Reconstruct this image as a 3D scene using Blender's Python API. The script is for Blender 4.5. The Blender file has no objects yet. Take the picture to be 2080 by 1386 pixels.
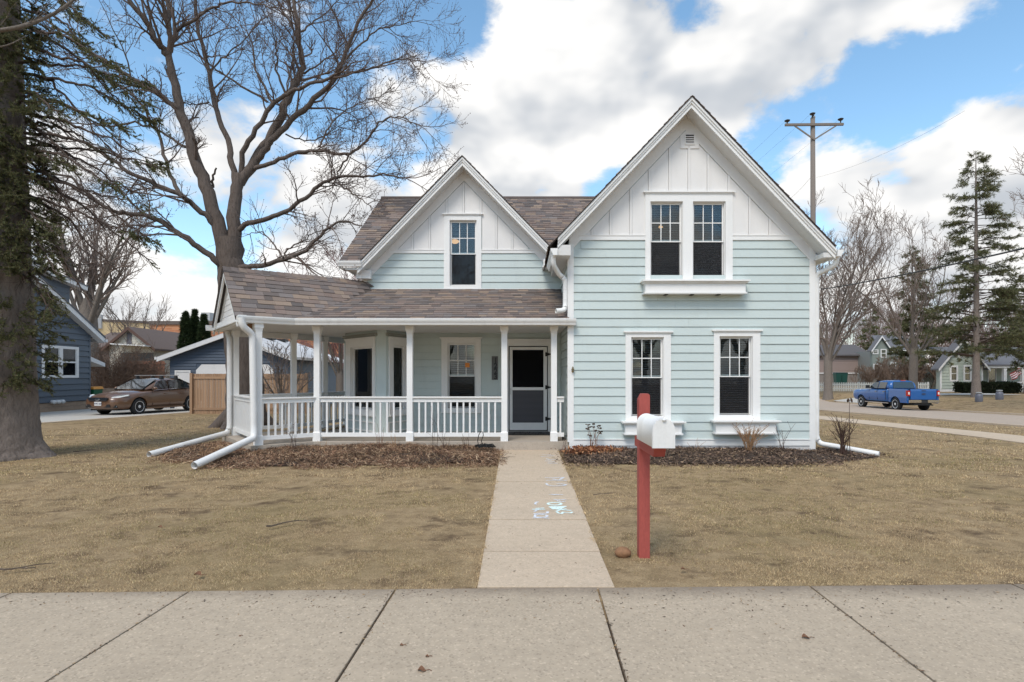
import bpy, math, random
import numpy as np
from mathutils import Vector, Matrix

scene = bpy.context.scene
COL = scene.collection
rnd = random.Random(7)
R = math.radians

# ------------------------------------------------------------------ camera
FPX, U0, V0, CH = 1155.0, 1060.0, 762.0, 1.6       # focal length, vanishing point (photo pixels), eye height
cam = bpy.data.objects.new('camera', bpy.data.cameras.new('camera'))
COL.objects.link(cam)
cam.location = (0, 0, CH)
cam.rotation_euler = (R(90), 0, 0)
cam.data.sensor_width = 36
cam.data.lens = 36 * FPX / 2080
cam.data.shift_x = (1040 - U0) / 2080
cam.data.shift_y = (V0 - 693) / 2080
cam.data.clip_start = 0.1
cam.data.clip_end = 3000
scene.camera = cam

def at(u, v, Y):
    """world point on the plane at distance Y that the photo shows at pixel u, v"""
    return Vector(((u - U0) * Y / FPX, Y, CH + (V0 - v) * Y / FPX))

# ------------------------------------------------------------------ light
SUN_EL, SUN_AZ = 52.0, 200.0            # high soft sun behind thin cloud, behind the camera's left shoulder
sun = bpy.data.objects.new('sun', bpy.data.lights.new('sun', 'SUN'))
COL.objects.link(sun)
sun.data.energy = 1.9
sun.data.angle = R(22)
sun.data.color = (1.0, 0.93, 0.83)
_a, _e = R(SUN_AZ), R(SUN_EL)
_sd = Vector((math.sin(_a) * math.cos(_e), math.cos(_a) * math.cos(_e), math.sin(_e)))   # towards the sun
sun.rotation_euler = (-_sd).to_track_quat('-Z', 'Y').to_euler()

world = bpy.data.worlds.new('World')
scene.world = world
world.use_nodes = True
WN, WL = world.node_tree.nodes, world.node_tree.links
WN.clear()

def wn(t, **k):
    n = WN.new(t)
    for a, b in k.items():
        setattr(n, a, b)
    return n

def wmath(op, a, b=None, c=None, clamp=False):
    n = wn('ShaderNodeMath', operation=op, use_clamp=clamp)
    for i, x in enumerate((a, b, c)):
        if x is None:
            continue
        if isinstance(x, (int, float)):
            n.inputs[i].default_value = x
        else:
            WL.new(x, n.inputs[i])
    return n.outputs[0]

def build_sky():
    out = wn('ShaderNodeOutputWorld')
    bg = wn('ShaderNodeBackground')
    WL.new(bg.outputs[0], out.inputs[0])
    sky = wn('ShaderNodeTexSky', sky_type='NISHITA')
    sky.sun_disc = False
    sky.sun_elevation = R(SUN_EL)
    sky.sun_rotation = R(SUN_AZ)
    sky.air_density = 1.0
    sky.dust_density = 0.3
    sky.ozone_density = 0.8
    tc = wn('ShaderNodeTexCoord')
    d = tc.outputs['Generated']
    mp = wn('ShaderNodeMapping')
    mp.inputs['Scale'].default_value = (1.0, 1.0, 1.7)
    WL.new(d, mp.inputs['Vector'])
    def noise(scale, detail, rough, vec, dist=0.0):
        n = wn('ShaderNodeTexNoise')
        n.inputs['Scale'].default_value = scale
        n.inputs['Detail'].default_value = detail
        n.inputs['Roughness'].default_value = rough
        n.inputs['Distortion'].default_value = dist
        WL.new(vec, n.inputs['Vector'])
        return n.outputs[0]
    n1 = noise(5.6, 10, 0.60, mp.outputs[0], 0.15)
    # the same noise a little higher up: thick above means the cloud here is in shade
    mp2 = wn('ShaderNodeMapping')
    mp2.inputs['Scale'].default_value = (1.0, 1.0, 1.7)
    mp2.inputs['Location'].default_value = (0.0, 0.0, 0.11)
    WL.new(d, mp2.inputs['Vector'])
    n2 = noise(5.6, 3.2, 0.5, mp2.outputs[0], 0.15)
    # (u, v, radius in px, weight): cumulus banks and blue gaps of the sky in view
    blobs = [(1060, 150, 260, .30), (1300, 110, 260, .30), (1520, 120, 230, .30), (1690, 110, 150, .22), (960, 260, 150, .18),
             (1100, 330, 170, .24), (1000, 430, 150, .2), (1480, 240, 110, .2), (800, 420, 120, .16),
             (1690, 320, 110, .22), (1950, 420, 230, .30), (2030, 270, 150, .26), (1700, 430, 120, .16), (1900, 60, 110, .14), (1960, 560, 250, .2),
             (770, 220, 110, .16), (450, 170, 160, .15), (320, 300, 220, .2), (560, 330, 160, .15), (170, 420, 200, .15), (640, 440, 150, .18),
             (330, 600, 150, .14), (560, 590, 130, .12), (1880, -60, 120, .2),
             (930, 10, 120, -.32), (1185, 30, 55, -.34), (1400, -10, 80, -.34), (1250, 385, 75, -.3), (1560, 5, 60, -.2), (1790, 90, 70, -.2), (860, 60, 130, -.22), (600, 60, 230, -.30), (210, 60, 230, -.28), (420, 20, 160, -.2), (1960, 160, 130, -.2), (830, 300, 90, -.22),
             (1500, 320, 80, -.24), (1580, 250, 90, -.26), (1830, 190, 110, -.32), (1700, 215, 100, -.24), (1230, 370, 60, -.34), (1680, 20, 90, -.16),
             (2040, 90, 110, -.26), (1860, 260, 70, -.2), (1800, 400, 55, -.2), (1890, 480, 40, -.12), (740, 300, 80, -.16), (400, 500, 110, -.14), (150, 230, 110, -.08)]
    acc = None
    for (u, v, r, w) in blobs:
        c = Vector(((u - U0) / FPX, 1.0, (V0 - v) / FPX))
        ang = 1.25 * r / FPX / c.length
        c.normalize()
        dp = wn('ShaderNodeVectorMath', operation='DOT_PRODUCT')
        WL.new(d, dp.inputs[0])
        dp.inputs[1].default_value = c
        mr = wn('ShaderNodeMapRange', interpolation_type='SMOOTHSTEP')
        mr.inputs['From Min'].default_value = math.cos(ang)
        mr.inputs['From Max'].default_value = 1.0
        mr.inputs['To Min'].default_value = 0.0
        mr.inputs['To Max'].default_value = w
        WL.new(dp.outputs['Value'], mr.inputs[0])
        acc = mr.outputs[0] if acc is None else wmath('ADD', acc, mr.outputs[0])
    sx = wn('ShaderNodeSeparateXYZ')
    WL.new(d, sx.inputs[0])
    low = wn('ShaderNodeMapRange', interpolation_type='SMOOTHSTEP')      # seen edge-on, the clouds close up towards the horizon
    low.inputs['From Min'].default_value = 0.0
    low.inputs['From Max'].default_value = 0.30
    low.inputs['To Min'].default_value = 0.10
    low.inputs['To Max'].default_value = 0.0
    WL.new(sx.outputs[2], low.inputs[0])
    nz = wmath('MULTIPLY_ADD', n1, 1.85, -0.43)
    dens = wmath('ADD', wmath('ADD', nz, wmath('MULTIPLY', acc, 0.74)), low.outputs[0])
    al = wn('ShaderNodeMapRange', interpolation_type='SMOOTHSTEP')
    al.inputs['From Min'].default_value = 0.42
    al.inputs['From Max'].default_value = 0.70
    WL.new(dens, al.inputs[0])
    # cloud brightness: bright puffs, grey undersides
    n3 = noise(5.6, 3.2, 0.5, mp.outputs[0], 0.15)
    sh = wmath('SUBTRACT', n3, n2)
    shr = wn('ShaderNodeMapRange', interpolation_type='SMOOTHSTEP')
    shr.inputs['From Min'].default_value = -0.24
    shr.inputs['From Max'].default_value = 0.16
    WL.new(sh, shr.inputs[0])
    cc = wn('ShaderNodeMixRGB')
    cc.inputs[1].default_value = (0.46, 0.49, 0.53, 1)
    cc.inputs[2].default_value = (0.835, 0.825, 0.81, 1)
    WL.new(shr.outputs[0], cc.inputs[0])
    hs = wn('ShaderNodeHueSaturation')
    hs.inputs['Saturation'].default_value = 1.08
    hs.inputs['Value'].default_value = 1.0
    hs.inputs['Hue'].default_value = 0.488
    WL.new(sky.outputs[0], hs.inputs['Color'])
    sk = wn('ShaderNodeVectorMath', operation='SCALE')
    sk.inputs['Scale'].default_value = 0.19
    WL.new(hs.outputs[0], sk.inputs[0])
    mix = wn('ShaderNodeMixRGB')
    WL.new(al.outputs[0], mix.inputs[0])
    WL.new(sk.outputs[0], mix.inputs[1])
    WL.new(cc.outputs[0], mix.inputs[2])
    WL.new(mix.outputs[0], bg.inputs['Color'])
    bg.inputs['Strength'].default_value = 1.0
build_sky()

scene.view_settings.view_transform = 'Standard'
scene.view_settings.look = 'None'
scene.view_settings.exposure = 0.36
scene.view_settings.gamma = 1.0
scene.view_settings.use_curve_mapping = False
scene.cycles.max_bounces = 8
scene.cycles.transparent_max_bounces = 12
scene.cycles.caustics_reflective = False
scene.cycles.caustics_refractive = False
# ------------------------------------------------------------------ materials
MATS = {}
def srgb(r, g, b):
    f = lambda c: (c / 255 / 12.92) if c / 255 <= 0.04045 else ((c / 255 + 0.055) / 1.055) ** 2.4
    return (f(r), f(g), f(b))

class NT:
    """small helper round a material's node tree"""
    def __init__(s, name):
        s.m = bpy.data.materials.new(name)
        s.m.use_nodes = True
        s.n, s.l = s.m.node_tree.nodes, s.m.node_tree.links
        s.b = s.n['Principled BSDF']
        s.out = s.n['Material Output']
        s.tc = s.n.new('ShaderNodeTexCoord')
        s.co = s.tc.outputs['Object']
    def new(s, t, **k):
        n = s.n.new(t)
        for a, b in k.items():
            setattr(n, a, b)
        return n
    def mapping(s, scale, vec=None, rot=(0, 0, 0)):
        n = s.new('ShaderNodeMapping')
        n.inputs['Scale'].default_value = scale if hasattr(scale, '__len__') else (scale,) * 3
        n.inputs['Rotation'].default_value = rot
        s.l.new(vec or s.co, n.inputs['Vector'])
        return n.outputs[0]
    def noise(s, scale, detail=4, rough=.55, vec=None, dist=0):
        n = s.new('ShaderNodeTexNoise')
        n.inputs['Scale'].default_value = scale
        n.inputs['Detail'].default_value = detail
        n.inputs['Roughness'].default_value = rough
        n.inputs['Distortion'].default_value = dist
        s.l.new(vec or s.co, n.inputs['Vector'])
        return n.outputs[0]
    def ramp(s, fac, stops, interp='LINEAR'):
        n = s.new('ShaderNodeValToRGB')
        n.color_ramp.interpolation = interp
        e = n.color_ramp.elements
        while len(e) < len(stops):
            e.new(0.5)
        for i, (p, c) in enumerate(stops):
            e[i].position = p
            e[i].color = (*c, 1) if len(c) == 3 else c
        s.l.new(fac, n.inputs[0])
        return n.outputs[0]
    def mix(s, fac, a, b, mode='MIX'):
        n = s.new('ShaderNodeMixRGB', blend_type=mode)
        for i, x in ((0, fac), (1, a), (2, b)):
            if isinstance(x, (int, float)):
                n.inputs[i].default_value = x
            elif isinstance(x, tuple):
                n.inputs[i].default_value = (*x, 1)
            else:
                s.l.new(x, n.inputs[i])
        return n.outputs[0]
    def bump(s, h, strength, dist=.01):
        n = s.new('ShaderNodeBump')
        n.inputs['Strength'].default_value = strength
        n.inputs['Distance'].default_value = dist
        s.l.new(h, n.inputs['Height'])
        s.l.new(n.outputs[0], s.b.inputs['Normal'])
    def set(s, **k):
        for a, v in k.items():
            i = s.b.inputs[a.replace('_', ' ')]
            if hasattr(v, 'is_linked'):
                s.l.new(v, i)
            else:
                i.default_value = (*v, 1) if isinstance(v, tuple) and len(v) == 3 else v

def mul(c, k):
    return tuple(min(1, x * k) for x in c)

def paint(name, col, rough=.5, var=.06, scale=1.6, fine=40, bump=.08, stretch=(1, 1, 1), dirt=0.0, dirtcol=(.10, .085, .065), metal=0, spec=.4, coat=0, each=.0):
    """a plain coloured material with blotches, fine relief and a little grime"""
    if name in MATS:
        return MATS[name]
    t = NT(name)
    vec = t.mapping(stretch)
    a = t.noise(scale, 5, .6, vec)
    c = t.mix(a, mul(col, 1 - var), mul(col, 1 + var))
    f = t.noise(fine, 3, .6, vec)
    c = t.mix(t.ramp(f, [(.35, (1, 1, 1)), (.75, (0, 0, 0))]), c, mul(col, 1 - 1.3 * var))
    if dirt:
        g = t.noise(2.3, 8, .7, t.mapping((1.4, 1.4, .5)))
        c = t.mix(t.ramp(g, [(.52, (0, 0, 0)), (.80, (dirt,) * 3)]), c, dirtcol)
    if each:
        oi = t.new('ShaderNodeObjectInfo')        # every piece its own tone
        c = t.mix(1.0, c, t.ramp(oi.outputs['Random'], [(0, (1 - each,) * 3), (1, (1 + each,) * 3)]), 'MULTIPLY')
    t.set(Base_Color=c, Roughness=rough, Metallic=metal, Specular_IOR_Level=spec)
    if coat:
        t.set(Coat_Weight=coat, Coat_Roughness=.06)
    if bump:
        t.bump(f, bump, .004)
    MATS[name] = t.m
    return t.m

def colattr(name, rough=.85, fine=60, var=.18, bump=.2, spec=.2, trans=0):
    """colour from the mesh attribute Col (its own colour per piece), with grain"""
    if name in MATS:
        return MATS[name]
    t = NT(name)
    at_ = t.new('ShaderNodeAttribute', attribute_name='Col')
    f = t.noise(fine, 3, .65)
    c = t.mix(1.0, at_.outputs['Color'], t.ramp(f, [(.25, (1 - var,) * 3), (.75, (1 + var,) * 3)]), 'MULTIPLY')
    t.set(Base_Color=c, Roughness=rough, Specular_IOR_Level=spec)
    if trans:                                   # thin leaves let light through
        tl = t.new('ShaderNodeBsdfTranslucent')
        t.l.new(c, tl.inputs[0])
        mx = t.new('ShaderNodeMixShader')
        mx.inputs[0].default_value = trans
        t.l.new(t.b.outputs[0], mx.inputs[1])
        t.l.new(tl.outputs[0], mx.inputs[2])
        t.l.new(mx.outputs[0], t.out.inputs[0])
    if bump:
        t.bump(f, bump, .003)
    MATS[name] = t.m
    return t.m

def glass_mat(name='window_glass', tint=(.9, .95, .95), refl=1.0, alpha=1.0):
    if name in MATS:
        return MATS[name]
    t = NT(name)
    t.n.remove(t.b)
    tr = t.new('ShaderNodeBsdfTransparent')
    tr.inputs[0].default_value = (*tint, 1)
    gl = t.new('ShaderNodeBsdfGlossy')
    gl.inputs['Roughness'].default_value = .015
    gl.inputs[0].default_value = (refl, refl, refl, 1)
    wob = t.new('ShaderNodeBump')
    wob.inputs['Strength'].default_value = .04
    wob.inputs['Distance'].default_value = .02
    t.l.new(t.noise(3.0, 2, .5), wob.inputs['Height'])
    t.l.new(wob.outputs[0], gl.inputs['Normal'])
    fr = t.new('ShaderNodeFresnel')
    fr.inputs[0].default_value = 1.5
    mx = t.new('ShaderNodeMixShader')
    t.l.new(fr.outputs[0], mx.inputs[0])
    t.l.new(tr.outputs[0], mx.inputs[1])
    t.l.new(gl.outputs[0], mx.inputs[2])
    t.l.new(mx.outputs[0], t.out.inputs[0])
    MATS[name] = t.m
    return t.m

def sheer(name, col, alpha):
    """insect screen and chalk: lets part of the light through"""
    if name in MATS:
        return MATS[name]
    t = NT(name)
    t.set(Base_Color=col, Roughness=.9, Specular_IOR_Level=.1)
    if isinstance(alpha, tuple):
        a = t.ramp(t.noise(alpha[0], 4, .7), [(alpha[1], (0, 0, 0)), (alpha[2], (1, 1, 1))])
        t.set(Alpha=a)
    else:
        t.set(Alpha=alpha)
    MATS[name] = t.m
    return t.m

def emit(name, col, s):
    if name in MATS:
        return MATS[name]
    t = NT(name)
    t.set(Base_Color=col, Emission_Color=col, Emission_Strength=s)
    MATS[name] = t.m
    return t.m

# ------------------------------------------------------------------ mesh helpers
def link(o, parent=None):
    COL.objects.link(o)
    if parent is not None:
        o.parent = parent
        if parent.get('_base') is not None:
            o.matrix_parent_inverse = Matrix.Translation(-Vector(parent['_base']))
    return o

def tag(o, label=None, cat=None, group=None, kind=None):
    for k, v in (('label', label), ('category', cat), ('group', group), ('kind', kind)):
        if v:
            o[k] = v
    return o

ROOTS = []
def thing(name, label, cat, loc=(0, 0, 0), group=None, rotz=None):
    """an Empty at the thing's base; its parts are meshed in world coordinates unless rotz is given"""
    o = bpy.data.objects.new(name, None)
    o.empty_display_size = .2
    COL.objects.link(o)
    o.location = loc
    if rotz is None:
        o['_base'] = tuple(loc)
        ROOTS.append(o)
    else:
        o.rotation_euler = (0, 0, rotz)
    return tag(o, label, cat, group)

class MB:
    """collects shapes; build() links them as one mesh object"""
    def __init__(s):
        s.v, s.f, s.c = [], [], []
    def add(s, vs, fs, col=None):
        b = len(s.v)
        s.v += [tuple(p) for p in vs]
        for f in fs:
            s.f.append(tuple(i + b for i in f))
            s.c.append(col)
        return s
    def hexa(s, p, col=None):
        """8 points: bottom ring 0-3, top ring 4-7"""
        return s.add(p, [(3, 2, 1, 0), (4, 5, 6, 7), (0, 1, 5, 4), (1, 2, 6, 5), (2, 3, 7, 6), (3, 0, 4, 7)], col)
    def box(s, x0, x1, y0, y1, z0, z1, col=None):
        return s.hexa([(x0, y0, z0), (x1, y0, z0), (x1, y1, z0), (x0, y1, z0), (x0, y0, z1), (x1, y0, z1), (x1, y1, z1), (x0, y1, z1)], col)
    def prism(s, poly, vec, col=None):
        n = len(poly)
        a = [Vector(p) for p in poly]
        b = [p + Vector(vec) for p in a]
        fs = [tuple(range(n - 1, -1, -1)), tuple(range(n, 2 * n))] + [(i, (i + 1) % n, (i + 1) % n + n, i + n) for i in range(n)]
        return s.add(a + b, fs, col)
    def beam(s, p, q, w, h, up=(0, 0, 1), col=None):
        """a bar from p to q, w wide and h high"""
        p, q = Vector(p), Vector(q)
        t = (q - p).normalized()
        x = t.cross(Vector(up))
        if x.length < 1e-4:
            x = Vector((1, 0, 0))
        x.normalize()
        z = x.cross(t)
        c = [x * (w / 2 * i) + z * (h / 2 * j) for i, j in ((-1, -1), (1, -1), (1, 1), (-1, 1))]
        return s.hexa([p + c[0], p + c[1], q + c[1], q + c[0], p + c[3], p + c[2], q + c[2], q + c[3]], col)
    def tube(s, pts, rad, n=8, cap=True, col=None, sq=1.0):
        pts = [Vector(p) for p in pts]
        if not hasattr(rad, '__len__'):
            rad = [rad] * len(pts)
        b = len(s.v)
        ref = None
        for i, p in enumerate(pts):
            t = (pts[min(i + 1, len(pts) - 1)] - pts[max(i - 1, 0)]).normalized()
            if ref is None:
                ref = t.cross(Vector((0, 0, 1)))
                if ref.length < 1e-3:
                    ref = Vector((1, 0, 0))
            x = (ref - t * ref.dot(t)).normalized()
            ref = x
            y = t.cross(x)
            for k in range(n):
                a = 2 * math.pi * (k + .5) / n
                s.v.append(tuple(p + x * (math.cos(a) * rad[i]) + y * (math.sin(a) * rad[i] * sq)))
        for i in range(len(pts) - 1):
            for k in range(n):
                s.f.append((b + i * n + k, b + i * n + (k + 1) % n, b + (i + 1) * n + (k + 1) % n, b + (i + 1) * n + k))
                s.c.append(col)
        if cap:
            s.f.append(tuple(b + k for k in range(n - 1, -1, -1)))
            s.f.append(tuple(b + (len(pts) - 1) * n + k for k in range(n)))
            s.c += [col, col]
        return s
    def lathe(s, c, axis, prof, n=24, col=None):
        """prof: (radius, distance along axis)"""
        c, axis = Vector(c), Vector(axis).normalized()
        x = axis.cross(Vector((0, 0, 1)))
        if x.length < 1e-3:
            x = Vector((1, 0, 0))
        x.normalize()
        y = axis.cross(x)
        b = len(s.v)
        for r, h in prof:
            for k in range(n):
                a = 2 * math.pi * k / n
                s.v.append(tuple(c + axis * h + x * (math.cos(a) * r) + y * (math.sin(a) * r)))
        for i in range(len(prof) - 1):
            for k in range(n):
                s.f.append((b + i * n + k, b + i * n + (k + 1) % n, b + (i + 1) * n + (k + 1) % n, b + (i + 1) * n + k))
                s.c.append(col)
        for i, rev in ((0, True), (len(prof) - 1, False)):
            if prof[i][0] > 1e-4:
                r = [b + i * n + k for k in range(n)]
                s.f.append(tuple(reversed(r)) if rev else tuple(r))
                s.c.append(col)
        return s
    def blob(s, c, r, jag=.15, seed=0, n=7, m=10):
        """an uneven rounded lump"""
        g = random.Random(seed)
        rx, ry, rz = r if hasattr(r, '__len__') else (r, r, r)
        b = len(s.v)
        for i in range(n + 1):
            th = math.pi * i / n
            for k in range(m):
                ph = 2 * math.pi * k / m
                j = 1 + g.uniform(-jag, jag)
                s.v.append((c[0] + rx * j * math.sin(th) * math.cos(ph), c[1] + ry * j * math.sin(th) * math.sin(ph), c[2] + rz * j * math.cos(th)))
        for i in range(n):
            for k in range(m):
                s.f.append((b + i * m + k, b + (i + 1) * m + k, b + (i + 1) * m + (k + 1) % m, b + i * m + (k + 1) % m))
                s.c.append(None)
        return s
    def mesh(s, name, mat, origin=None, smooth=False):
        me = bpy.data.meshes.new(name)
        o = Vector(origin or (0, 0, 0))
        me.from_pydata([tuple(Vector(p) - o) for p in s.v], [], s.f)
        if any(c is not None for c in s.c):
            at_ = me.color_attributes.new('Col', 'FLOAT_COLOR', 'CORNER')
            arr = np.empty((len(me.loops), 4), np.float32)
            k = 0
            for f, c in zip(s.f, s.c):
                arr[k:k + len(f)] = (*(c or (.5, .5, .5)), 1)
                k += len(f)
            at_.data.foreach_set('color', arr.ravel())
        if mat:
            me.materials.append(mat)
        if smooth:
            me.polygons.foreach_set('use_smooth', [True] * len(me.polygons))
        me.update()
        return me
    def build(s, name, mat, parent=None, smooth=False, origin=None, local=False):
        o = bpy.data.objects.new(name, s.mesh(name, mat, origin, smooth))
        if origin is not None:
            o.location = origin
        return link(o, parent)

def np_object(name, V, Fq, mat, parent=None, col=None, smooth=False, origin=None, tri=False):
    """a mesh from numpy arrays: V (n,3), Fq (m,3 or 4), col per vertex"""
    me = bpy.data.meshes.new(name)
    V = np.asarray(V, np.float32)
    if origin is not None:
        V = V - np.asarray(origin, np.float32)
    Fq = np.asarray(Fq, np.int32)
    k = Fq.shape[1]
    me.vertices.add(len(V))
    me.vertices.foreach_set('co', V.ravel())
    me.loops.add(Fq.size)
    me.loops.foreach_set('vertex_index', Fq.ravel())
    me.polygons.add(len(Fq))
    me.polygons.foreach_set('loop_start', np.arange(0, Fq.size, k, dtype=np.int32))
    me.polygons.foreach_set('loop_total', np.full(len(Fq), k, np.int32))
    if smooth:
        me.polygons.foreach_set('use_smooth', np.ones(len(Fq), bool))
    if col is not None:
        a = me.color_attributes.new('Col', 'FLOAT_COLOR', 'POINT')
        c = np.ones((len(V), 4), np.float32)
        c[:, :3] = col
        a.data.foreach_set('color', c.ravel())
    me.update(calc_edges=True)
    me.validate()
    if mat:
        me.materials.append(mat)
    o = bpy.data.objects.new(name, me)
    if origin is not None:
        o.location = origin
    return link(o, parent)

class Frame:
    """a wall's own axes: a along it, d out of it, z up"""
    def __init__(s, o, xd, out):
        s.o, s.x, s.d = Vector(o), Vector(xd).normalized(), Vector(out).normalized()
    def P(s, a, d, z):
        return s.o + s.x * a + s.d * d + Vector((0, 0, z))
    def box(s, mb, a0, a1, d0, d1, z0, z1, col=None):
        q = [(a0, d1, z0), (a1, d1, z0), (a1, d0, z0), (a0, d0, z0), (a0, d1, z1), (a1, d1, z1), (a1, d0, z1), (a0, d0, z1)]
        return mb.hexa([s.P(*p) for p in q], col)
    def poly(s, mb, pts, d0, d1, col=None):
        """pts (a, z) counter-clockwise as seen from outside"""
        return mb.prism([s.P(a, d0, z) for a, z in pts], s.d * (d1 - d0), col)

def text_object(body, name, mat, parent, size, loc, rot, align='CENTER', bold=0.0):
    cu = bpy.data.curves.new(name, 'FONT')
    cu.body = body
    cu.size = size
    cu.align_x, cu.align_y = align, 'CENTER'
    cu.extrude = .001
    cu.offset = bold
    tmp = bpy.data.objects.new(name, cu)
    COL.objects.link(tmp)
    dg = bpy.context.evaluated_depsgraph_get()
    me = bpy.data.meshes.new_from_object(tmp.evaluated_get(dg))
    bpy.data.objects.remove(tmp)
    mat4 = Matrix.Translation(Vector(loc)) @ rot.to_4x4()
    me.transform(mat4)
    me.materials.clear()
    me.materials.append(mat)
    o = bpy.data.objects.new(name, me)
    return link(o, parent)

# ground height: the yard rises a little to the house, then falls to the side street
def gz(x, y):
    z = 0.012 * (min(max(y, 4.25), 11.5) - 4.25)
    if y > 14:
        z -= 0.02 * (min(y, 38) - 14) if x > 5 else 0.012 * (min(y, 34) - 14)
    if x > 12:
        k = min(1, max(0, (y - 8) / 8))
        z -= 0.02 * (min(x, 26.5) - 12) * k
    if x > 26.5:
        z = min(z + 0.14 * (x - 26.5), max(z, -0.02))
    if y > 49 and x > 12:
        z = min(z + 0.12 * (y - 49), max(z, -0.02))
    return z
# ------------------------------------------------------------------ ground, walks, road
def vnoise(x, y, seed=0):
    """smooth value noise 0..1 for numpy arrays"""
    x = np.asarray(x, float); y = np.asarray(y, float)
    xi, yi = np.floor(x).astype(int), np.floor(y).astype(int)
    fx, fy = x - xi, y - yi
    fx, fy = fx * fx * (3 - 2 * fx), fy * fy * (3 - 2 * fy)
    def h(a, b):
        n = np.sin(a * 127.1 + b * 311.7 + seed * 74.7) * 43758.5453
        return n - np.floor(n)
    return (h(xi, yi) * (1 - fx) + h(xi + 1, yi) * fx) * (1 - fy) + (h(xi, yi + 1) * (1 - fx) + h(xi + 1, yi + 1) * fx) * fy

def m_lawn():
    t = NT('dry_lawn')
    big = t.noise(.55, 6, .62)
    mid = t.noise(5, 6, .7, t.mapping((1, 1, 1)))
    fine = t.noise(70, 4, .7, t.mapping((1, 1.6, 1)))
    c = t.ramp(mid, [(.25, srgb(130, 110, 86)), (.5, srgb(168, 145, 112)), (.75, srgb(194, 170, 134))])
    g = t.ramp(big, [(.46, (0, 0, 0)), (.72, (.5, .5, .5))])
    c = t.mix(g, c, srgb(128, 116, 76))
    b2 = t.noise(1.7, 8, .7, t.mapping((1, 1.3, 1)))
    c = t.mix(t.ramp(b2, [(.53, (0, 0, 0)), (.66, (.85, .85, .85))]), c, srgb(92, 74, 60))
    c = t.mix(t.ramp(fine, [(.3, (.75, .75, .75)), (.6, (0, 0, 0))]), c, srgb(100, 84, 62))
    t.set(Base_Color=c, Roughness=.95, Specular_IOR_Level=.1)
    t.bump(fine, .7, .02)
    MATS['dry_lawn'] = t.m
    return t.m

def m_concrete(name, col, speck=.5, stain=.35, scale=1.0, grime_y=None):
    t = NT(name)
    a = t.noise(1.1 * scale, 7, .65)
    b = t.noise(14, 6, .7)
    sp = t.new('ShaderNodeTexVoronoi')
    sp.inputs['Scale'].default_value = 85
    t.l.new(t.co, sp.inputs['Vector'])
    c = t.mix(a, mul(col, .86), mul(col, 1.10))
    c = t.mix(t.ramp(b, [(.3, (.55, .55, .55)), (.55, (0, 0, 0))]), c, mul(col, .78))
    sep = t.new('ShaderNodeSeparateColor')
    t.l.new(sp.outputs['Color'], sep.inputs[0])
    d1 = t.ramp(sep.outputs[0], [(.86, (0, 0, 0)), (.95, (speck, speck, speck))])
    c = t.mix(d1, c, mul(col, 1.35))
    d2 = t.ramp(sep.outputs[1], [(.86, (0, 0, 0)), (.97, (speck, speck, speck))])
    c = t.mix(d2, c, mul(col, .5))
    s = t.noise(.8, 9, .72, t.mapping((1, 1.5, 1)))
    c = t.mix(t.ramp(s, [(.54, (0, 0, 0)), (.74, (stain,) * 3)]), c, mul(col, .62))
    vein = t.noise(3.2, 10, .75, t.mapping((1, 1, 1)), 1.2)       # rain marks and old spills
    c = t.mix(t.ramp(vein, [(.47, (0, 0, 0)), (.5, (stain * .35,) * 3), (.53, (0, 0, 0))]), c, mul(col, .55))
    if grime_y is not None:                                       # soil washed onto the walk along the lawn
        sp_ = t.new('ShaderNodeSeparateXYZ')
        t.l.new(t.co, sp_.inputs[0])
        ma = t.new('ShaderNodeMath', operation='MULTIPLY_ADD')
        t.l.new(t.noise(2.2, 7, .7), ma.inputs[0])
        ma.inputs[1].default_value = .42
        t.l.new(sp_.outputs[1], ma.inputs[2])
        mr = t.new('ShaderNodeMapRange')
        mr.inputs['From Min'].default_value = grime_y + .02
        mr.inputs['From Max'].default_value = grime_y + .30
        mr.inputs['To Max'].default_value = .75
        t.l.new(ma.outputs[0], mr.inputs[0])
        c = t.mix(mr.outputs[0], c, srgb(112, 100, 88))
    t.set(Base_Color=c, Roughness=.88, Specular_IOR_Level=.25)
    h = t.noise(120, 4, .7)
    t.bump(h, .35, .004)
    MATS[name] = t.m
    return t.m

M_LAWN = m_lawn()
M_WALK = m_concrete('sidewalk_concrete', srgb(181, 165, 144), .5, .5, 1.0, 4.2)
M_PATH = m_concrete('path_concrete', srgb(196, 177, 154), .35, .36)
M_DRIVE = m_concrete('driveway_concrete', srgb(190, 186, 178), .3, .3)
M_SLAB = m_concrete('porch_concrete', srgb(176, 164, 150), .25, .35)
M_ROAD = m_concrete('road_asphalt', srgb(178, 161, 144), .4, .3)
M_SOIL = paint('dark_soil', srgb(76, 62, 52), .95, .3, 6, 50, .6)

ROAD_L, ROAD_R = 16.2, 26.5
def build_ground():
    xs = sorted(set([-600, -300, -150, -90, -60] + [round(-45 + 1.0 * i, 3) for i in range(107)] + [ROAD_L, ROAD_R, ROAD_L - .01, ROAD_R + .01, 80, 120, 200, 400, 700]))
    ys = sorted(set([-80, -40, -20, -10, -5, -2] + [round(0 + .5 * i, 3) for i in range(62)] + [31 + i for i in range(40)] + [80, 100, 150, 250, 500, 1200]))
    V, F = [], []
    for y in ys:
        for x in xs:
            z = gz(x, y)
            if ROAD_L <= x <= ROAD_R:
                z -= .2
            if y < 4:
                z -= .03
            V.append((x, y, z))
    n = len(xs)
    for j in range(len(ys) - 1):
        for i in range(n - 1):
            F.append((j * n + i, j * n + i + 1, (j + 1) * n + i + 1, (j + 1) * n + i))
    o = np_object('ground', V, F, M_LAWN, smooth=True)
    tag(o, 'dry tan lawn of the yards', None, kind='structure')
build_ground()

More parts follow.
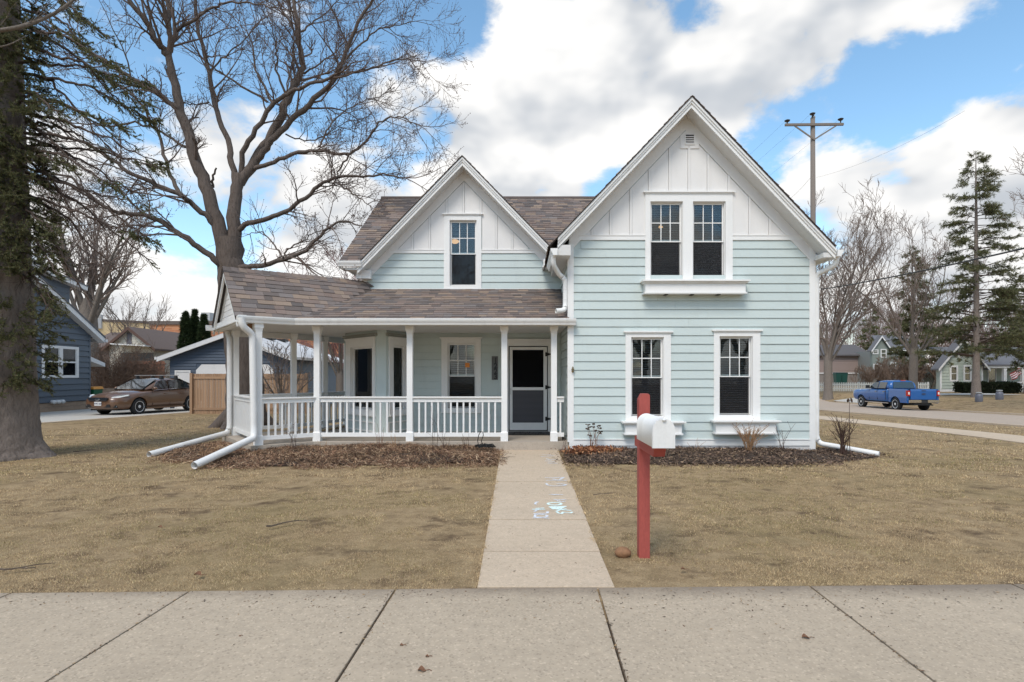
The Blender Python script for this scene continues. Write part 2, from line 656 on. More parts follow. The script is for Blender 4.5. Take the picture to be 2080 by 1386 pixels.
def sheet(name, corners_rows, mat, dz, parent=None, thick=.1, kind='structure', label=None):
    """a conforming strip: rows of (x, y) points laid dz above the ground"""
    V, F = [], []
    n = len(corners_rows[0])
    for row in corners_rows:
        for x, y in row:
            V.append((x, y, gz(x, y) + dz))
    for j in range(len(corners_rows) - 1):
        for i in range(n - 1):
            F.append((j * n + i, j * n + i + 1, (j + 1) * n + i + 1, (j + 1) * n + i))
    o = np_object(name, V, F, mat, parent)
    if parent is None:
        tag(o, label, None, kind=kind)
    return o

def slab_mesh(mb, q, dz, thick, seed):
    """one cast slab: chamfered edges, its joints left open"""
    g = random.Random(seed)
    c = Vector((sum(p[0] for p in q) / 4, sum(p[1] for p in q) / 4, 0))
    j = g.uniform(-.003, .003)
    def ring(inset, z):
        r = []
        for x, y in q:
            d = c - Vector((x, y, 0))
            d.normalize()
            r.append((x + d.x * inset, y + d.y * inset, gz(x, y) + z + j))
        return r
    a, b, t = ring(0, dz - thick), ring(0, dz - .003), ring(.004, dz)
    mb.add(a + b + t, [(0, 1, 5, 4), (1, 2, 6, 5), (2, 3, 7, 6), (3, 0, 4, 7), (4, 5, 9, 8), (5, 6, 10, 9), (6, 7, 11, 10), (7, 4, 8, 11), (8, 9, 10, 11)])

def build_walks():
    sw = sheet('sidewalk', [[(-30, 2.55), (30, 2.9)], [(-30, 3.54), (30, 4.9)]], M_SOIL, -.02, label='concrete sidewalk along the front of the yard')
    far = lambda x: 4.23 + .023 * x
    near = lambda x: 2.70 + .023 * x
    js = [-9.8, -8.2, -6.7, -5.2, -3.72, -2.44, -.935, .565, 2.165, 3.72, 5.3, 6.9, 8.5, 10.1]
    for i in range(len(js) - 1):
        a, b = js[i] + .008, js[i + 1] - .008
        mb = MB()
        an, bn = a - .03, b - .03
        slab_mesh(mb, [(an, near(an)), (bn, near(bn)), (b, far(b)), (a, far(a))], .014, .09, i)
        mb.build('slab', M_WALK, sw)
    # front walk
    pw = sheet('front_walk', [[(-.32, 4.26), (.68, 4.28)], [(-.40, 11.3), (.70, 11.3)]], M_SOIL, .010, label='concrete front walk from the sidewalk to the porch')
    Y = lambda v: 1906.9 / (v - 762 + 13.86)
    L = lambda v: 1018 - (v - 915) * .1696
    Rr = lambda v: 1133 + (v - 915) * .406
    vs = [1199, 1124.5, 1059.5, 1016, 981, 956.5, 914]
    for i in range(len(vs) - 1):
        q = []
        y0, y1 = Y(vs[i]) + .013, Y(vs[i + 1]) - .013
        for v, y in ((vs[i], y0), (vs[i + 1], y1)):
            q.append(((L(v) - U0) * y / FPX, (Rr(v) - U0) * y / FPX, y))
        mb = MB()
        slab_mesh(mb, [(q[0][0], q[0][2]), (q[0][1], q[0][2]), (q[1][1], q[1][2]), (q[1][0], q[1][2])], .022, .08, 40 + i)
        mb.build('slab', M_PATH, pw)
    # chalk writing on the walk
    S = [[(100, 1275), (260, 1272), (400, 1280)], [(140, 1258), (150, 1215), (240, 1210), (340, 1222), (365, 1245), (330, 1258), (140, 1260)],
         [(120, 1197), (365, 1190), (365, 1160)], [(130, 1162), (200, 1122)], [(95, 1120), (325, 1120)], [(150, 1105), (310, 1096)], [(160, 1035), (148, 1015), (165, 995), (210, 985)],
         [(430, 1108), (610, 1128), (790, 1142)], [(515, 1160), (600, 1122), (700, 1112)], [(530, 1165), (560, 1190), (620, 1200), (630, 1172), (780, 1186), (800, 1165)],
         [(470, 945), (580, 952), (700, 940)], [(520, 960), (600, 985), (680, 975)], [(390, 855), (640, 858)], [(440, 850), (500, 864)],
         [(340, 655), (370, 690), (480, 705), (640, 697), (700, 680), (620, 668), (520, 664)], [(320, 553), (420, 560), (650, 548)], [(340, 605), (520, 600), (700, 606)], [(450, 578), (560, 602), (660, 545)],
         [(245, 178), (360, 172), (490, 160)], [(270, 143), (430, 150)], [(340, 212), (400, 236), (520, 228)], [(320, 256), (440, 250)], [(370, 276), (500, 271)], [(360, 298), (540, 297)]]
    S.append([(490 + 120 * math.cos(a * .52), 1022 + 24 * math.sin(a * .52)) for a in range(13)])
    for k in range(5):
        S.append([(385 + 15 * k, 1076 + 10 * k), (540, 1072 + 9 * k), (700 - 20 * k, 1070 + 9 * k)])
    def gp(p):
        u, v = 1070 + p[0] / 8.66, 910 + p[1] / 8.66
        y = Y(v)
        return Vector(((u - U0) * y / FPX, y, gz(0, y) + .0265))
    g = random.Random(3)
    for n_, st in enumerate(S):
        w = .014 if n_ < 24 else .018
        pts = []
        for a, b in zip(st[:-1], st[1:]):
            for k in range(5):
                t = k / 5
                pts.append(gp((a[0] + (b[0] - a[0]) * t, a[1] + (b[1] - a[1]) * t)))
        pts.append(gp(st[-1]))
        mb = MB()
        vs_, fs = [], []
        for i, p in enumerate(pts):
            t = pts[min(i + 1, len(pts) - 1)] - pts[max(0, i - 1)]
            nrm = Vector((-t.y, t.x, 0)).normalized() * w * g.uniform(.7, 1.3)
            vs_ += [p + nrm, p - nrm]
        for i in range(len(pts) - 1):
            fs.append((2 * i, 2 * i + 1, 2 * i + 3, 2 * i + 2))
        mb.add(vs_, fs)
        cm = sheer('chalk_mint', (.72, .86, .82), (60, .28, .42)) if n_ in (4, 5) or n_ >= 24 or 7 <= n_ <= 9 else sheer('chalk_pale', (.66, .70, .80) if False else (.72, .75, .80), (70, .32, .5))
        mb.build('chalk_stroke', cm, pw)
    # sidewalk of the side street, road, kerbs
    rows = [[(11.0, y), (12.3, y)] for y in np.arange(4, 60, 1.0)]
    ssw = sheet('side_sidewalk', [[(10.98, 6), (12.32, 6)], [(10.98, 60), (12.32, 60)]], M_SOIL, -.3, label='concrete sidewalk along the side street')
    for i in range(36):
        y0, y1 = 6 + 1.5 * i + .008, 6 + 1.5 * (i + 1) - .008
        mb = MB()
        slab_mesh(mb, [(11.0, y0), (12.3, y0), (12.3, y1), (11.0, y1)], .03, .08, 90 + i)
        mb.build('slab', M_PATH, ssw)
    road = sheet('side_street', [[(x, y) for x in (ROAD_L, 18.5, 21.3, 24, ROAD_R)] for y in np.arange(-20, 160, 1.0)], M_ROAD, -.02, label='grey asphalt side street')
    g = random.Random(5)
    for side, name in ((ROAD_L - .09, 'kerb'), (ROAD_R + .09, 'kerb')):
        k = tag(thing(name, None, None, (side, 20, gz(side, 20))), kind='structure')
        y = 6.0
        while y < 74:
            y1 = y + 3.0
            if not (side > 20 and 45 < y < 49):
                mb = MB()
                z0, z1 = gz(side, y) , gz(side, y1)
                e = g.uniform(-.004, .004)
                mb.hexa([(side - .085, y + .01, z0 - .2), (side + .085, y + .01, z0 - .2), (side + .085, y1 - .01, z1 - .2), (side - .085, y1 - .01, z1 - .2),
                         (side - .075, y + .01, z0 + .06 + e), (side + .075, y + .01, z0 + .06 + e), (side + .075, y1 - .01, z1 + .06 + e), (side - .075, y1 - .01, z1 + .06 + e)])
                mb.build('kerb_stone', M_PATH, k)
            y = y1
    # light gravelly apron across the street and the neighbour's drive
    sheet('driveway_apron', [[(ROAD_R + .2, y), (30, y), (34, y), (40, y)] for y in (45.2, 46, 47, 48, 48.8)], M_DRIVE, .05, label='pale driveway apron across the side street')
build_walks()

# ------------------------------------------------------------------ planting beds
BEDS = {
    'left': [(-.43, 9.75), (-1.4, 9.70), (-2.3, 9.62), (-3.2, 9.55), (-4.0, 9.52), (-4.7, 9.45), (-5.5, 9.7), (-6.5, 10.4), (-7.0, 11.1), (-6.7, 12.3), (-5.1, 10.75), (-4.15, 11.4), (-.46, 11.4)],
    'right': [(.74, 9.85), (1.6, 9.70), (2.6, 9.66), (3.6, 9.68), (4.6, 9.72), (5.6, 9.95), (6.5, 10.4), (6.9, 10.9), (6.4, 11.6), (5.75, 11.7), (5.7, 11.35), (1.0, 11.35), (.73, 11.35)],
}
def in_poly(x, y, poly):
    x, y = np.asarray(x), np.asarray(y)
    ins = np.zeros(x.shape, bool)
    n = len(poly)
    for i in range(n):
        (x0, y0), (x1, y1) = poly[i], poly[(i + 1) % n]
        c = ((y0 > y) != (y1 > y)) & (x < (x1 - x0) * (y - y0) / (y1 - y0 + 1e-12) + x0)
        ins ^= c
    return ins

def bed_height(which, x, y):
    """mulch heaped a little, thin at its rim"""
    poly = BEDS[which]
    d = np.full(np.shape(x), 9.0)
    n = len(poly)
    for i in range(n):
        (x0, y0), (x1, y1) = poly[i], poly[(i + 1) % n]
        if (which == 'left' and i in (9, 10, 11)) or (which == 'right' and i in (10, 11)):
            continue
        L2 = (x1 - x0) ** 2 + (y1 - y0) ** 2
        t = np.clip(((x - x0) * (x1 - x0) + (y - y0) * (y1 - y0)) / L2, 0, 1)
        d = np.minimum(d, np.hypot(x - x0 - t * (x1 - x0), y - y0 - t * (y1 - y0)))
    h = np.clip(d / .7, 0, 1) ** .7
    top = .045 + .085 * vnoise(np.asarray(x) * 1.3, np.asarray(y) * 1.3, 3) if which == 'left' else .035 + .03 * vnoise(np.asarray(x) * 2, np.asarray(y) * 2, 5)
    return h * top + .02 * vnoise(np.asarray(x) * 9, np.asarray(y) * 9, 8) * h

GZ = np.vectorize(gz)
def build_bed(which, label, n_bits, cols, blen, bw):
    poly = BEDS[which]
    g = np.random.default_rng(11 if which == 'left' else 12)
    x0, x1 = min(p[0] for p in poly), max(p[0] for p in poly)
    y0, y1 = min(p[1] for p in poly), max(p[1] for p in poly)
    nx, ny = int((x1 - x0) / .08), int((y1 - y0) / .08)
    X, Y = np.meshgrid(np.linspace(x0, x1, nx), np.linspace(y0, y1, ny))
    Z = GZ(X, Y) + bed_height(which, X, Y) + .008
    ins = in_poly(X, Y, poly)
    F = []
    for j in range(ny - 1):
        for i in range(nx - 1):
            if ins[j, i] and ins[j, i + 1] and ins[j + 1, i] and ins[j + 1, i + 1]:
                F.append((j * nx + i, j * nx + i + 1, (j + 1) * nx + i + 1, (j + 1) * nx + i))
    bed = np_object('planting_bed', np.stack([X.ravel(), Y.ravel(), Z.ravel()], 1), F, M_SOIL, smooth=True)
    tag(bed, label, None, kind='structure')
    # litter: straw, chips and curled leaves
    px, py = g.uniform(x0 - .2, x1 + .2, n_bits * 3), g.uniform(y0 - .25, y1 + .05, n_bits * 3)
    k = in_poly(px, py, poly) & (g.random(len(px)) < .9)
    stray = ~k & in_poly(px + g.normal(0, .16, len(px)), py + np.abs(g.normal(0, .26, len(px))) * (vnoise(px * 2.3, py * 0, 65) > .35), poly)
    k |= stray
    px, py = px[k][:n_bits], py[k][:n_bits]
    thin = (vnoise(px * 1.7 + 5, py * 2.6, 63) * .6 + vnoise(px * 6, py * 7, 64) * .4 > .40) | (g.random(len(px)) < .45)
    px, py = px[thin], py[thin]
    n = len(px)
    pz = GZ(px, py) + np.maximum(bed_height(which, px, py) * in_poly(px, py, poly), 0) + g.uniform(.008, .03, n)
    L = g.uniform(*blen, n); W = g.uniform(*bw, n)
    yaw = g.uniform(0, 2 * np.pi, n); pit = g.normal(0, .35, n); roll = g.normal(0, .6, n)
    dx = np.stack([np.cos(yaw) * np.cos(pit), np.sin(yaw) * np.cos(pit), np.sin(pit)], 1)
    sd = np.stack([-np.sin(yaw) * np.cos(roll), np.cos(yaw) * np.cos(roll), np.sin(roll)], 1)
    c = np.stack([px, py, pz], 1)
    up = np.cross(dx, sd)
    bend = g.uniform(-.25, .4, n)[:, None] * L[:, None] * up
    V = np.empty((n, 6, 3))
    V[:, 0] = c - dx * L[:, None] / 2 - sd * W[:, None] / 2
    V[:, 1] = c - dx * L[:, None] / 2 + sd * W[:, None] / 2
    V[:, 2] = c - sd * W[:, None] / 2 + bend
    V[:, 3] = c + sd * W[:, None] / 2 + bend
    V[:, 4] = c + dx * L[:, None] / 2 - sd * W[:, None] / 4
    V[:, 5] = c + dx * L[:, None] / 2 + sd * W[:, None] / 4
    b = np.arange(n)[:, None] * 6
    F = np.concatenate([b + np.array([[0, 2, 3, 1]]), b + np.array([[2, 4, 5, 3]])])
    pal = np.array(cols)[g.integers(0, len(cols), n)] * g.uniform(.7, 1.25, (n, 1))
    pal *= (.55 + .85 * (vnoise(px * 2.1, py * 3.3, 61) * .55 + vnoise(px * 7, py * 9, 62) * .45))[:, None]
    o = np_object('leaf_litter', V.reshape(-1, 3), F, colattr('litter'), col=np.repeat(pal, 6, 0))
    tag(o, 'fallen leaves and straw on the %s planting bed' % which, 'leaf litter', kind='stuff')

build_bed('left', 'mulched planting bed in front of the porch', 34000,
          [srgb(122, 94, 76), srgb(146, 114, 90), srgb(104, 80, 66), srgb(172, 142, 112), srgb(88, 70, 60), srgb(134, 102, 82), srgb(192, 166, 136), srgb(156, 128, 102)], (.03, .16), (.003, .010))
build_bed('right', 'dark mulched planting bed before the right wing', 16000,
          [srgb(96, 80, 70), srgb(80, 66, 58), srgb(114, 94, 80), srgb(72, 60, 52), srgb(136, 112, 94), srgb(106, 86, 74), srgb(166, 142, 116)], (.02, .09), (.004, .016))

# ------------------------------------------------------------------ grass blades of the lawn
PORCH = [(.95, 11.33), (-4.15, 11.33), (-5.06, 10.62), (-6.65, 12.62), (-5.5, 13.85), (-4.9, 15.6), (-3.7, 15.6), (-3.7, 13.4), (.95, 13.4)]
def build_grass():
    g = np.random.default_rng(21)
    def band(n, ya, yb, h, w):
        y = g.uniform(ya, yb, n)
        lim = y * .95 + .6
        x = g.uniform(-1, 1, n) * lim
        return x, y, np.full(n, h), np.full(n, w)
    parts = [band(330000, 4.1, 6.0, .022, .0030), band(260000, 6.0, 8.5, .025, .0044), band(170000, 8.5, 12.5, .034, .008), band(70000, 12.5, 22, .045, .015)]
    x, y, h, w = (np.concatenate(a) for a in zip(*parts))
    ok = (y > 4.245 + .023 * x + g.uniform(-.02, .02, len(x)) - .05 * np.clip(vnoise(x * 5, y * 0, 31) - .35, 0, 1))
    pl = (-.345 - .012 * (y - 4.25)); pr = (.71 + .003 * (y - 4.25))
    edge = g.uniform(-.012, .02, len(x)) + .07 * np.clip(vnoise(x * 0 + (x > .2) * 9.0, y * 3.1, 32) - .4, 0, 1) + .03 * vnoise(x * 0 + (x > .2) * 5.0, y * 13, 33)
    ok &= ~((x > pl + edge) & (x < pr - edge) & (y < 11.5))
    for b in BEDS.values():
        ok &= ~in_poly(x + g.normal(0, .03, len(x)), y + g.normal(0, .04, len(x)), b)
    ok &= ~in_poly(x, y, PORCH)
    ok &= ~((x > .9) & (x < 5.85) & (y > 11.25)) & ~((x > -3.9) & (x < 5) & (y > 13))
    ok &= ~((x > 10.97) & (x < 12.33)) & (x < ROAD_L - .3) & (x > -13.0 + 0 * x)
    p1 = vnoise(x * .7, y * .7, 1) * .6 + vnoise(x * 2.3, y * 2.3, 2) * .4
    bare = vnoise(x * 1.6 + 7, y * 2.0, 9) * .6 + vnoise(x * 5, y * 6, 10) * .4
    ok &= ~((bare > .635) & (g.random(len(x)) < .93))
    ok &= ~((vnoise(x * 4.3, y * 5.1, 41) > .72) & (g.random(len(x)) < .55))
    x, y, h, w, p1 = x[ok], y[ok], h[ok], w[ok], p1[ok]
    n = len(x)
    z = GZ(x, y) - .004
    z = np.where((x > pl[ok]) & (x < pr[ok]) & (y < 11.5), z + .031, z)       # tufts that lie over the edges of the slabs
    z = np.where(y < 4.245 + .023 * x, .019, z)
    h = h * g.uniform(.5, 1.35, n) * (.75 + .5 * vnoise(x * 3, y * 3, 4))
    yaw = g.uniform(0, 2 * np.pi, n)
    lean = np.clip(np.abs(g.normal(1.02, .34, n)), 0, 1.42)
    dr = np.stack([np.cos(yaw) * np.sin(lean), np.sin(yaw) * np.sin(lean), np.cos(lean)], 1)
    sa = yaw + np.pi / 2 + g.normal(0, .5, n)
    sd = np.stack([np.cos(sa), np.sin(sa), np.zeros(n)], 1) * w[:, None]
    b = np.stack([x, y, z], 1)
    L = (h * .95)[:, None]
    V = np.empty((n, 3, 3))
    V[:, 0] = b - sd * .5
    V[:, 1] = b + sd * .5
    V[:, 2] = b + dr * L
    F = np.arange(n * 3).reshape(-1, 3)
    straw = np.array([srgb(206, 182, 142), srgb(198, 172, 132), srgb(180, 154, 116), srgb(208, 184, 146), srgb(162, 134, 102), srgb(202, 175, 136)])
    green = np.array([srgb(146, 136, 84), srgb(128, 124, 72), srgb(156, 144, 92), srgb(112, 110, 64)])
    near_walk = np.clip(1 - np.minimum(np.abs(y - 4.25 - .023 * x), np.minimum(np.abs(x + .38), np.abs(x - .73)) + np.clip(y - 11, 0, 9)) / .35, 0, 1)
    k = g.random(n) < np.clip((p1 - .43) * 1.8, .03, .42) * (1 - near_walk)
    tone = .68 + .78 * (vnoise(x * .9 + 3, y * .9, 14) * .28 + vnoise(x * 3.7, y * 4.2, 15) * .32 + vnoise(x * 11, y * 13, 16) * .40)
    c = tone[:, None] * np.where(k[:, None], green[g.integers(0, 4, n)], straw[g.integers(0, 6, n)]) * g.uniform(.75, 1.2, (n, 1))
    c = c * (1 + .06 * near_walk[:, None])
    dk = (g.random(n) < .07 + .22 * np.clip(vnoise(x * 6.1, y * 7.3, 51) - .62, 0, 1) * 2.2)      # grey thatch and dead crowns
    c = np.where(dk[:, None], np.array(srgb(92, 76, 62)) * g.uniform(.7, 1.3, (n, 1)), c)
    o = np_object('lawn_grass', V.reshape(-1, 3), F, colattr('grass_blade', .8, 30, .05, 0, .15), col=np.repeat(c, 3, 0))
    tag(o, 'short dry tan and olive grass of the front lawn', 'grass', kind='stuff')
build_grass()

def walk_debris():
    # crumbs of soil, bud scales and straw bits blown onto the walks
    g = np.random.default_rng(17)
    n = 1500
    x = np.concatenate([g.uniform(-4, 4, 900), g.choice([-3.72, -2.45, -.95, .55, 2.14, 3.7], 350) + g.normal(0, .012, 350), g.uniform(-.34, .7, 250)])
    y = np.concatenate([4.22 - np.abs(g.normal(0, .28, 900)), g.uniform(2.9, 4.2, 350), g.uniform(4.3, 11, 250)])
    z = np.where(y < 4.25, .017, GZ(x, y) + .025)
    L = g.uniform(.003, .016, n); W = g.uniform(.0015, .005, n)
    a = g.uniform(0, 2 * np.pi, n)
    d = np.stack([np.cos(a), np.sin(a), g.normal(0, .15, n)], 1); e = np.stack([-np.sin(a), np.cos(a), g.normal(0, .3, n)], 1)
    p = np.stack([x, y, z], 1)
    V = np.stack([p - d * L[:, None], p - e * W[:, None], p + d * L[:, None], p + e * W[:, None]], 1).reshape(-1, 3)
    c = np.array([srgb(84, 68, 54), srgb(60, 50, 42), srgb(150, 124, 92), srgb(112, 88, 68)])[g.integers(0, 4, n)]
    o = np_object('walk_debris', V, np.arange(4 * n).reshape(-1, 4), colattr('litter'), col=np.repeat(c, 4, 0))
    tag(o, 'crumbs of soil and straw scattered on the walks', 'debris', kind='stuff')
walk_debris()
# ------------------------------------------------------------------ the mint house
M_MINT = paint('mint_siding', (.550, .622, .606), .55, .03, .9, 30, .06, (1, 1, 6), dirt=.10, each=.018)
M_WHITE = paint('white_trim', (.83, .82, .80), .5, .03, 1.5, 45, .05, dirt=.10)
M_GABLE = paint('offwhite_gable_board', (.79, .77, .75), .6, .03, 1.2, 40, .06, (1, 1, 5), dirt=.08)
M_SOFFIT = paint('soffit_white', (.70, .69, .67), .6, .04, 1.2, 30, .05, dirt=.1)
M_DOWN = paint('white_metal_gutter', (.83, .82, .80), .35, .03, 3, 60, .03, dirt=.22)
M_ROOFBASE = paint('roof_underlay', srgb(84, 76, 72), .9, .2, 5, 60, .3)
M_SHINGLE = colattr('asphalt_shingle', .92, 90, .28, .5)
M_DARK = paint('dark_interior', (.035, .032, .03), .9, .2, 3, 20, 0)
M_ROOM = paint('room_wall', (.16, .15, .14), .9, .1, 2, 20, 0)
M_BLIND = paint('blind_slat', (.24, .235, .23), .6, .08, 4, 30, 0)
M_GLASS = glass_mat()
M_SCREEN = sheer('insect_screen', (.03, .03, .034), .34)
M_BLACK = paint('black_iron', (.02, .02, .02), .5, .2, 10, 60, .1)
M_FOUND = paint('painted_foundation', (.66, .64, .63), .75, .06, 1.5, 25, .25, dirt=.35)
PAL = [(lambda c: tuple(.78 * x + .22 * (.30 * c[0] + .55 * c[1] + .15 * c[2]) for x in c))((c_[0] * 1.08, c_[1] * 1.06, c_[2] * 1.02)) for c_ in [srgb(124, 109, 102), srgb(108, 100, 98), srgb(136, 118, 104), srgb(90, 86, 87), srgb(150, 128, 108), srgb(114, 103, 100), srgb(132, 115, 106), srgb(96, 88, 86), srgb(122, 103, 94), srgb(118, 112, 112), srgb(128, 108, 99)]]

_pm = tuple(sum(c[i] for c in PAL) / len(PAL) for i in range(3))
PAL = [tuple(.68 * c[i] + .32 * _pm[i] for i in range(3)) for c in PAL]
HOUSE = thing('mint_house', 'mint green two storey house with white trim, gables and wraparound porch', 'house', (1.0, 13.4, .087))
YW, YM = 11.3, 13.4
FW = Frame((0, YW, 0), (1, 0, 0), (0, -1, 0))
FM = Frame((0, YM, 0), (1, 0, 0), (0, -1, 0))
SW, SM = FPX / YW, FPX / YM
aw = lambda u: (u - U0) / SW
zw = lambda v: CH + (V0 - v) / SW
am = lambda u: (u - U0) / SM
zm = lambda v: CH + (V0 - v) / SM

def wall_sheet(F, mb, a0, a1, z0, top, openings, d0=-.15, d1=0.0, breaks=()):
    """a wall slab with holes; top(a) gives its upper edge"""
    xs = sorted(set([a0, a1] + [x for o in openings for x in o[:2] if a0 < x < a1] + [b for b in breaks if a0 < b < a1]))
    for xa, xb in zip(xs[:-1], xs[1:]):
        m = (xa + xb) / 2
        cur = z0
        for o in sorted([o for o in openings if o[0] <= m <= o[1]], key=lambda o: o[2]):
            if o[2] > cur:
                F.poly(mb, [(xa, cur), (xb, cur), (xb, o[2]), (xa, o[2])], d0, d1)
            cur = o[3]
        ta, tb = top(xa), top(xb)
        if max(ta, tb) > cur + .001:
            F.poly(mb, [(xa, cur), (xb, cur), (xb, max(tb, cur + .001)), (xa, max(ta, cur + .001))], d0, d1)

def clapboards(F, wall, a0, a1, z0, z1, expo, blocks, mat, clip=None, phase=0.0, proud=.026, name='clapboard', joints=True, lap=.007):
    """lapped boards, each its own object, stopped at window trim"""
    g = random.Random(int(a0 * 100) + int(z0 * 37))
    z = z0 - phase
    while z < z1 - .01:
        zb, zt = max(z, z0), min(z + expo, z1)
        m = (zb + zt) / 2
        la, lb = a0, a1
        if clip:
            la, lb = clip(zt)
            la, lb = max(la, a0), min(lb, a1)
        segs = [(la, lb)]
        for o in blocks:
            if o[2] < m < o[3]:
                n = []
                for s in segs:
                    if o[1] <= s[0] or o[0] >= s[1]:
                        n.append(s)
                        continue
                    if o[0] > s[0]:
                        n.append((s[0], o[0]))
                    if o[1] < s[1]:
                        n.append((o[1], s[1]))
                segs = n
        out = []
        for s in segs:
            if joints and s[1] - s[0] > 3.2:
                c = s[0] + (s[1] - s[0]) * g.uniform(.3, .7)
                out += [(s[0], c - .0012), (c + .0012, s[1])]
            else:
                out.append(s)
        for s in out:
            if s[1] - s[0] < .03:
                continue
            mb = MB()
            e = g.uniform(-.0012, .0012)
            gp = lap
            q = [(s[0], proud + e, zb + gp), (s[1], proud + e, zb + gp), (s[1], .004, zb + gp), (s[0], .004, zb + gp),
                 (s[0], .008, zt), (s[1], .008, zt), (s[1], .002, zt), (s[0], .002, zt)]
            mb.hexa([F.P(*p) for p in q])
            mb.build(name, mat, wall)
        z += expo

def window(F, house, trim, glasses, cap=.05, muntins=True, blind=True, screen=True, casing=M_WHITE, sash_split=.5, drop=0.0, blinddrop=1.0, name='window', sillout=.03):
    """casing with header cap, sashes, panes, muntins, blind and lower screen"""
    a0, a1, z0, z1 = trim
    fr = .045
    holes = [(g[0] - fr, g[1] + fr, g[2] - fr, g[3] + fr) for g in glasses]
    mb = MB()
    hs = sorted(holes)
    D = .038
    F.box(mb, a0, hs[0][0], 0, D, z0, z1)
    F.box(mb, hs[-1][1], a1, 0, D, z0, z1)
    for h, k in zip(hs[:-1], hs[1:]):
        F.box(mb, h[1], k[0], 0, D, z0, z1)
    for h in hs:
        F.box(mb, h[0], h[1], 0, D, h[3], z1)
        F.box(mb, h[0], h[1], 0, D, z0, h[2])
        # reveal lining the hole
        F.box(mb, h[0], h[0] + .012, -.15, 0, h[2], h[3])
        F.box(mb, h[1] - .012, h[1], -.15, 0, h[2], h[3])
        F.box(mb, h[0] + .012, h[1] - .012, -.15, 0, h[3] - .012, h[3])
        F.box(mb, h[0] + .012, h[1] - .012, -.15, 0, h[2], h[2] + .012)
    w = mb.build(name, casing, house)
    if cap:
        mb = MB()
        F.box(mb, a0 - cap * .8, a1 + cap * .8, 0, D + .035, z1, z1 + .028)
        F.box(mb, a0 - .012, a1 + .012, 0, D + .014, z1 - .022, z1 - .001)
        mb.build('header_cap', casing, w)
        mb = MB()
        F.box(mb, a0 - .01, a1 + .01, 0, D + sillout, z0 - .035, z0 - .001)
        mb.build('sill', casing, w)
    for (g0, g1, b, t) in glasses:
        mid = b + (t - b) * sash_split
        for lo, hi, d, up in ((mid, t, -.045, True), (b, mid, -.075, False)):
            mb = MB()
            s = .034
            F.box(mb, g0 - s + .003, g0, d - .03, d, lo, hi)
            F.box(mb, g1, g1 + s - .003, d - .03, d, lo, hi)
            F.box(mb, g0 - s + .003, g1 + s - .003, d - .03, d, hi, hi + s - .003)
            F.box(mb, g0 - s + .003, g1 + s - .003, d - .03, d, lo - s * .7 + .003, lo)
            mb.build('sash', casing, w)
            mb = MB()
            F.box(mb, g0 - .004, g1 + .004, d - .018, d - .014, lo - .004, hi + .004)
            mb.build('pane', M_GLASS, w)
            if up and muntins:
                for k in (1, 2):
                    c = g0 + (g1 - g0) * k / 3
                    mb = MB()
                    F.box(mb, c - .009, c + .009, d - .012, d - .004, lo, hi)
                    mb.build('muntin', casing, w)
                c = (lo + hi) / 2
                mb = MB()
                F.box(mb, g0, g1, d - .013, d - .005, c - .009, c + .009)
                mb.build('muntin', casing, w)
            if not up and screen:
                mb = MB()
                F.box(mb, g0 - .01, g1 + .01, d + .012, d + .014, lo - .01, hi + .004)
                mb.build('insect_screen', M_SCREEN, w)
        if blind:
            mb = MB()
            z = t - .02
            gg = random.Random(int(g0 * 1000))
            bot = t - (t - b) * blinddrop
            while z > bot:
                y = gg.uniform(-.002, .002)
                mb.hexa([F.P(*p) for p in [(g0, -.135, z - .012 + y), (g1, -.135, z - .012 - y), (g1, -.160, z + .004 - y), (g0, -.160, z + .004 + y),
                                           (g0, -.135, z - .010 + y), (g1, -.135, z - .010 - y), (g1, -.160, z + .006 - y), (g0, -.160, z + .006 + y)]])
                z -= .046
            for k in (.15, .85):
                c = g0 + (g1 - g0) * k
                F.box(mb, c - .002, c + .002, -.164, -.162, bot, t)
            mb.build('blind', M_BLIND, w)
    return w

def planter(F, a0, a1, zt, zb, depth=.2):
    mb = MB()
    F.box(mb, a0 + .07, a1 - .07, .0, depth, zb + .03, zt - .03)
    o = mb.build('window_box', M_WHITE, HOUSE)
    mb = MB()
    F.box(mb, a0, a1, 0.0, depth + .07, zt - .028, zt)
    F.box(mb, a0 + .03, a1 - .03, 0.0, depth + .035, zt - .055, zt - .029)
    mb.build('rim', M_WHITE, o)
    mb = MB()
    F.box(mb, a0 + .045, a1 - .045, 0.0, depth + .022, zb, zb + .029)
    mb.build('base_moulding', M_WHITE, o)
    return o

def poly_interval(poly, b):
    xs = []
    n = len(poly)
    for i in range(n):
        (a0, b0), (a1, b1) = poly[i], poly[(i + 1) % n]
        if (b0 <= b) != (b1 <= b):
            xs.append(a0 + (a1 - a0) * (b - b0) / (b1 - b0))
    return (min(xs), max(xs)) if len(xs) >= 2 else None

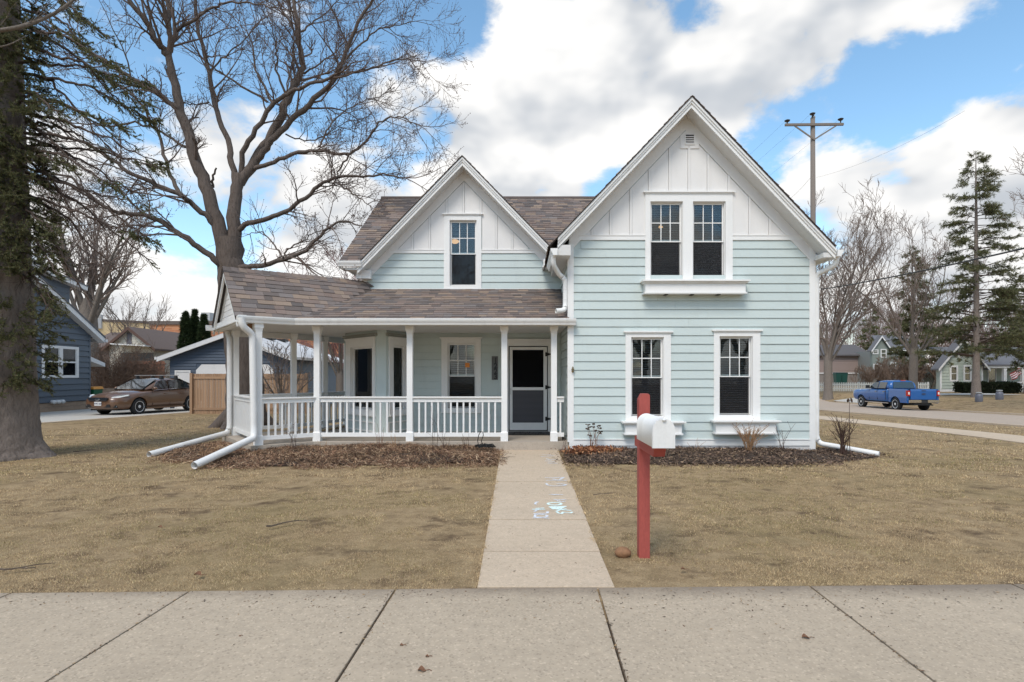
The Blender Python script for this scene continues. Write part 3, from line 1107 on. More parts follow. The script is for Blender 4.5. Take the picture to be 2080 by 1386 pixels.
def shingles(roof, O, ex, es, poly, single=False, expo=.145, wmin=.11, wmax=.32, seed=1):
    """courses of tabs on a roof plane: O origin at the eave, ex along it, es up the slope"""
    O, ex, es = Vector(O), Vector(ex).normalized(), Vector(es).normalized()
    nr = ex.cross(es).normalized()
    if nr.z < 0:
        nr = -nr
    g = random.Random(seed)
    b0, b1 = min(p[1] for p in poly), max(p[1] for p in poly)
    b = b0
    allm = MB()
    while b < b1 - .02:
        iv = poly_interval(poly, min(b + expo * .5, b1 - .005))
        if iv:
            a = iv[0] - g.uniform(0, .1)
            while a < iv[1]:
                w = g.uniform(wmin, wmax)
                p, q = max(a, iv[0]), min(a + w, iv[1])
                if q - p > .02:
                    th = g.uniform(.009, .020)
                    e = .0015
                    lo = b + g.choice((0, 0, 0, .012))
                    c = mul(g.choice(PAL), g.uniform(.88, 1.1))
                    P = lambda x, y, n: O + ex * x + es * y + nr * n
                    hi = min(b + expo * 1.06, b1)
                    vs = [P(p + e, lo, 0), P(q - e, lo, 0), P(q - e, hi, 0), P(p + e, hi, 0), P(p + e, lo, th), P(q - e, lo, th), P(q - e, hi, .003), P(p + e, hi, .003)]
                    fs = [(4, 5, 6, 7), (0, 1, 5, 4), (1, 2, 6, 5), (3, 0, 4, 7)]
                    if single:
                        mb = MB()
                        mb.add(vs, fs, c)
                        mb.build('shingle', M_SHINGLE, roof)
                    else:
                        allm.add(vs, fs, c)
                a += w
        b += expo
    if not single:
        o = allm.build('shingle_field', M_SHINGLE, roof)
        o['kind'] = 'stuff'

def gutter(name, p, q, parent, out, h=.12, w=.11):
    """K-style gutter from p to q (its top back edge), opening up"""
    p, q, out = Vector(p), Vector(q), Vector(out).normalized()
    up = Vector((0, 0, 1))
    prof = [(0, 0), (0, -h), (w * .62, -h), (w * .72, -h * .72), (w * .9, -h * .45), (w, -h * .18), (w, 0), (w * .9, 0), (w * .9, -h * .2), (w * .6, -h * .86), (.008, -h * .86), (.008, 0)]
    mb = MB()
    n = len(prof)
    vs = [p + out * a + up * b for a, b in prof] + [q + out * a + up * b for a, b in prof]
    fs = [(i, i + n, (i + 1) % n + n, (i + 1) % n) for i in range(n)]
    fs += [(5, 4, 3, 2, 1, 0), (n, n + 1, n + 2, n + 3, n + 4, n + 5), (6, 5, 0), (n, n + 5, n + 6)]
    mb.add(vs, fs)
    return mb.build(name, M_DOWN, parent)

def downspout(pts, parent=None, r=.042):
    pts = [Vector(p) for p in pts]
    sm = [pts[0]]
    for i in range(1, len(pts) - 1):           # ease the elbows
        a, b, c = pts[i - 1], pts[i], pts[i + 1]
        l = min((b - a).length, (c - b).length, .16) * .5
        p0, p1 = b + (a - b).normalized() * l, b + (c - b).normalized() * l
        for k in range(5):
            t = k / 4
            sm.append(p0 * (1 - t) ** 2 + b * 2 * t * (1 - t) + p1 * t * t)
    sm.append(pts[-1])
    mb = MB()
    mb.tube(sm, r, 10, cap=False)
    mb.tube([p for p in sm], r * .93, 10, cap=False)
    o = mb.build('downspout', M_DOWN, parent or HOUSE, smooth=True)
    return o

def strap(parent, c, r=.05):
    mb = MB()
    mb.tube([Vector(c) - Vector((0, 0, .006)), Vector(c) + Vector((0, 0, .006))], r, 10)
    mb.build('seam_band', M_DOWN, parent)

# ---------------------------------------------------------------- right wing
WX0, WX1 = aw(1156), aw(1652)
WK = 1.05
WAX, WZT = 3.25, 6.93                      # ridge: top of the roof
RT = .20                                   # vertical thickness of roof and rake
w_under = lambda x: WZT - RT - WK * abs(x - WAX)
W_UP = ((aw(1310), aw(1487), zw(569), zw(393)), [(aw(1325), aw(1381.5), zw(563), zw(415)), (aw(1411), aw(1468), zw(563), zw(415))])
W_L1 = ((aw(1270), aw(1362), zw(857), zw(676)), [(aw(1286), aw(1343), zw(842), zw(690))])
W_L2 = ((aw(1449), aw(1543), zw(854), zw(673)), [(aw(1465), aw(1523), zw(840), zw(688))])

def grow(r, k):
    return (r[0] - k, r[1] + k, r[2] - k, r[3] + k)

def right_wing():
    mb = MB()
    op = [grow(g, .045) for wd in (W_UP, W_L1, W_L2) for g in wd[1]]
    wall_sheet(FW, mb, WX0, WX1, -.1, lambda a: w_under(a) + .02, op, breaks=(WAX,))
    mb.box(WX0, WX0 + .15, YW + .15, 21, -.1, 4.3)          # the side walls and the back close the wing
    mb.box(WX1 - .15, WX1, YW + .15, 21, -.1, 4.05)
    mb.box(WX0 + .15, WX1 - .15, 20.85, 21, -.1, 4.3)
    wall = mb.build('wall', M_MINT, HOUSE)
    mb = MB()
    mb.box(WX0 + .16, WX1 - .16, YW + .16, 20.8, 2.70, 2.82)
    mb.box(WX0 + .16, WX1 - .16, YW + .16, 20.8, .2, .32)
    mb.box(WX0 + .16, WX1 - .16, YW + 2.6, YW + 2.7, .33, 2.69)
    mb.box(WX0 + .16, WX1 - .16, YW + 2.6, YW + 2.7, 2.83, 5.2)
    mb.build('room_partition', M_ROOM, HOUSE)
    # clapboards
    zlo, zhi = zw(893), zw(489)
    blocks = [grow(wd[0], -.012) for wd in (W_UP, W_L1, W_L2)]
    def clip(z):
        k = max(0, z - zw(505)) * .95
        return (WX0 + .085 + k, WX1 - .085 - k)
    clapboards(FW, wall, WX0 + .085, WX1 - .085, zlo, zhi, (zhi - zlo) / 23, blocks, M_MINT, clip)
    # side wall boards seen from the porch
    FS = Frame((WX0, 0, 0), (0, -1, 0), (-1, 0, 0))
    clapboards(FS, wall, -YM, -YW - .02, .25, 2.6, .171, [], M_MINT)
    clapboards(FS, wall, -YM - .5, -YW - .02, 3.3, 4.25, .171, [], M_MINT)
    # corner boards, water table, skirt, belt
    for a, b in ((WX0 - .0, WX0 + .09), (WX1 - .09, WX1)):
        mb = MB()
        FW.box(mb, a, b, .0, .032, zw(917), zw(497))
        mb.build('corner_board', M_WHITE, HOUSE)
    mb = MB()
    mb.box(WX0 - .03, WX0 - .001, YW - .031, YW + .09, .27, 4.05)
    mb.build('corner_board', M_WHITE, HOUSE)
    mb = MB()
    mb.box(WX1 + .001, WX1 + .03, YW - .031, YW + .09, .0, 4.05)
    mb.build('corner_board', M_WHITE, HOUSE)
    mb = MB()
    FW.box(mb, WX0 + .09, WX1 - .09, 0, .036, zw(905), zw(893.5))
    FW.box(mb, WX0 + .09, WX1 - .09, 0, .05, zw(893.4), zw(891.5))
    mb.build('water_table', M_WHITE, HOUSE)
    mb = MB()
    FW.box(mb, WX0 + .09, WX1 - .09, 0, .018, -.08, zw(905.2))
    mb.build('foundation_skirt', M_FOUND, HOUSE)
    mb = MB()
    t = W_UP[0]
    FW.box(mb, aw(1176), t[0], 0, .034, zw(488.5), zw(480))
    FW.box(mb, t[1], aw(1634), 0, .034, zw(488.5), zw(480))
    FW.box(mb, aw(1176), t[0], 0, .044, zw(480), zw(478.3))
    FW.box(mb, t[1], aw(1634), 0, .044, zw(480), zw(478.3))
    mb.build('belt_board', M_WHITE, HOUSE)
    # gable boards and battens
    gable_boards(FW, HOUSE, aw(1182), aw(1630), zw(478.3), lambda a: w_under(a) - .285, [aw(u) for u in (1203, 1240, 1281, 1319, 1360, 1399, 1438, 1480, 1522, 1563, 1605)], W_UP[0], WAX)
    rake(FW, HOUSE, WAX, w_under, WX0 - .25, WX1 + .22, .27, .40, frieze_to=(WX0, WX1), eave=4.0)
    # vent
    mb = MB()
    v0, v1, b0, b1 = aw(1381), aw(1419), zw(303), zw(271)
    FW.poly(mb, [(v0, b0), (v1, b0), (v1, b1 - .06), (aw(1407), b1 + .05), (aw(1393), b1 + .05), (v0, b1 - .06)], .009, .034)
    vent = mb.build('gable_vent', M_GABLE, HOUSE)
    mb = MB()
    i0, i1, j0, j1 = aw(1390), aw(1410), zw(296), zw(274)
    for a, b, c, d in ((i0, i0 + .015, j0, j1), (i1 - .015, i1, j0, j1), (i0 + .015, i1 - .015, j0, j0 + .015), (i0 + .015, i1 - .015, j1 - .015, j1)):
        FW.box(mb, a, b, .0345, .048, c, d)
    mb.build('vent_frame', M_GABLE, vent)
    mb = MB()
    FW.box(mb, i0 + .015, i1 - .015, .0345, .036, j0 + .015, j1 - .015)
    mb.build('vent_opening', M_DARK, vent)
    for k in range(4):
        mb = MB()
        z = j0 + .03 + k * .043
        mb.hexa([FW.P(*p) for p in [(i0 + .015, .052, z - .012), (i1 - .015, .052, z - .012), (i1 - .015, .037, z + .006), (i0 + .015, .037, z + .006),
                                    (i0 + .015, .052, z - .004), (i1 - .015, .052, z - .004), (i1 - .015, .037, z + .014), (i0 + .015, .037, z + .014)]])
        mb.build('louver', M_GABLE, vent)
    # windows and boxes
    window(FW, HOUSE, *W_UP)
    window(FW, HOUSE, *W_L1)
    window(FW, HOUSE, *W_L2)
    bx = planter(FW, aw(1299), aw(1513), zw(573), zw(600), .22)
    for u in (1350, 1402, 1455):
        mb = MB()
        FW.box(mb, aw(u) - .03, aw(u) + .03, .0, .16, zw(600) - .012, zw(600) - .001)
        mb.build('drain_block', M_BLACK, bx)
    planter(FW, aw(1260), aw(1387), zw(855), zw(882), .18)
    planter(FW, aw(1441), aw(1576), zw(853), zw(880.5), .18)
    # roof: two slabs meeting at the ridge
    roof = MB()
    y0, y1 = YW - .462, 21.3
    for s in (-1, 1):
        xe = WAX + s * 2.72
        zt = lambda x: WZT - WK * abs(x - WAX)
        pr = [(WAX, y0, zt(WAX)), (xe, y0, zt(xe)), (xe, y0, zt(xe) - .016), (WAX, y0, zt(WAX) - .016)]
        roof.prism(pr if s > 0 else pr[::-1], (0, y1 - y0, 0))
    ro = roof.build('roof', M_ROOFBASE, HOUSE)
    for s in (-1, 1):
        es = Vector((-s, 0, WK)).normalized()
        L = 2.74 * math.sqrt(1 + WK * WK)
        O = Vector((WAX + s * 2.74, y0 - .012, WZT - WK * 2.74))
        shingles(ro, O, (0, 1, 0), es, [(0, 0), (y1 - y0, 0), (y1 - y0, L), (0, L)], seed=5 + s)
    g = gutter('gutter', (WX1 + .24, YW - .45, 3.99), (WX1 + .24, 21, 3.99), HOUSE, (1, 0, 0))
    g = gutter('gutter', (WX0 - .26, 12.6, 4.02), (WX0 - .26, YW - .45, 4.02), HOUSE, (-1, 0, 0), .13, .13)
    # soffit boxes along the eaves
    mb = MB()
    mb.box(WX1 + .001, WX1 + .235, YW - .38, 21, 3.86, 3.95)
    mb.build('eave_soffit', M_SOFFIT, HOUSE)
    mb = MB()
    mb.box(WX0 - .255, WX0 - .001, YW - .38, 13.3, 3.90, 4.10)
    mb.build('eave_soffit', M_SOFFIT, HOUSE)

def gable_boards(F, house, a0, a1, zb, top, battens, win, ax):
    """vertical boards between battens under the rakes, cut round the window"""
    mb = MB()
    edges = sorted([a0] + battens + [a1])
    wall = None
    pieces = []
    for x0, x1 in zip(edges[:-1], edges[1:]):
        z0 = zb
        m = (x0 + x1) / 2
        if win[0] - .02 < m < win[1] + .02:
            z0 = win[3] - .03
        x0, x1 = x0 + .027, x1 - .027
        z0 += .008
        pts = [(x0 + .001, z0), (x1 - .001, z0)]
        t1, t0 = top(x1), top(x0)
        if x0 < ax < x1:
            pts += [(x1 - .001, max(t1, z0)), (ax, top(ax)), (x0 + .001, max(t0, z0))]
        else:
            if t1 > z0 + .002:
                pts.append((x1 - .001, t1))
            if t0 > z0 + .002:
                pts.append((x0 + .001, t0))
        if len(pts) >= 3:
            p = MB()
            F.poly(p, pts, 0, .016)
            p.build('gable_board', M_GABLE, house)
    for x in battens:
        z0 = zb
        if win[0] < x < win[1]:
            z0 = win[3] + .03
        t = min(top(x - .022), top(x + .022))
        if t > z0 + .04:
            p = MB()
            F.poly(p, [(x - .022, z0), (x + .022, z0), (x + .022, top(x + .022)), (x - .022, top(x - .022))], .0, .034)
            p.build('batten', M_GABLE, house)

def rake(F, house, ax, under, xl, xr, fz, over, frieze_to, eave=None):
    """frieze on the wall, soffit and stepped fascia under the roof edge"""
    for s, xe, xf in ((-1, xl, frieze_to[0]), (1, xr, frieze_to[1])):
        p = MB()
        pts = [(ax, under(ax) + .01), (ax, under(ax) - fz), (xf, under(xf) - fz), (xf, under(xf) + .01)]
        F.poly(p, pts if s < 0 else pts[::-1], .0, .031)
        p.build('frieze_board', M_GABLE, house)
        p = MB()
        pts = [(ax, under(ax) + .025), (ax, under(ax) + .005), (xe, under(xe) + .005), (xe, under(xe) + .025)]
        F.poly(p, pts if s < 0 else pts[::-1], .0, over - .03)
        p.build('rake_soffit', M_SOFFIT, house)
        for (lo, hi, d0, d1) in ((-.005, .075, over - .03, over), (.075, .180, over - .03, over + .022), (.125, .180, over + .022, over + .045)):
            p = MB()
            pts = [(ax, under(ax) + hi), (ax, under(ax) + lo), (xe, under(xe) + lo), (xe, under(xe) + hi)]
            F.poly(p, pts if s < 0 else pts[::-1], d0, d1)
            p.build('rake_fascia', M_WHITE, house)

right_wing()

# ---------------------------------------------------------------- middle body
MX0 = am(737)
MAX_, MZT, MK = -1.36, 6.60, 1.03
m_under = lambda x: MZT - RT - MK * abs(x - MAX_)
M_UP = ((am(902), am(978), zm(586), zm(437)), [(am(917.5), am(964.5), zm(577), zm(452))])
M_LO = ((am(897), am(977), zm(836), zm(688)), [(am(913), am(963), zm(826), zm(701))])
DOOR = (am(1033), am(1113), .25, zm(703))

def middle_body():
    mb = MB()
    op = [grow(g, .045) for wd in (M_UP, M_LO) for g in wd[1]] + [(DOOR[0], DOOR[1], .25, DOOR[3])]
    wall_sheet(FM, mb, MX0, WX0 - .001, .2, lambda a: max(min(m_under(a), 6.3), 4.1), op, breaks=(MAX_,))
    mb.box(MX0, MX0 + .15, YM + .15, 20.4, -.1, 4.3)
    mb.add([(MX0 + .07, YM, 4.3), (MX0 + .07, 20.4, 4.3), (MX0 + .07, 16.9, 6.75)], [(0, 1, 2)])
    mb.box(MX0 + .15, WX0, 20.25, 20.4, -.1, 4.3)
    wall = mb.build('wall', M_MINT, HOUSE)
    mb = MB()
    mb.box(MX0 + .16, WX0, YM + .16, 20.2, 2.70, 2.82)
    mb.box(MX0 + .16, WX0, YM + .16, 20.2, .15, .24)
    mb.box(MX0 + .16, WX0, YM + 2.6, YM + 2.7, .25, 2.69)
    mb.box(MX0 + .16, WX0, YM + 2.6, YM + 2.7, 2.83, 5.6)
    mb.build('room_partition', M_ROOM, HOUSE)
    blocks = [grow(M_UP[0], -.012), grow(M_LO[0], -.012), (am(1024), am(1122), .2, zm(689))]
    # upper boards
    zhi = zm(515)
    clapboards(FM, wall, MX0 + .09, WX0 - .001, zhi - 8 * .171, zhi, .171, blocks, M_MINT,
               lambda z: (max(MX0 + .09, MX0 + .1 + (z - zm(540)) * .95) if z > zm(540) else MX0 + .09, WX0))
    clapboards(FM, wall, MX0 + .06, WX0 - .03, .25, 2.62, .171, blocks + [(-4.5, -2.62, 0, 3)], M_MINT)
    mb = MB()
    FM.box(mb, MX0 - .005, MX0 + .09, 0, .032, 3.2, zm(530))
    mb.build('corner_board', M_WHITE, HOUSE)
    mb = MB()
    t = M_UP[0]
    FM.box(mb, am(790), t[0], 0, .034, zm(515), zm(509.5))
    FM.box(mb, t[1], am(1095), 0, .034, zm(515), zm(509.5))
    FM.box(mb, am(790), t[0], 0, .044, zm(509.5), zm(508))
    FM.box(mb, t[1], am(1095), 0, .044, zm(509.5), zm(508))
    mb.build('belt_board', M_WHITE, HOUSE)
    mb = MB()
    FM.box(mb, MX0 + .09, t[0], 0.0, .03, zm(590), zm(587))
    FM.box(mb, t[1], WX0 - .02, 0.0, .03, zm(590), zm(587))
    mb.build('roof_flashing', M_WHITE, HOUSE)
    gable_boards(FM, HOUSE, am(790), am(1092), zm(508), lambda a: m_under(a) - .245, [am(u) for u in (806, 838.5, 873, 908, 941.5, 977, 1008, 1040.5, 1075)], M_UP[0], MAX_)
    rake(FM, HOUSE, MAX_, m_under, MAX_ - 2.40, MAX_ + 2.0, .23, .40, (MAX_ - 2.33, MAX_ + 1.95))
    window(FM, HOUSE, *M_UP, blind=True, blinddrop=.2, sillout=.01)
    lo = window(FM, HOUSE, *M_LO)
    mb = MB()
    c = FM.P(am(949), -.035, zm(742))
    FM.box(mb, am(944.5), am(953.5), -.043, -.040, zm(746.5), zm(737.5))
    mb.build('sticker', paint('orange_sticker', (.80, .27, .05), .6, .05), lo)
    # lit ceiling lamps seen through the upstairs panes
    for p, r in ((at(924, 490, YM + 1.9), .12), (at(1342, 462, YW + 1.6), .05)):
        mb = MB()
        mb.lathe(p, (0, 0, -1), [(.02, -.05), (r * .7, -.03), (r, .0), (r * .8, r * .35), (r * .4, r * .55), (.001, r * .62)], 16)
        mb.build('ceiling_lamp', emit('lamp_glow', (1.0, .55, .25), .75 if r > .1 else 3), HOUSE, smooth=True)
    # roofs: long front slope with the cross gable standing in it
    y0, yr, z0, zr = YM - .40, 16.9, 4.20, 6.85
    k = (zr - z0) / (yr - y0)
    XL, XR = -4.17, 3.2
    mb = MB()
    hw = (MZT - z0) / MK                     # the valleys: where the cross gable meets the long slope
    yv = y0 + (MZT - z0) / k
    on = lambda x, y: (x, y, z0 + k * (y - y0))
    mb.prism([on(XL, y0), on(MAX_ - hw, y0), on(MAX_, yv), on(MAX_, yr), on(XL, yr)], (0, 0, -.12))
    mb.prism([on(MAX_ + hw, y0), on(XR, y0), on(XR, yr), on(MAX_, yr), on(MAX_, yv)], (0, 0, -.12))
    mb.prism([(XL, yr, zr), (XL, 20.8, z0), (XL, 20.8, z0 - .12), (XL, yr, zr - .12)], (XR - XL, 0, 0))
    ro = mb.build('roof', M_ROOFBASE, HOUSE)
    es = Vector((0, 1, k)).normalized()
    L = (yr - y0) * math.sqrt(1 + k * k)
    bv = L * (yv - y0) / (yr - y0)
    c = MAX_ - XL
    shingles(ro, (XL - .01, y0 - .01, z0), (1, 0, 0), es, [(0, 0), (c - hw, 0), (c, bv), (c, L), (0, L)], seed=11)
    shingles(ro, (XL - .01, y0 - .01, z0), (1, 0, 0), es, [(c + hw, 0), (XR - XL, 0), (XR - XL, L), (c, L), (c, bv)], seed=12)
    mb = MB()
    mb.tube([(XL - .01, yr, zr + .012), (XR, yr, zr + .012)], .05, 6)
    mb.build('ridge_cap', paint('ridge_shingle', srgb(112, 100, 95), .9, .2, 9, 60, .3), ro)
    mb = MB()
    y2 = 16.7
    for s, w in ((-1, 2.42), (1, 2.0)):
        xe = MAX_ + s * w
        pr = [(MAX_, YM - .462, MZT), (xe, YM - .462, MZT - MK * w), (xe, YM - .462, MZT - MK * w - .016), (MAX_, YM - .462, MZT - .016)]
        mb.prism(pr if s > 0 else pr[::-1], (0, y2 - YM + .462, 0))
    r2 = mb.build('roof', M_ROOFBASE, HOUSE)
    for s, w in ((-1, 2.44), (1, 2.02)):
        es2 = Vector((-s, 0, MK)).normalized()
        L = w * math.sqrt(1 + MK * MK)
        shingles(r2, (MAX_ + s * w, YM - .474, MZT - MK * w), (0, 1, 0), es2, [(0, 0), (2.9, 0), (3.6, L), (0, L)], seed=15 + s)
    # rake board and gutter ends of the long roof
    mb = MB()
    mb.prism([(XL - .03, y0, z0 - .002), (XL - .03, yr, zr - .002), (XL - .03, yr, zr - .2), (XL - .03, y0, z0 - .2)], (.028, 0, 0))
    mb.build('rake_fascia', M_WHITE, HOUSE)
    gutter('gutter', (XL - .02, y0, z0 - .005), (MAX_ - 2.30, y0, z0 - .005), HOUSE, (0, -1, 0), .12, .1)
    mb = MB()
    mb.box(XL, MAX_ - 2.3, y0 + .01, YM - .001, z0 - .16, z0 - .14)
    mb.box(MX0 - .30, MX0 - .001, YM - .39, 20, z0 - .19, z0 - .165)
    mb.box(am(728), am(757), YM - .20, YM - .034, z0 - .36, z0 - .17)
    mb.build('eave_return', M_WHITE, HOUSE)
    mb = MB()
    mb.box(am(1103), WX0 - .31, YM - .34, YM - .035, zm(545), zm(532))
    mb.box(am(1101), WX0 - .02, YM - .37, YM - .035, zm(549), zm(545.5))
    mb.build('eave_return', M_WHITE, HOUSE)
middle_body()

def screen_door():
    a0, a1, z0, z1 = DOOR
    mb = MB()
    FM.box(mb, am(1025), a0, 0, .03, .25, z1)
    FM.box(mb, a1, am(1121), 0, .03, .25, z1)
    FM.box(mb, am(1025), am(1121), 0, .034, z1, zm(691))
    FM.box(mb, am(1022), am(1124), 0, .05, zm(691), zm(689))
    cs = mb.build('door_casing', M_WHITE, HOUSE)
    b0, b1, c0, c1 = am(1035), am(1111), zm(874), zm(705)
    g0, g1 = am(1041), am(1104)
    d = -.005
    mb = MB()
    FM.box(mb, b0, g0, d - .035, d, c0, c1)
    FM.box(mb, g1, b1, d - .035, d, c0, c1)
    for lo, hi in ((zm(711), c1), (zm(793), zm(787)), (c0, zm(859))):
        FM.box(mb, g0, g1, d - .034, d - .001, lo, hi)
    door = mb.build('screen_door', M_WHITE, HOUSE)
    mb = MB()
    FM.box(mb, g0, g1, d - .02, d - .018, zm(787), zm(711))
    mb.build('upper_screen', sheer('door_screen', (.008, .008, .009), .90), door)
    mb = MB()
    FM.box(mb, g0, g1, d - .02, d - .018, zm(859), zm(793))
    mb.build('lower_screen', sheer('door_screen_low', (.10, .095, .105), .92), door)
    z = zm(858)
    mb = MB()
    while z < zm(794):
        FM.box(mb, g0, g1, d - .017, d - .013, z, z + .006)
        z += .028
    o = mb.build('pet_guard', paint('guard_grey', (.16, .155, .165), .6), door)
    o['kind'] = 'stuff'
    mb = MB()
    mb.tube([FM.P(am(1037), 0, zm(801)), FM.P(am(1037), .045, zm(800)), FM.P(am(1037), .045, zm(791)), FM.P(am(1037), 0, zm(790))], .009, 6)
    mb.build('handle', paint('nickel', (.6, .6, .6), .35, .05, metal=.8), door)
    for v in (720, 787, 851):
        mb = MB()
        FM.box(mb, am(1107.5), am(1111), .0, .006, zm(v + 4), zm(v - 4))
        FM.poly(mb, [(am(1111.5), zm(v + 3)), (am(1120), zm(v + .5)), (am(1120), zm(v - .8)), (am(1111.5), zm(v - 3))], .03, .036)
        mb.tube([FM.P(am(1111.3), .02, zm(v + 4)), FM.P(am(1111.3), .02, zm(v - 4))], .008, 6)
        mb.build('hinge', M_BLACK, door)
    mb = MB()
    FM.box(mb, a0 + .01, a1 - .01, -.35, -.30, .25, z1)
    mb.build('inner_door', M_DARK, HOUSE)
    mb = MB()
    FM.box(mb, a0, a1, -.15, .06, .25, .275)
    mb.build('threshold', paint('threshold_metal', (.30, .30, .30), .5), HOUSE)
    # number plaque and pineapple ornament
    mb = MB()
    FM.box(mb, am(999), am(1011.5), .020, .036, zm(772), zm(724))
    pq = mb.build('number_plaque', paint('slate_plaque', (.15, .155, .16), .75, .15, 9, 50, .3), HOUSE)
    for i, ch in enumerate('1223'):
        text_object(ch, 'digit', paint('digit_black', (.018, .022, .026), .4, .05), pq, .17, FM.P(am(1007), .038, zm(733 + 11 * i)), Matrix.Rotation(R(90), 3, 'X'), bold=.006)
    mb = MB()
    c = FW.P(aw(1163), .06, zw(752))
    mb.lathe(c, (0, 0, 1), [(.001, -.05), (.022, -.04), (.026, -.02), (.012, -.01), (.028, .0), (.03, .02), (.014, .03), (.02, .045), (.001, .075)], 8)
    mb.build('pineapple_ornament', paint('aged_brass', (.22, .17, .09), .5, .25, 40, 60, .3), HOUSE)
    mb = MB()
    FM.box(mb, am(990) + .05, am(997), .021, .028, zm(852), zm(842))
    mb.build('outlet_cover', M_WHITE, HOUSE)
screen_door()
# ---------------------------------------------------------------- porch
PZ = .267                                   # top of the slab
CEIL = 2.585
E_ = Vector((-.8, -.6, 0))                  # ridge of the corner gable runs out this way
T_ = Vector((.6, -.8, 0))
G_ = Vector((-6.1, 11.6, 0))
POSTS = {'a': (-5.02, 10.83), 'b': (-6.34, 12.6), 'c': (-5.42, 13.5), 'd': (-5.02, 14.5), 'e': (-4.75, 15.4)}
px_at = lambda u, Y: (u - U0) * Y / FPX
FRONT = {'p1': (px_at(645, 11.5), 11.5), 'p2': (px_at(833, 11.5), 11.5), 'p3': (px_at(1024.5, 11.5), 11.5), 'p4': (px_at(1125, 11.5), 11.5)}

def porch():
    mb = MB()
    mb.prism([(x, y, -.1) for x, y in reversed(PORCH)], (0, 0, PZ + .1))
    # from_pydata order: make the top face up
    slab = mb.build('porch_slab', M_SLAB, HOUSE)
    # ceiling, stopped by the fascia
    ceil = [(WX0 - .03, 11.24), (-4.42, 11.24), tuple((G_ + T_ * 1.28).xy), tuple((G_ - T_ * 1.28).xy), (-5.55, 14.0), (-5.1, 15.7), (-3.75, 15.7), (-3.75, 13.4), (WX0 - .03, 13.4)]
    mb = MB()
    mb.prism([(x, y, CEIL) for x, y in reversed(ceil)], (0, 0, .02))
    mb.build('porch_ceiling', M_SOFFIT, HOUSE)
    # posts with base and capital
    first = None
    for n_, (x, y) in list(FRONT.items()) + list(POSTS.items()):
        rot = 0 if n_[0] == 'p' else math.atan2(E_.y, E_.x)
        if first is None:
            mb = MB()
            w = .058
            mb.box(-w, w, -w, w, .0, CEIL - PZ)
            sh = mb.mesh('porch_post', M_WHITE)
            mb = MB()
            b = .073
            mb.box(-b, b, -b, b, 0, .17)
            mb.hexa([(-b, -b, .17), (b, -b, .17), (b, b, .17), (-b, b, .17), (-w, -w, .195), (w, -w, .195), (w, w, .195), (-w, w, .195)])
            bs = mb.mesh('base', M_WHITE)
            mb = MB()
            H = CEIL - PZ
            mb.hexa([(-w, -w, H - .16), (w, -w, H - .16), (w, w, H - .16), (-w, w, H - .16), (-b, -b, H - .09), (b, -b, H - .09), (b, b, H - .09), (-b, b, H - .09)])
            mb.box(-b - .008, b + .008, -b - .008, b + .008, H - .0899, H - .001)
            cp = mb.mesh('capital', M_WHITE)
            first = (sh, bs, cp)
        o = bpy.data.objects.new('porch_post', first[0])
        o.location = (x, y, PZ)
        o.rotation_euler = (0, 0, rot)
        link(o, HOUSE)
        for nm, me in (('base', first[1]), ('capital', first[2])):
            c = bpy.data.objects.new(nm, me)
            link(c, o)
    # railings
    bal = MB()
    bal.box(-.017, .017, -.017, .017, .435, 1.06)
    bal_me = bal.mesh('baluster', M_WHITE)
    def railing(p, q, gap=.132, trim=.058, panel=False):
        p, q = Vector((*p, 0)), Vector((*q, 0))
        t = (q - p).normalized()
        a, b = p + t * trim, q - t * trim
        mb = MB()
        up = Vector((0, 0, 1))
        mb.beam(a + up * 1.151, b + up * 1.151, .115, .026)
        mb.beam(a + up * 1.096, b + up * 1.096, .048, .084)
        ra = mb.build('railing', M_WHITE, HOUSE)
        mb = MB()
        mb.beam(a + up * .395, b + up * .395, .048, .08)
        mb.build('bottom_rail', M_WHITE, ra)
        L = (b - a).length
        n = max(1, round(L / gap) - 1)
        for i in range(n):
            o = bpy.data.objects.new('baluster', bal_me)
            o.location = a + t * (L * (i + 1) / (n + 1))
            o.rotation_euler = (0, 0, math.atan2(t.y, t.x))
            link(o, ra)
    railing(FRONT['p1'], FRONT['p2'])
    railing(FRONT['p2'], FRONT['p3'])
    railing(FRONT['p4'], (WX0 - .03, 11.5))
    railing(POSTS['a'], FRONT['p1'])
    railing(POSTS['b'], POSTS['a'])
    railing(POSTS['b'], POSTS['c'])
    railing(POSTS['c'], POSTS['d'])
    railing(POSTS['d'], POSTS['e'])
    # front roof plane
    y0, z0, z1 = 11.2, 2.70, 3.62
    k = (z1 - z0) / (YM - y0)
    xa, xb = -4.60, WX0 + .12
    mb = MB()
    mb.prism([(xa, y0, z0), (xb, y0, z0), (xb, YW - .035, z0 + k * (YW - .035 - y0)), (WX0 - .002, YW - .035, z0 + k * (YW - .035 - y0)), (WX0 - .002, YM - .001, z1), (-3.92, YM - .001, z1)], (0, 0, -.07))
    ro = mb.build('porch_roof', M_ROOFBASE, HOUSE)
    es = Vector((0, 1, k)).normalized()
    L = (YM - y0) * math.sqrt(1 + k * k)
    shingles(ro, (xa, y0 - .015, z0), (1, 0, 0), es, [(.12, 0), (WX0 - xa - .003, 0), (WX0 - xa - .003, L), (.7, L)], seed=31)
    # corner gable roof, running out diagonally
    zr, ze, w = 3.80, 2.70, 1.30
    kk = (zr - ze) / w
    A = G_ + Vector((0, 0, zr))
    inn = -E_
    ll = 3.05
    mb = MB()
    for s in (1, -1):
        e0 = G_ + T_ * (s * w) + Vector((0, 0, ze))
        q = [A, e0, e0 + inn * ll, A + inn * ll]
        mb.prism(q if s > 0 else q[::-1], (0, 0, -.07))
    r2 = mb.build('corner_roof', M_ROOFBASE, HOUSE)
    sl = w * math.sqrt(1 + kk * kk)
    es1 = (-T_ + Vector((0, 0, kk))).normalized()
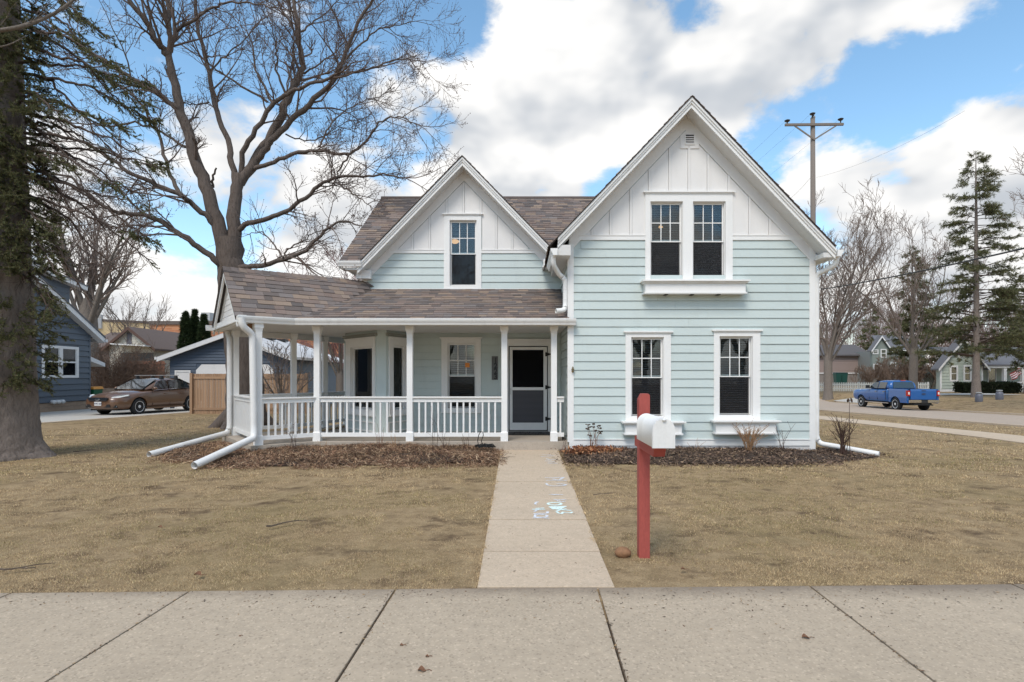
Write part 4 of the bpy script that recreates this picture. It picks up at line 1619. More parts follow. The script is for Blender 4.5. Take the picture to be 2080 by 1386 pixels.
    O = G_ + T_ * (w + .015) + Vector((0, 0, ze - .012)) - inn * .012
    # the valley cuts the front slope: past it the front roof lies higher
    vpoly = [(0, 0), (1.45, 0), (3.32, sl), (0, sl)]
    shingles(r2, O, inn, es1, vpoly, single=True, seed=41, wmin=.15, wmax=.34, expo=.152)
    es2 = (T_ + Vector((0, 0, kk))).normalized()
    O2 = G_ - T_ * (w + .015) + Vector((0, 0, ze - .012)) - inn * .012
    shingles(r2, O2, inn, es2, [(0, 0), (ll, 0), (ll, sl), (0, sl)], seed=42)
    mb = MB()
    g = random.Random(9)
    for i in range(21):
        a = A + inn * (i * .15 - .012) + Vector((0, 0, .012))
        b = a + inn * .165 + Vector((0, 0, .0))
        for s in (1, -1):
            d = T_ * s * .13 - Vector((0, 0, .13 * kk - .006))
            mb.add([a + Vector((0, 0, .012)), a + d + Vector((0, 0, .012)), b + d, b], [(0, 1, 2, 3)] if s > 0 else [(3, 2, 1, 0)], mul(g.choice(PAL), .95))
    o = mb.build('ridge_cap', M_SHINGLE, r2)
    o['kind'] = 'stuff'
    # gable end: siding triangle, rakes, box beam
    FG = Frame(G_ - E_ * .14, T_, E_)
    und = lambda a: zr - .09 - kk * abs(a)
    mb = MB()
    FG.poly(mb, [(-w + .12, CEIL + .1), (w - .12, CEIL + .1), (0, und(0))], -.03, 0)
    tri = mb.build('corner_gable', M_GABLE, HOUSE)
    clapboards(FG, tri, -w, w, CEIL + .12, zr - .15, .115, [], M_GABLE, lambda z: (-(zr - .12 - z) / kk, (zr - .12 - z) / kk), proud=.014)
    for s in (-1, 1):
        mb = MB()
        pts = [(0, und(0) + .085), (0, und(0) - .09), (s * (w + .02), und(w + .02) - .09), (s * (w + .02), und(w + .02) + .085)]
        FG.poly(mb, pts if s < 0 else pts[::-1], .09, .125)
        pts = [(0, und(0) + .0), (0, und(0) - .10), (s * w, und(w) - .10), (s * w, und(w))]
        FG.poly(mb, pts if s < 0 else pts[::-1], .0, .028)
        mb.build('rake_fascia', M_WHITE, HOUSE)
    mb = MB()
    FG.box(mb, -w, w, -.05, .09, CEIL - .02, CEIL + .14)
    mb.build('box_beam', M_WHITE, HOUSE)
    # bare cedar blocking seen under the beam
    mb = MB()
    pa = G_ - E_ * .3 + Vector((0, 0, CEIL - .05))
    mb.beam(pa + T_ * .55, pa + T_ * 1.12, .05, .09)
    mb.build('cedar_block', paint('raw_cedar', srgb(150, 112, 78), .8, .2, 8, 60, .2), HOUSE)
    # fascia + gutters
    f0 = G_ + T_ * (w + .01) + Vector((0, 0, ze + .005))
    bend = Vector((-4.46, 11.19, ze + .005))
    f0b = f0 + inn * .02
    gutter('gutter', f0b + Vector((0, 0, .0)), bend, HOUSE, T_, .125, .115)
    gutter('gutter', bend, (WX0 + .12, 11.19, ze + .005), HOUSE, (0, -1, 0), .125, .115)
    r0 = G_ - T_ * (w + .01) + Vector((0, 0, ze + .005))
    gutter('gutter', r0 + inn * 2.2, r0 - inn * .12, HOUSE, -T_, .12, .11)
    mb = MB()
    mb.beam(bend + Vector((0, .03, -.07)), (WX0 + .10, 11.22, ze - .07), .03, .12)
    mb.beam(f0 + inn * .02 - T_ * .02 - Vector((0, 0, .07)), bend + Vector((.0, .02, -.07)), .03, .12)
    mb.beam(r0 + T_ * .02 - Vector((0, 0, .07)), r0 + inn * 2.2 + T_ * .02 - Vector((0, 0, .07)), .03, .12)
    mb.build('fascia', M_WHITE, HOUSE)
    # side roof behind the corner
    mb = MB()
    mb.prism([(-5.6, 13.7, 2.70), (-3.76, 13.7, 3.5), (-3.76, 15.8, 3.5), (-5.3, 15.8, 2.70)], (0, 0, -.07))
    r3 = mb.build('porch_roof', M_ROOFBASE, HOUSE)
    # beam under the rear eave
    mb = MB()
    up = Vector((0, 0, CEIL - .07))
    P = lambda k: Vector((*POSTS[k], 0)) + up
    mb.beam(P('b'), P('c'), .09, .13)
    mb.beam(P('c'), P('d'), .09, .13)
    mb.beam(P('d'), P('e'), .09, .13)
    mb.build('rear_beam', M_SOFFIT, HOUSE)
    # downspouts
    ax, ay = POSTS['a']
    d1 = downspout([(-5.16, 10.44, 2.66), (-5.14, 10.46, 2.50), (-5.05, 10.66, 2.36), (-5.04, 10.70, .62), (-5.02, 10.66, .42), (px_at(398, 9.27), 9.22, .13)], r=.064)
    for z in (1.55, .95):
        strap(d1, (-5.04, 10.70, z), .068)
    d2 = downspout([(-6.55, 12.62, 2.64), (-6.50, 12.62, 2.46), (-6.42, 12.50, 2.36), (-6.42, 12.50, .45), (-6.45, 12.44, .33), (px_at(303, 10.55), 10.55, .12)], r=.06)
    d3 = downspout([(WX1 + .30, YW - .30, 3.9), (WX1 + .30, YW - .28, 3.74), (WX1 + .075, YW + .02, 3.60), (WX1 + .075, YW + .02, .36), (WX1 + .12, YW - .02, .24), (px_at(1786, 10.55), 10.55, .13)], r=.05)
    for z in (2.6, 1.2):
        strap(d3, (WX1 + .075, YW + .02, z), .054)
    d4 = downspout([(WX0 - .33, YW - .30, 3.93), (WX0 - .33, YW - .28, 3.74), (WX0 - .20, YW - .06, 3.58), (WX0 - .075, YW + .0, 3.50), (WX0 - .075, YW + .0, 2.98), (WX0 - .10, YW - .06, 2.88), (WX0 - .27, YW - .12, 2.86)], r=.05)
    for z in (3.3, 3.1):
        strap(d4, (WX0 - .075, YW, z), .054)
porch()

# ---------------------------------------------------------------- corner bay under the porch
def bay():
    pts = [(-4.24, 13.62), (-3.19, 12.5), (-2.98, 12.5), (-2.58, 13.4)]
    mb = MB()
    holes = {0: None, 2: None}
    bayo = None
    mb = MB()
    frs = []
    for (x0, y0), (x1, y1) in zip(pts[:-1], pts[1:]):
        L = math.hypot(x1 - x0, y1 - y0)
        xd = Vector((x1 - x0, y1 - y0, 0)) / L
        frs.append((Frame((x0, y0, 0), xd, (xd.y, -xd.x, 0)), L))
    f1, L1 = frs[0]
    f2, L2 = frs[1]
    f3, L3 = frs[2]
    gl1 = (.40, L1 - .19, .86, 2.20)
    gl3 = (.26, .66, .86, 2.22)
    wall_sheet(f1, mb, 0, L1, PZ - .05, lambda a: CEIL, [grow(gl1, .045)], d0=-.1)
    wall_sheet(f2, mb, 0, L2, PZ - .05, lambda a: CEIL, [], d0=-.1)
    wall_sheet(f3, mb, 0, L3, PZ - .05, lambda a: CEIL, [grow(gl3, .045)], d0=-.1)
    b = mb.build('bay', M_MINT, HOUSE)
    window(f1, HOUSE, (.12, L1 - .06, .72, 2.42), [gl1], cap=.01, muntins=False, blind=False, screen=False, sash_split=.0005)
    window(f3, HOUSE, (.08, L3 - .10, .72, 2.42), [gl3], cap=.01, muntins=False, blind=False, screen=False, sash_split=.0005)
    for f, L in ((f1, L1), (f3, L3)):
        mb = MB()
        for z in (.70, .56, .36):
            f.box(mb, .05, L - .04, .0, .022, z - .03, z)
        for a in (.05, L - .09):
            f.box(mb, a, a + .05, .0, .0215, .36, .531)
        mb.build('panel_moulding', M_WHITE, b)
    mb = MB()
    f1.box(mb, -.02, L1 + .02, 0, .05, 2.46, 2.53)
    f3.box(mb, -.02, L3, 0, .05, 2.46, 2.53)
    mb.build('bay_crown', paint('crown_grey', (.30, .31, .28), .7), b)
    mb = MB()
    f1.box(mb, gl1[0] - .02, gl1[1] - .30, -.32, -.30, .8, 2.3)  # added grey panel, imitates the pale sky reflection in the bay pane
    mb.build('reflection_panel', paint('painted_reflection', (.30, .31, .30), .9, .2, 6, 30, 0, (9, 9, .3)), HOUSE)
    mb = MB()
    mb.box(-4.3, -2.6, 14.3, 14.4, .2, 2.5)
    mb.build('room_partition', M_ROOM, HOUSE)
bay()

# ---------------------------------------------------------------- things on the porch and by it
def porch_things():
    x0, x1 = px_at(1030, 12.75), px_at(1119, 12.75)
    mb = MB()
    mb.box(x0, x1, 12.55, 13.05, PZ + .004, PZ + .026)
    g = random.Random(2)
    for i in range(160):
        x, y = g.uniform(x0, x1), g.uniform(12.55, 13.05)
        mb.add([(x - .012, y, PZ + .026), (x + .012, y, PZ + .026), (x + g.uniform(-.01, .01), y - .008, PZ + .034)], [(0, 1, 2)])
    o = mb.build('door_mat', M_BLACK, origin=Vector(((x0 + x1) / 2, 12.8, PZ)))
    tag(o, 'black bristly door mat in front of the screen door', 'door mat')
    # loose pale board along the porch floor
    mb = MB()
    a, b = Vector((px_at(626, 12.9), 12.9, PZ + .022)), Vector((px_at(703, 14.6), 14.6, PZ + .022))
    mb.beam(a, b, .09, .036)
    o = mb.build('loose_board', paint('new_pine', srgb(206, 178, 138), .7, .12, 6, 60, .1), origin=a)
    tag(o, 'pale bare board lying on the porch floor behind the railing', 'board')
    # dark cable heap at the end of the left bed
    g = random.Random(8)
    mb = MB()
    c = Vector((px_at(985, 10.95), 10.95, gz(-.7, 11) + .12))
    pts = []
    for i in range(120):
        a = i * .55 + g.uniform(-.2, .2)
        r = g.uniform(.05, .17)
        pts.append(c + Vector((math.cos(a) * r * (1.0 + .4 * math.sin(i * .2)) + .05 * math.sin(i * .13), math.sin(a) * r * .6, g.uniform(0, .11) * (1 - r * 3))))
    mb.tube(pts, .007, 5)
    lp = [c + Vector(p) for p in ((-.12, 0, .02), (-.14, 0, .14), (-.12, .0, .24), (-.08, 0, .31), (-.04, 0, .30), (-.03, 0, .24), (-.07, 0, .12), (-.02, 0, .03))]
    mb.tube(lp, .008, 5)
    o = mb.build('cable_heap', M_BLACK, smooth=True, origin=c)
    tag(o, 'tangled heap of black cable in the bed beside the front walk', 'cable')
    # small dark grille leaning under the last rail
    mb = MB()
    c = Vector((px_at(1152, 11.7), 11.7, PZ))
    for i in range(4):
        mb.beam(c + Vector((-.10, 0, .02 + .022 * i)), c + Vector((.09, 0, .015 + .022 * i)), .05, .008)
    for x in (-.09, .08):
        mb.beam(c + Vector((x, 0, 0)), c + Vector((x, 0, .1)), .03, .012)
    o = mb.build('boot_scraper', M_BLACK, origin=c)
    tag(o, 'small dark slatted rack on the porch floor under the short railing', 'boot rack')
porch_things()
# ------------------------------------------------------------------ mailbox
def mailbox():
    MR = paint('red_post_paint', srgb(172, 84, 76), .7, .12, 5, 70, .5, (1, 1, .25), dirt=.3, dirtcol=(.16, .09, .07))
    MRD = paint('red_arm_paint', srgb(166, 76, 66), .65, .08, 5, 60, .12, dirt=.15)
    MWB = paint('white_enamel', (.80, .80, .79), .34, .04, 4, 60, .06, dirt=.28, dirtcol=(.36, .33, .28))
    bx, by = 1.065, 4.98
    z0 = gz(bx, by) - .05
    t = thing('mailbox', 'white arched mailbox on a red wooden post beside the front walk', 'mailbox', (bx, by, gz(bx, by)))
    mb = MB()
    w = .046
    zt = 1.437
    mb.hexa([(bx - w, by - w, z0), (bx + w, by - w, z0), (bx + w, by + w, z0), (bx - w, by + w, z0), (bx - w, by - w, zt - .05), (bx + w, by - w, zt - .05), (bx + w, by + w, zt - .05), (bx - w, by + w, zt - .05)])
    mb.prism([(bx - w, by - w, zt - .05), (bx + w, by - w, zt - .05), (bx + w, by - w, zt - .012), (bx + w - .012, by - w, zt), (bx - w + .025, by - w, zt)][::1], (0, 2 * w, 0))
    mb.build('post', MR, t)
    mb = MB()
    a0, a1, zb = 4.36, 5.14, .965
    h = .088
    mb.hexa([(bx - .045, a0 + .06, zb), (bx + .045, a0 + .06, zb), (bx + .045, a1, zb), (bx - .045, a1, zb), (bx - .045, a0, zb + h), (bx + .045, a0, zb + h), (bx + .045, a1, zb + h), (bx - .045, a1, zb + h)])
    mb.build('arm', MRD, t)
    # box: arched shell from front to back
    f, b, w, hs = 4.27, 4.86, .082, .135
    zc = zb + h + .002
    prof = [(-w, 0), (-w, hs)] + [(-w * math.cos(k * math.pi / 14), hs + w * math.sin(k * math.pi / 14)) for k in range(1, 14)] + [(w, hs), (w, 0)]
    mb = MB()
    n = len(prof)
    vs = [(bx + x, f, zc + z) for x, z in prof] + [(bx + x, b, zc + z) for x, z in prof]
    mb.add(vs, [(i, i + n, i + n + 1, i + 1) for i in range(n - 1)] + [(n - 1, 2 * n - 1, n, 0), tuple(range(n, 2 * n))[::1]])
    body = mb.build('box', MWB, t, smooth=False)
    for p in body.data.polygons:
        p.use_smooth = len(p.vertices) == 4 and abs(p.normal.y) < .5
    mb = MB()
    k = 1.02
    pd = [(x * k, z * k) for x, z in prof]
    mb.prism([(bx + x, f - .012, zc + z - .004) for x, z in pd], (0, .012 - .0005, 0))
    door = mb.build('door', MWB, t)
    mb = MB()
    pr = [(x * 1.035, z * 1.03) for x, z in prof]
    vs = [(bx + x, f - .004, zc + z - .006) for x, z in pr] + [(bx + x, f + .018, zc + z - .006) for x, z in pr] + [(bx + x * .97, f - .004, zc + z * .975 - .006) for x, z in pr]
    n = len(pr)
    mb.add(vs, [(i, i + n, i + n + 1, i + 1) for i in range(n - 1)] + [(i + 1, i + 1 + 2 * n, i + 2 * n, i) for i in range(n - 1)])
    mb.build('door_rim', MWB, door)
    mb = MB()
    mb.blob((bx, f - .018, zc + hs + w - .008), (.018, .014, .013), .02, 1, 6, 8)
    mb.build('latch', MWB, door, smooth=True)
    mb = MB()
    mb.lathe((bx + w + .004, 4.55, zc + .10), (1, 0, 0), [(.008, 0), (.008, .006)], 8)
    mb.box(bx + w + .004, bx + w + .008, 4.55, 4.66, zc + .085, zc + .115)
    mb.build('flag', MR, t)
mailbox()

def small_yard_things():
    MST = paint('tan_stone', srgb(150, 112, 82), .85, .2, 9, 30, .5)
    c = Vector((px_at(1265, 4.98), 4.98, gz(.88, 4.98) + .035))
    mb = MB()
    mb.blob(c, (.075, .06, .052), .10, 4, 7, 10)
    o = mb.build('fieldstone', MST, smooth=True, origin=c)
    tag(o, 'brown rounded stone in the grass beside the mailbox post', 'stone')
    # twigs lying on the lawn
    MTW = paint('grey_twig', srgb(104, 90, 78), .9, .25, 20, 60, .3)
    g = random.Random(6)
    Yv = lambda v: 1906.9 / (v - 762 + 13.86)
    tw = [((540, 1079), (606, 1064), .011, 'forked grey stick lying on the left lawn'), ((0, 1168), (70, 1163), .009, 'dark thin stick on the lawn near the left frame edge'),
          ((1205, 1011), (1245, 1009), .006, 'thin twig on the grass left of the red post'), ((1285, 964), (1310, 958), .006, 'short twig on the grass just below the dark bed'),
          ((1016, 931), (1032, 937), .008, 'short dark twig at the left edge of the front walk'), ((150, 922), (190, 918), .012, 'dark twig on the lawn by the spruce roots')]
    for (a, b, r, lab) in tw:
        p, q = Vector(at(a[0], a[1], Yv(a[1]))), Vector(at(b[0], b[1], Yv(b[1])))
        p.z, q.z = gz(p.x, p.y) + .035, gz(q.x, q.y) + .03
        pts = [p.lerp(q, k / 6) + Vector((0, g.uniform(-.02, .02), g.uniform(0, .015))) for k in range(7)]
        mb = MB()
        mb.tube(pts, [r * (1 - .1 * k) for k in range(7)], 5)
        s = pts[3]
        mb.tube([s, s + Vector((.10, .05, .01)), s + Vector((.2, .12, .0))], [r * .6, r * .5, r * .3], 4)
        o = mb.build('stick', MTW, origin=p)
        tag(o, lab, 'stick', 'sticks lying on the lawn and walk')
    # curled leaves on the walk and lawn
    ML = paint('dead_leaf', srgb(128, 92, 68), .85, .25, 30, 60, .3)
    spots = [((1637, 1297), 0.07, 'curled brown leaf on the sidewalk right of the mailbox'), ((857, 1364), .07, 'long brown seed stalk on the sidewalk near the bottom'), ((868, 1335), .035, 'small brown leaf bit on the sidewalk above the seed stalk'),
             ((816, 1312), .035, 'tiny brown bit on the sidewalk beside the left joint'), ((325, 1079), .07, 'orange brown dead leaf on the left lawn'), ((402, 1178), .09, 'flat tan leaf on the lawn above the sidewalk'),
             ((1388, 1166), .06, 'reddish dead leaf on the lawn right of the mailbox'), ((487, 1293), .02, 'dark crumb on the second sidewalk slab')]
    for (u, v), s, lab in spots:
        s *= .62
        Y = Yv(v) if v < 1200 else FPX * 1.585 / (v - V0)
        c = Vector(((u - U0) * Y / FPX, Y, (gz(0, Y) + .035) if v < 1200 else .016))
        mb = MB()
        n = 6
        vs = []
        for i in range(n + 1):
            t_ = i / n
            wd = s * .45 * math.sin(math.pi * (t_ * .85 + .08))
            zz = .25 * s * (math.sin(t_ * 5) * .5 + .6)
            yy = g.uniform(-.1, .1) * s
            vs += [c + Vector((s * (t_ - .5), -wd + yy, zz + .3 * wd)), c + Vector((s * (t_ - .5), yy, zz * .4)), c + Vector((s * (t_ - .5), wd + yy, zz + .5 * wd))]
        fs = []
        for i in range(n):
            for k in (0, 1):
                fs.append((3 * i + k, 3 * i + k + 3, 3 * i + k + 4, 3 * i + k + 1))
        mb.add(vs, fs)
        mb.tube([c + Vector((s * .5, 0, .006)), c + Vector((s * .9, .01, .004)), c + Vector((s * 1.2, .0, .003))], .002, 4)
        o = mb.build('dead_leaf', ML, smooth=True, origin=c)
        tag(o, lab, 'leaf', 'dead leaves on the walk and lawn')
small_yard_things()

# ------------------------------------------------------------------ dry plants in the beds
def dry_plant(name, label, cat, c, stems, hgt, spread, mat, head=None, r=.004, branch=0, seed=0, group=None):
    g = random.Random(seed)
    t = thing(name, label, cat, c, group)
    c = Vector(c)
    for i in range(stems):
        a = g.uniform(0, 2 * math.pi)
        sp = spread * g.uniform(.15, 1)
        h = hgt * g.uniform(.55, 1)
        b = c + Vector((g.uniform(-.06, .06), g.uniform(-.05, .05), -.02))
        tip = b + Vector((math.cos(a) * sp, math.sin(a) * sp * .6, h))
        bend = Vector((math.cos(a), math.sin(a) * .6, 0)) * sp * .25
        pts = []
        for k in range(6):
            u = k / 5
            pts.append(b.lerp(tip, u) - bend * math.sin(math.pi * u) + Vector((g.uniform(-1, 1), g.uniform(-1, 1), 0)) * .008)
        mb = MB()
        mb.tube(pts, [r * (1.3 - .7 * k / 5) for k in range(6)], 4)
        for q in range(branch):
            s = pts[g.randint(2, 4)]
            d = Vector((g.uniform(-1, 1), g.uniform(-.7, .7), g.uniform(.3, 1))).normalized() * h * g.uniform(.15, .4)
            mb.tube([s, s + d * .5 + Vector((0, 0, .01)), s + d], [r * .7, r * .5, r * .3], 4)
            if g.random() < .5:
                mb.blob(s + d, (.007, .007, .009), .2, g.randint(0, 99), 3, 5)
        st = mb.build('stem', mat, t)
        if head:
            mb = MB()
            for _ in range(head[2]):
                o = pts[-1] + Vector((g.uniform(-1, 1) * head[0], g.uniform(-1, 1) * head[0], g.uniform(-.5, .5) * head[1]))
                mb.blob(o, (head[0] * .5, head[0] * .5, head[1] * .5), .3, g.randint(0, 999), 4, 5)
            mb.build('seed_head', paint('seed_brown', srgb(82, 62, 48), .9, .3, 40, 60, .4), st)
    return t

def bed_plants():
    MSTEM = paint('straw_stem', srgb(168, 132, 98), .85, .2, 30, 60, .2)
    MSTEMD = paint('dark_stem', srgb(84, 62, 54), .85, .25, 30, 60, .2)
    MSTEMR = paint('russet_stem', srgb(140, 98, 74), .85, .25, 30, 60, .2)
    P = lambda u, Y: (px_at(u, Y), Y, gz(px_at(u, Y), Y) + .03)
    dry_plant('sedum_stalks', 'dry stalks with dark flat seed heads by the porch end', 'dry plant', P(1206, 11.0), 12, .58, .22, MSTEMR, (.035, .02, 7), .004, 0, 1)
    dry_plant('twiggy_shrub', 'leafless tan shrub under the right window box', 'shrub', P(1522, 10.9), 26, .62, .42, MSTEM, None, .007, 4, 2)
    dry_plant('thin_stalks', 'thin dark stalks leaning before the house corner', 'dry plant', P(1592, 10.95), 7, .62, .35, MSTEMD, None, .004, 1, 3)
    dry_plant('corner_shrub', 'leafless dark twigged shrub beside the right downspout', 'shrub', P(1711, 10.6), 18, .78, .34, MSTEMD, None, .006, 5, 4)
    t = dry_plant('seed_stalk', 'single tall stalk with a ragged seed head by the corner shrub', 'dry plant', P(1722, 10.55), 1, 1.16, .02, MSTEMD, (.03, .06, 9), .006, 1, 5)
    for i, (u, Y, st, h, sp, m, lab) in enumerate([
            (443, 10.5, 12, .34, .22, MSTEM, 'bleached straw tuft between the two downspout ends'), (415, 10.2, 12, .30, .25, MSTEM, 'pale straw clump at the left tip of the bed'), (520, 10.2, 6, .28, .12, MSTEM, 'dry straw tuft beside the near downspout elbow'),
            (595, 10.7, 6, .66, .12, MSTEMD, 'thin dark stalks before the corner railing'), (655, 10.8, 7, .3, .14, MSTEM, 'short straw tuft before the porch corner post'),
            (775, 10.85, 6, .62, .10, MSTEMR, 'russet stalks rising left of the middle post'), (800, 10.8, 9, .42, .07, MSTEM, 'upright pale straw bunch near the middle post'),
            (884, 10.8, 3, .95, .06, MSTEMD, 'tall dark stems in front of the porch window'), (905, 10.9, 5, .5, .16, MSTEMD, 'bent dark stems right of the tall ones'), (948, 10.9, 5, .42, .14, MSTEMD, 'curling dark stems near the cable heap'),
            (730, 10.85, 5, .34, .15, MSTEM, 'low straw stems at the middle of the left bed'), (1145, 11.1, 4, .34, .12, MSTEMD, 'few dark stems against the slab end'),
            (1410, 10.9, 6, .34, .22, MSTEM, 'low arching stems between the lower window boxes'), (1340, 10.95, 8, .75, .24, MSTEM, 'thin stems rising behind the mailbox')]):
        dry_plant('dry_stems', lab, 'dry plant', P(u, Y), st, h, sp, m, None, .0035, 1 if m is MSTEMD else 0, 20 + i, 'dry stems standing in the beds')
    # heaped copper leaves at the foot of the sedum
    g = np.random.default_rng(5)
    n = 1500
    c = np.array(P(1205, 10.75))
    p = c + g.normal(0, 1, (n, 3)) * (.24, .15, .0) + np.stack([0 * g.random(n), 0 * g.random(n), g.random(n) * .13], 1)
    d = g.normal(0, 1, (n, 3)); d /= np.linalg.norm(d, axis=1)[:, None]
    e = np.cross(d, g.normal(0, 1, (n, 3))); e /= np.linalg.norm(e, axis=1)[:, None]
    L, W = g.uniform(.02, .05, (n, 1)), g.uniform(.008, .018, (n, 1))
    V = np.stack([p - d * L, p - e * W, p + d * L, p + e * W], 1).reshape(-1, 3)
    pal = np.array([srgb(150, 96, 66), srgb(122, 78, 56), srgb(174, 128, 92), srgb(104, 70, 54)])[g.integers(0, 4, n)] * g.uniform(.8, 1.2, (n, 1))
    o = np_object('copper_leaves', V, np.arange(4 * n).reshape(-1, 4), colattr('litter'), col=np.repeat(pal, 4, 0), origin=c)
    tag(o, 'heap of copper coloured dead leaves at the foot of the stalks', 'leaf litter', kind='stuff')
bed_plants()
# ------------------------------------------------------------------ trees
class Wood:
    """gathers tapering tubes as numpy arrays"""
    def __init__(s):
        s.V, s.F, s.n = [], [], 0
    def tube(s, pts, rad, k=5):
        pts = np.asarray(pts, float)
        rad = np.asarray(rad, float)
        m = len(pts)
        t = np.gradient(pts, axis=0)
        t /= np.linalg.norm(t, axis=1)[:, None] + 1e-9
        ref = np.array([.31, .95, .05]) if abs(t[0] @ np.array([.31, .95, .05])) < .9 else np.array([1., 0, 0])
        x = np.cross(t, ref)
        x /= np.linalg.norm(x, axis=1)[:, None] + 1e-9
        y = np.cross(t, x)
        a = np.arange(k) * 2 * np.pi / k
        V = pts[:, None, :] + rad[:, None, None] * (np.cos(a)[None, :, None] * x[:, None, :] + np.sin(a)[None, :, None] * y[:, None, :])
        s.V.append(V.reshape(-1, 3))
        i, j = np.meshgrid(np.arange(m - 1), np.arange(k), indexing='ij')
        b = s.n
        F = np.stack([b + i * k + j, b + i * k + (j + 1) % k, b + (i + 1) * k + (j + 1) % k, b + (i + 1) * k + j], -1).reshape(-1, 4)
        s.F.append(F)
        s.n += m * k
    def arrays(s):
        return np.concatenate(s.V), np.concatenate(s.F)

def smooth_line(pts, per=4):
    """Catmull-Rom through the points"""
    P = np.asarray(pts, float)
    P = np.vstack([2 * P[0] - P[1], P, 2 * P[-1] - P[-2]])
    out = []
    for i in range(1, len(P) - 2):
        for k in range(per):
            t = k / per
            out.append(.5 * ((2 * P[i]) + (-P[i - 1] + P[i + 1]) * t + (2 * P[i - 1] - 5 * P[i] + 4 * P[i + 1] - P[i + 2]) * t * t + (-P[i - 1] + 3 * P[i] - 3 * P[i + 1] + P[i + 2]) * t ** 3))
    out.append(P[-2])
    return np.array(out)

def unit(v):
    return v / (np.linalg.norm(v) + 1e-9)

def sprout(w, g, p, d, L, r, lev, up=.25, rmin=.006, kids=(7, 6, 4), droop=0.0, buds=None, lf=(.38, .62)):
    """a branch and, while lev lasts, its own side branches"""
    n = 6 if lev >= 2 else 5 if lev == 1 else 4
    pts = [p]
    dd = unit(d)
    for i in range(n - 1):
        dd = unit(dd + g.normal(0, .16, 3) + np.array([0, 0, up * .22 - droop * .2 * (i / n)]))
        pts.append(pts[-1] + dd * L / (n - 1))
    pts = np.array(pts)
    rad = np.maximum(np.linspace(r, max(r * .3, rmin * .7), n), rmin * .7)
    w.tube(pts, rad, 6 if lev >= 3 else 5 if lev == 2 else 4 if lev == 1 else 3)
    if lev == 0:
        if buds is not None:
            buds.append(pts[-1]); buds.append(pts[-2] + g.normal(0, .01, 3))
        return
    nk = kids[min(len(kids) - 1, max(0, len(kids) - lev))]
    nk = max(2, int(nk * g.uniform(.75, 1.25)))
    for i in range(nk):
        t = g.uniform(.22, .98)
        f = t * (n - 1)
        j = min(int(f), n - 2)
        q = pts[j] + (pts[j + 1] - pts[j]) * (f - j)
        ax = unit(pts[j + 1] - pts[j])
        s = unit(np.cross(ax, g.normal(0, 1, 3)))
        a = g.uniform(.5, 1.05)
        nd = ax * math.cos(a) + s * math.sin(a) + np.array([0, 0, up])
        rr = max(rmin, (rad[j] * .62))
        sprout(w, g, q, nd, L * g.uniform(*lf) * (1.1 - .4 * t), rr, lev - 1, up, rmin, kids, droop, buds, lf)

def bark(name, col, dark, scale=5.0, stretch=(6, 6, 1.2), rough=.95, furrow=.8):
    if name in MATS:
        return MATS[name]
    t = NT(name)
    v = t.mapping(stretch)
    a = t.noise(scale, 8, .7, v, .6)
    b = t.noise(1.3, 4, .6)
    c = t.ramp(a, [(.3, dark), (.52, col), (.75, mul(col, 1.35))])
    c = t.mix(b, c, mul(col, .8))
    t.set(Base_Color=c, Roughness=rough, Specular_IOR_Level=.15)
    t.bump(a, furrow, .04)
    MATS[name] = t.m
    return t.m
M_BARK = bark('maple_bark', srgb(110, 99, 92), srgb(56, 49, 45), 4.0, (5, 5, 1.0))
M_BARKG = bark('grey_bark', srgb(132, 122, 113), srgb(82, 74, 68), 6.0)
M_BARKS = bark('spruce_bark', srgb(140, 128, 120), srgb(58, 51, 48), 4.5, (4, 4, 1.5), furrow=1.0)

def bud_mesh(pts, size, g):
    n = len(pts)
    p = np.asarray(pts)
    s = size * g.uniform(.6, 1.3, (n, 1))
    o = np.array([[0, 0, 1.4], [1, 0, 0], [-.5, .87, 0], [-.5, -.87, 0], [0, 0, -1.2]])
    V = (p[:, None, :] + o[None] * s[:, None]).reshape(-1, 3)
    f = np.array([[0, 1, 2], [0, 2, 3], [0, 3, 1], [4, 2, 1], [4, 3, 2], [4, 1, 3]])
    F = (np.arange(n)[:, None, None] * 5 + f[None]).reshape(-1, 3)
    return V, F

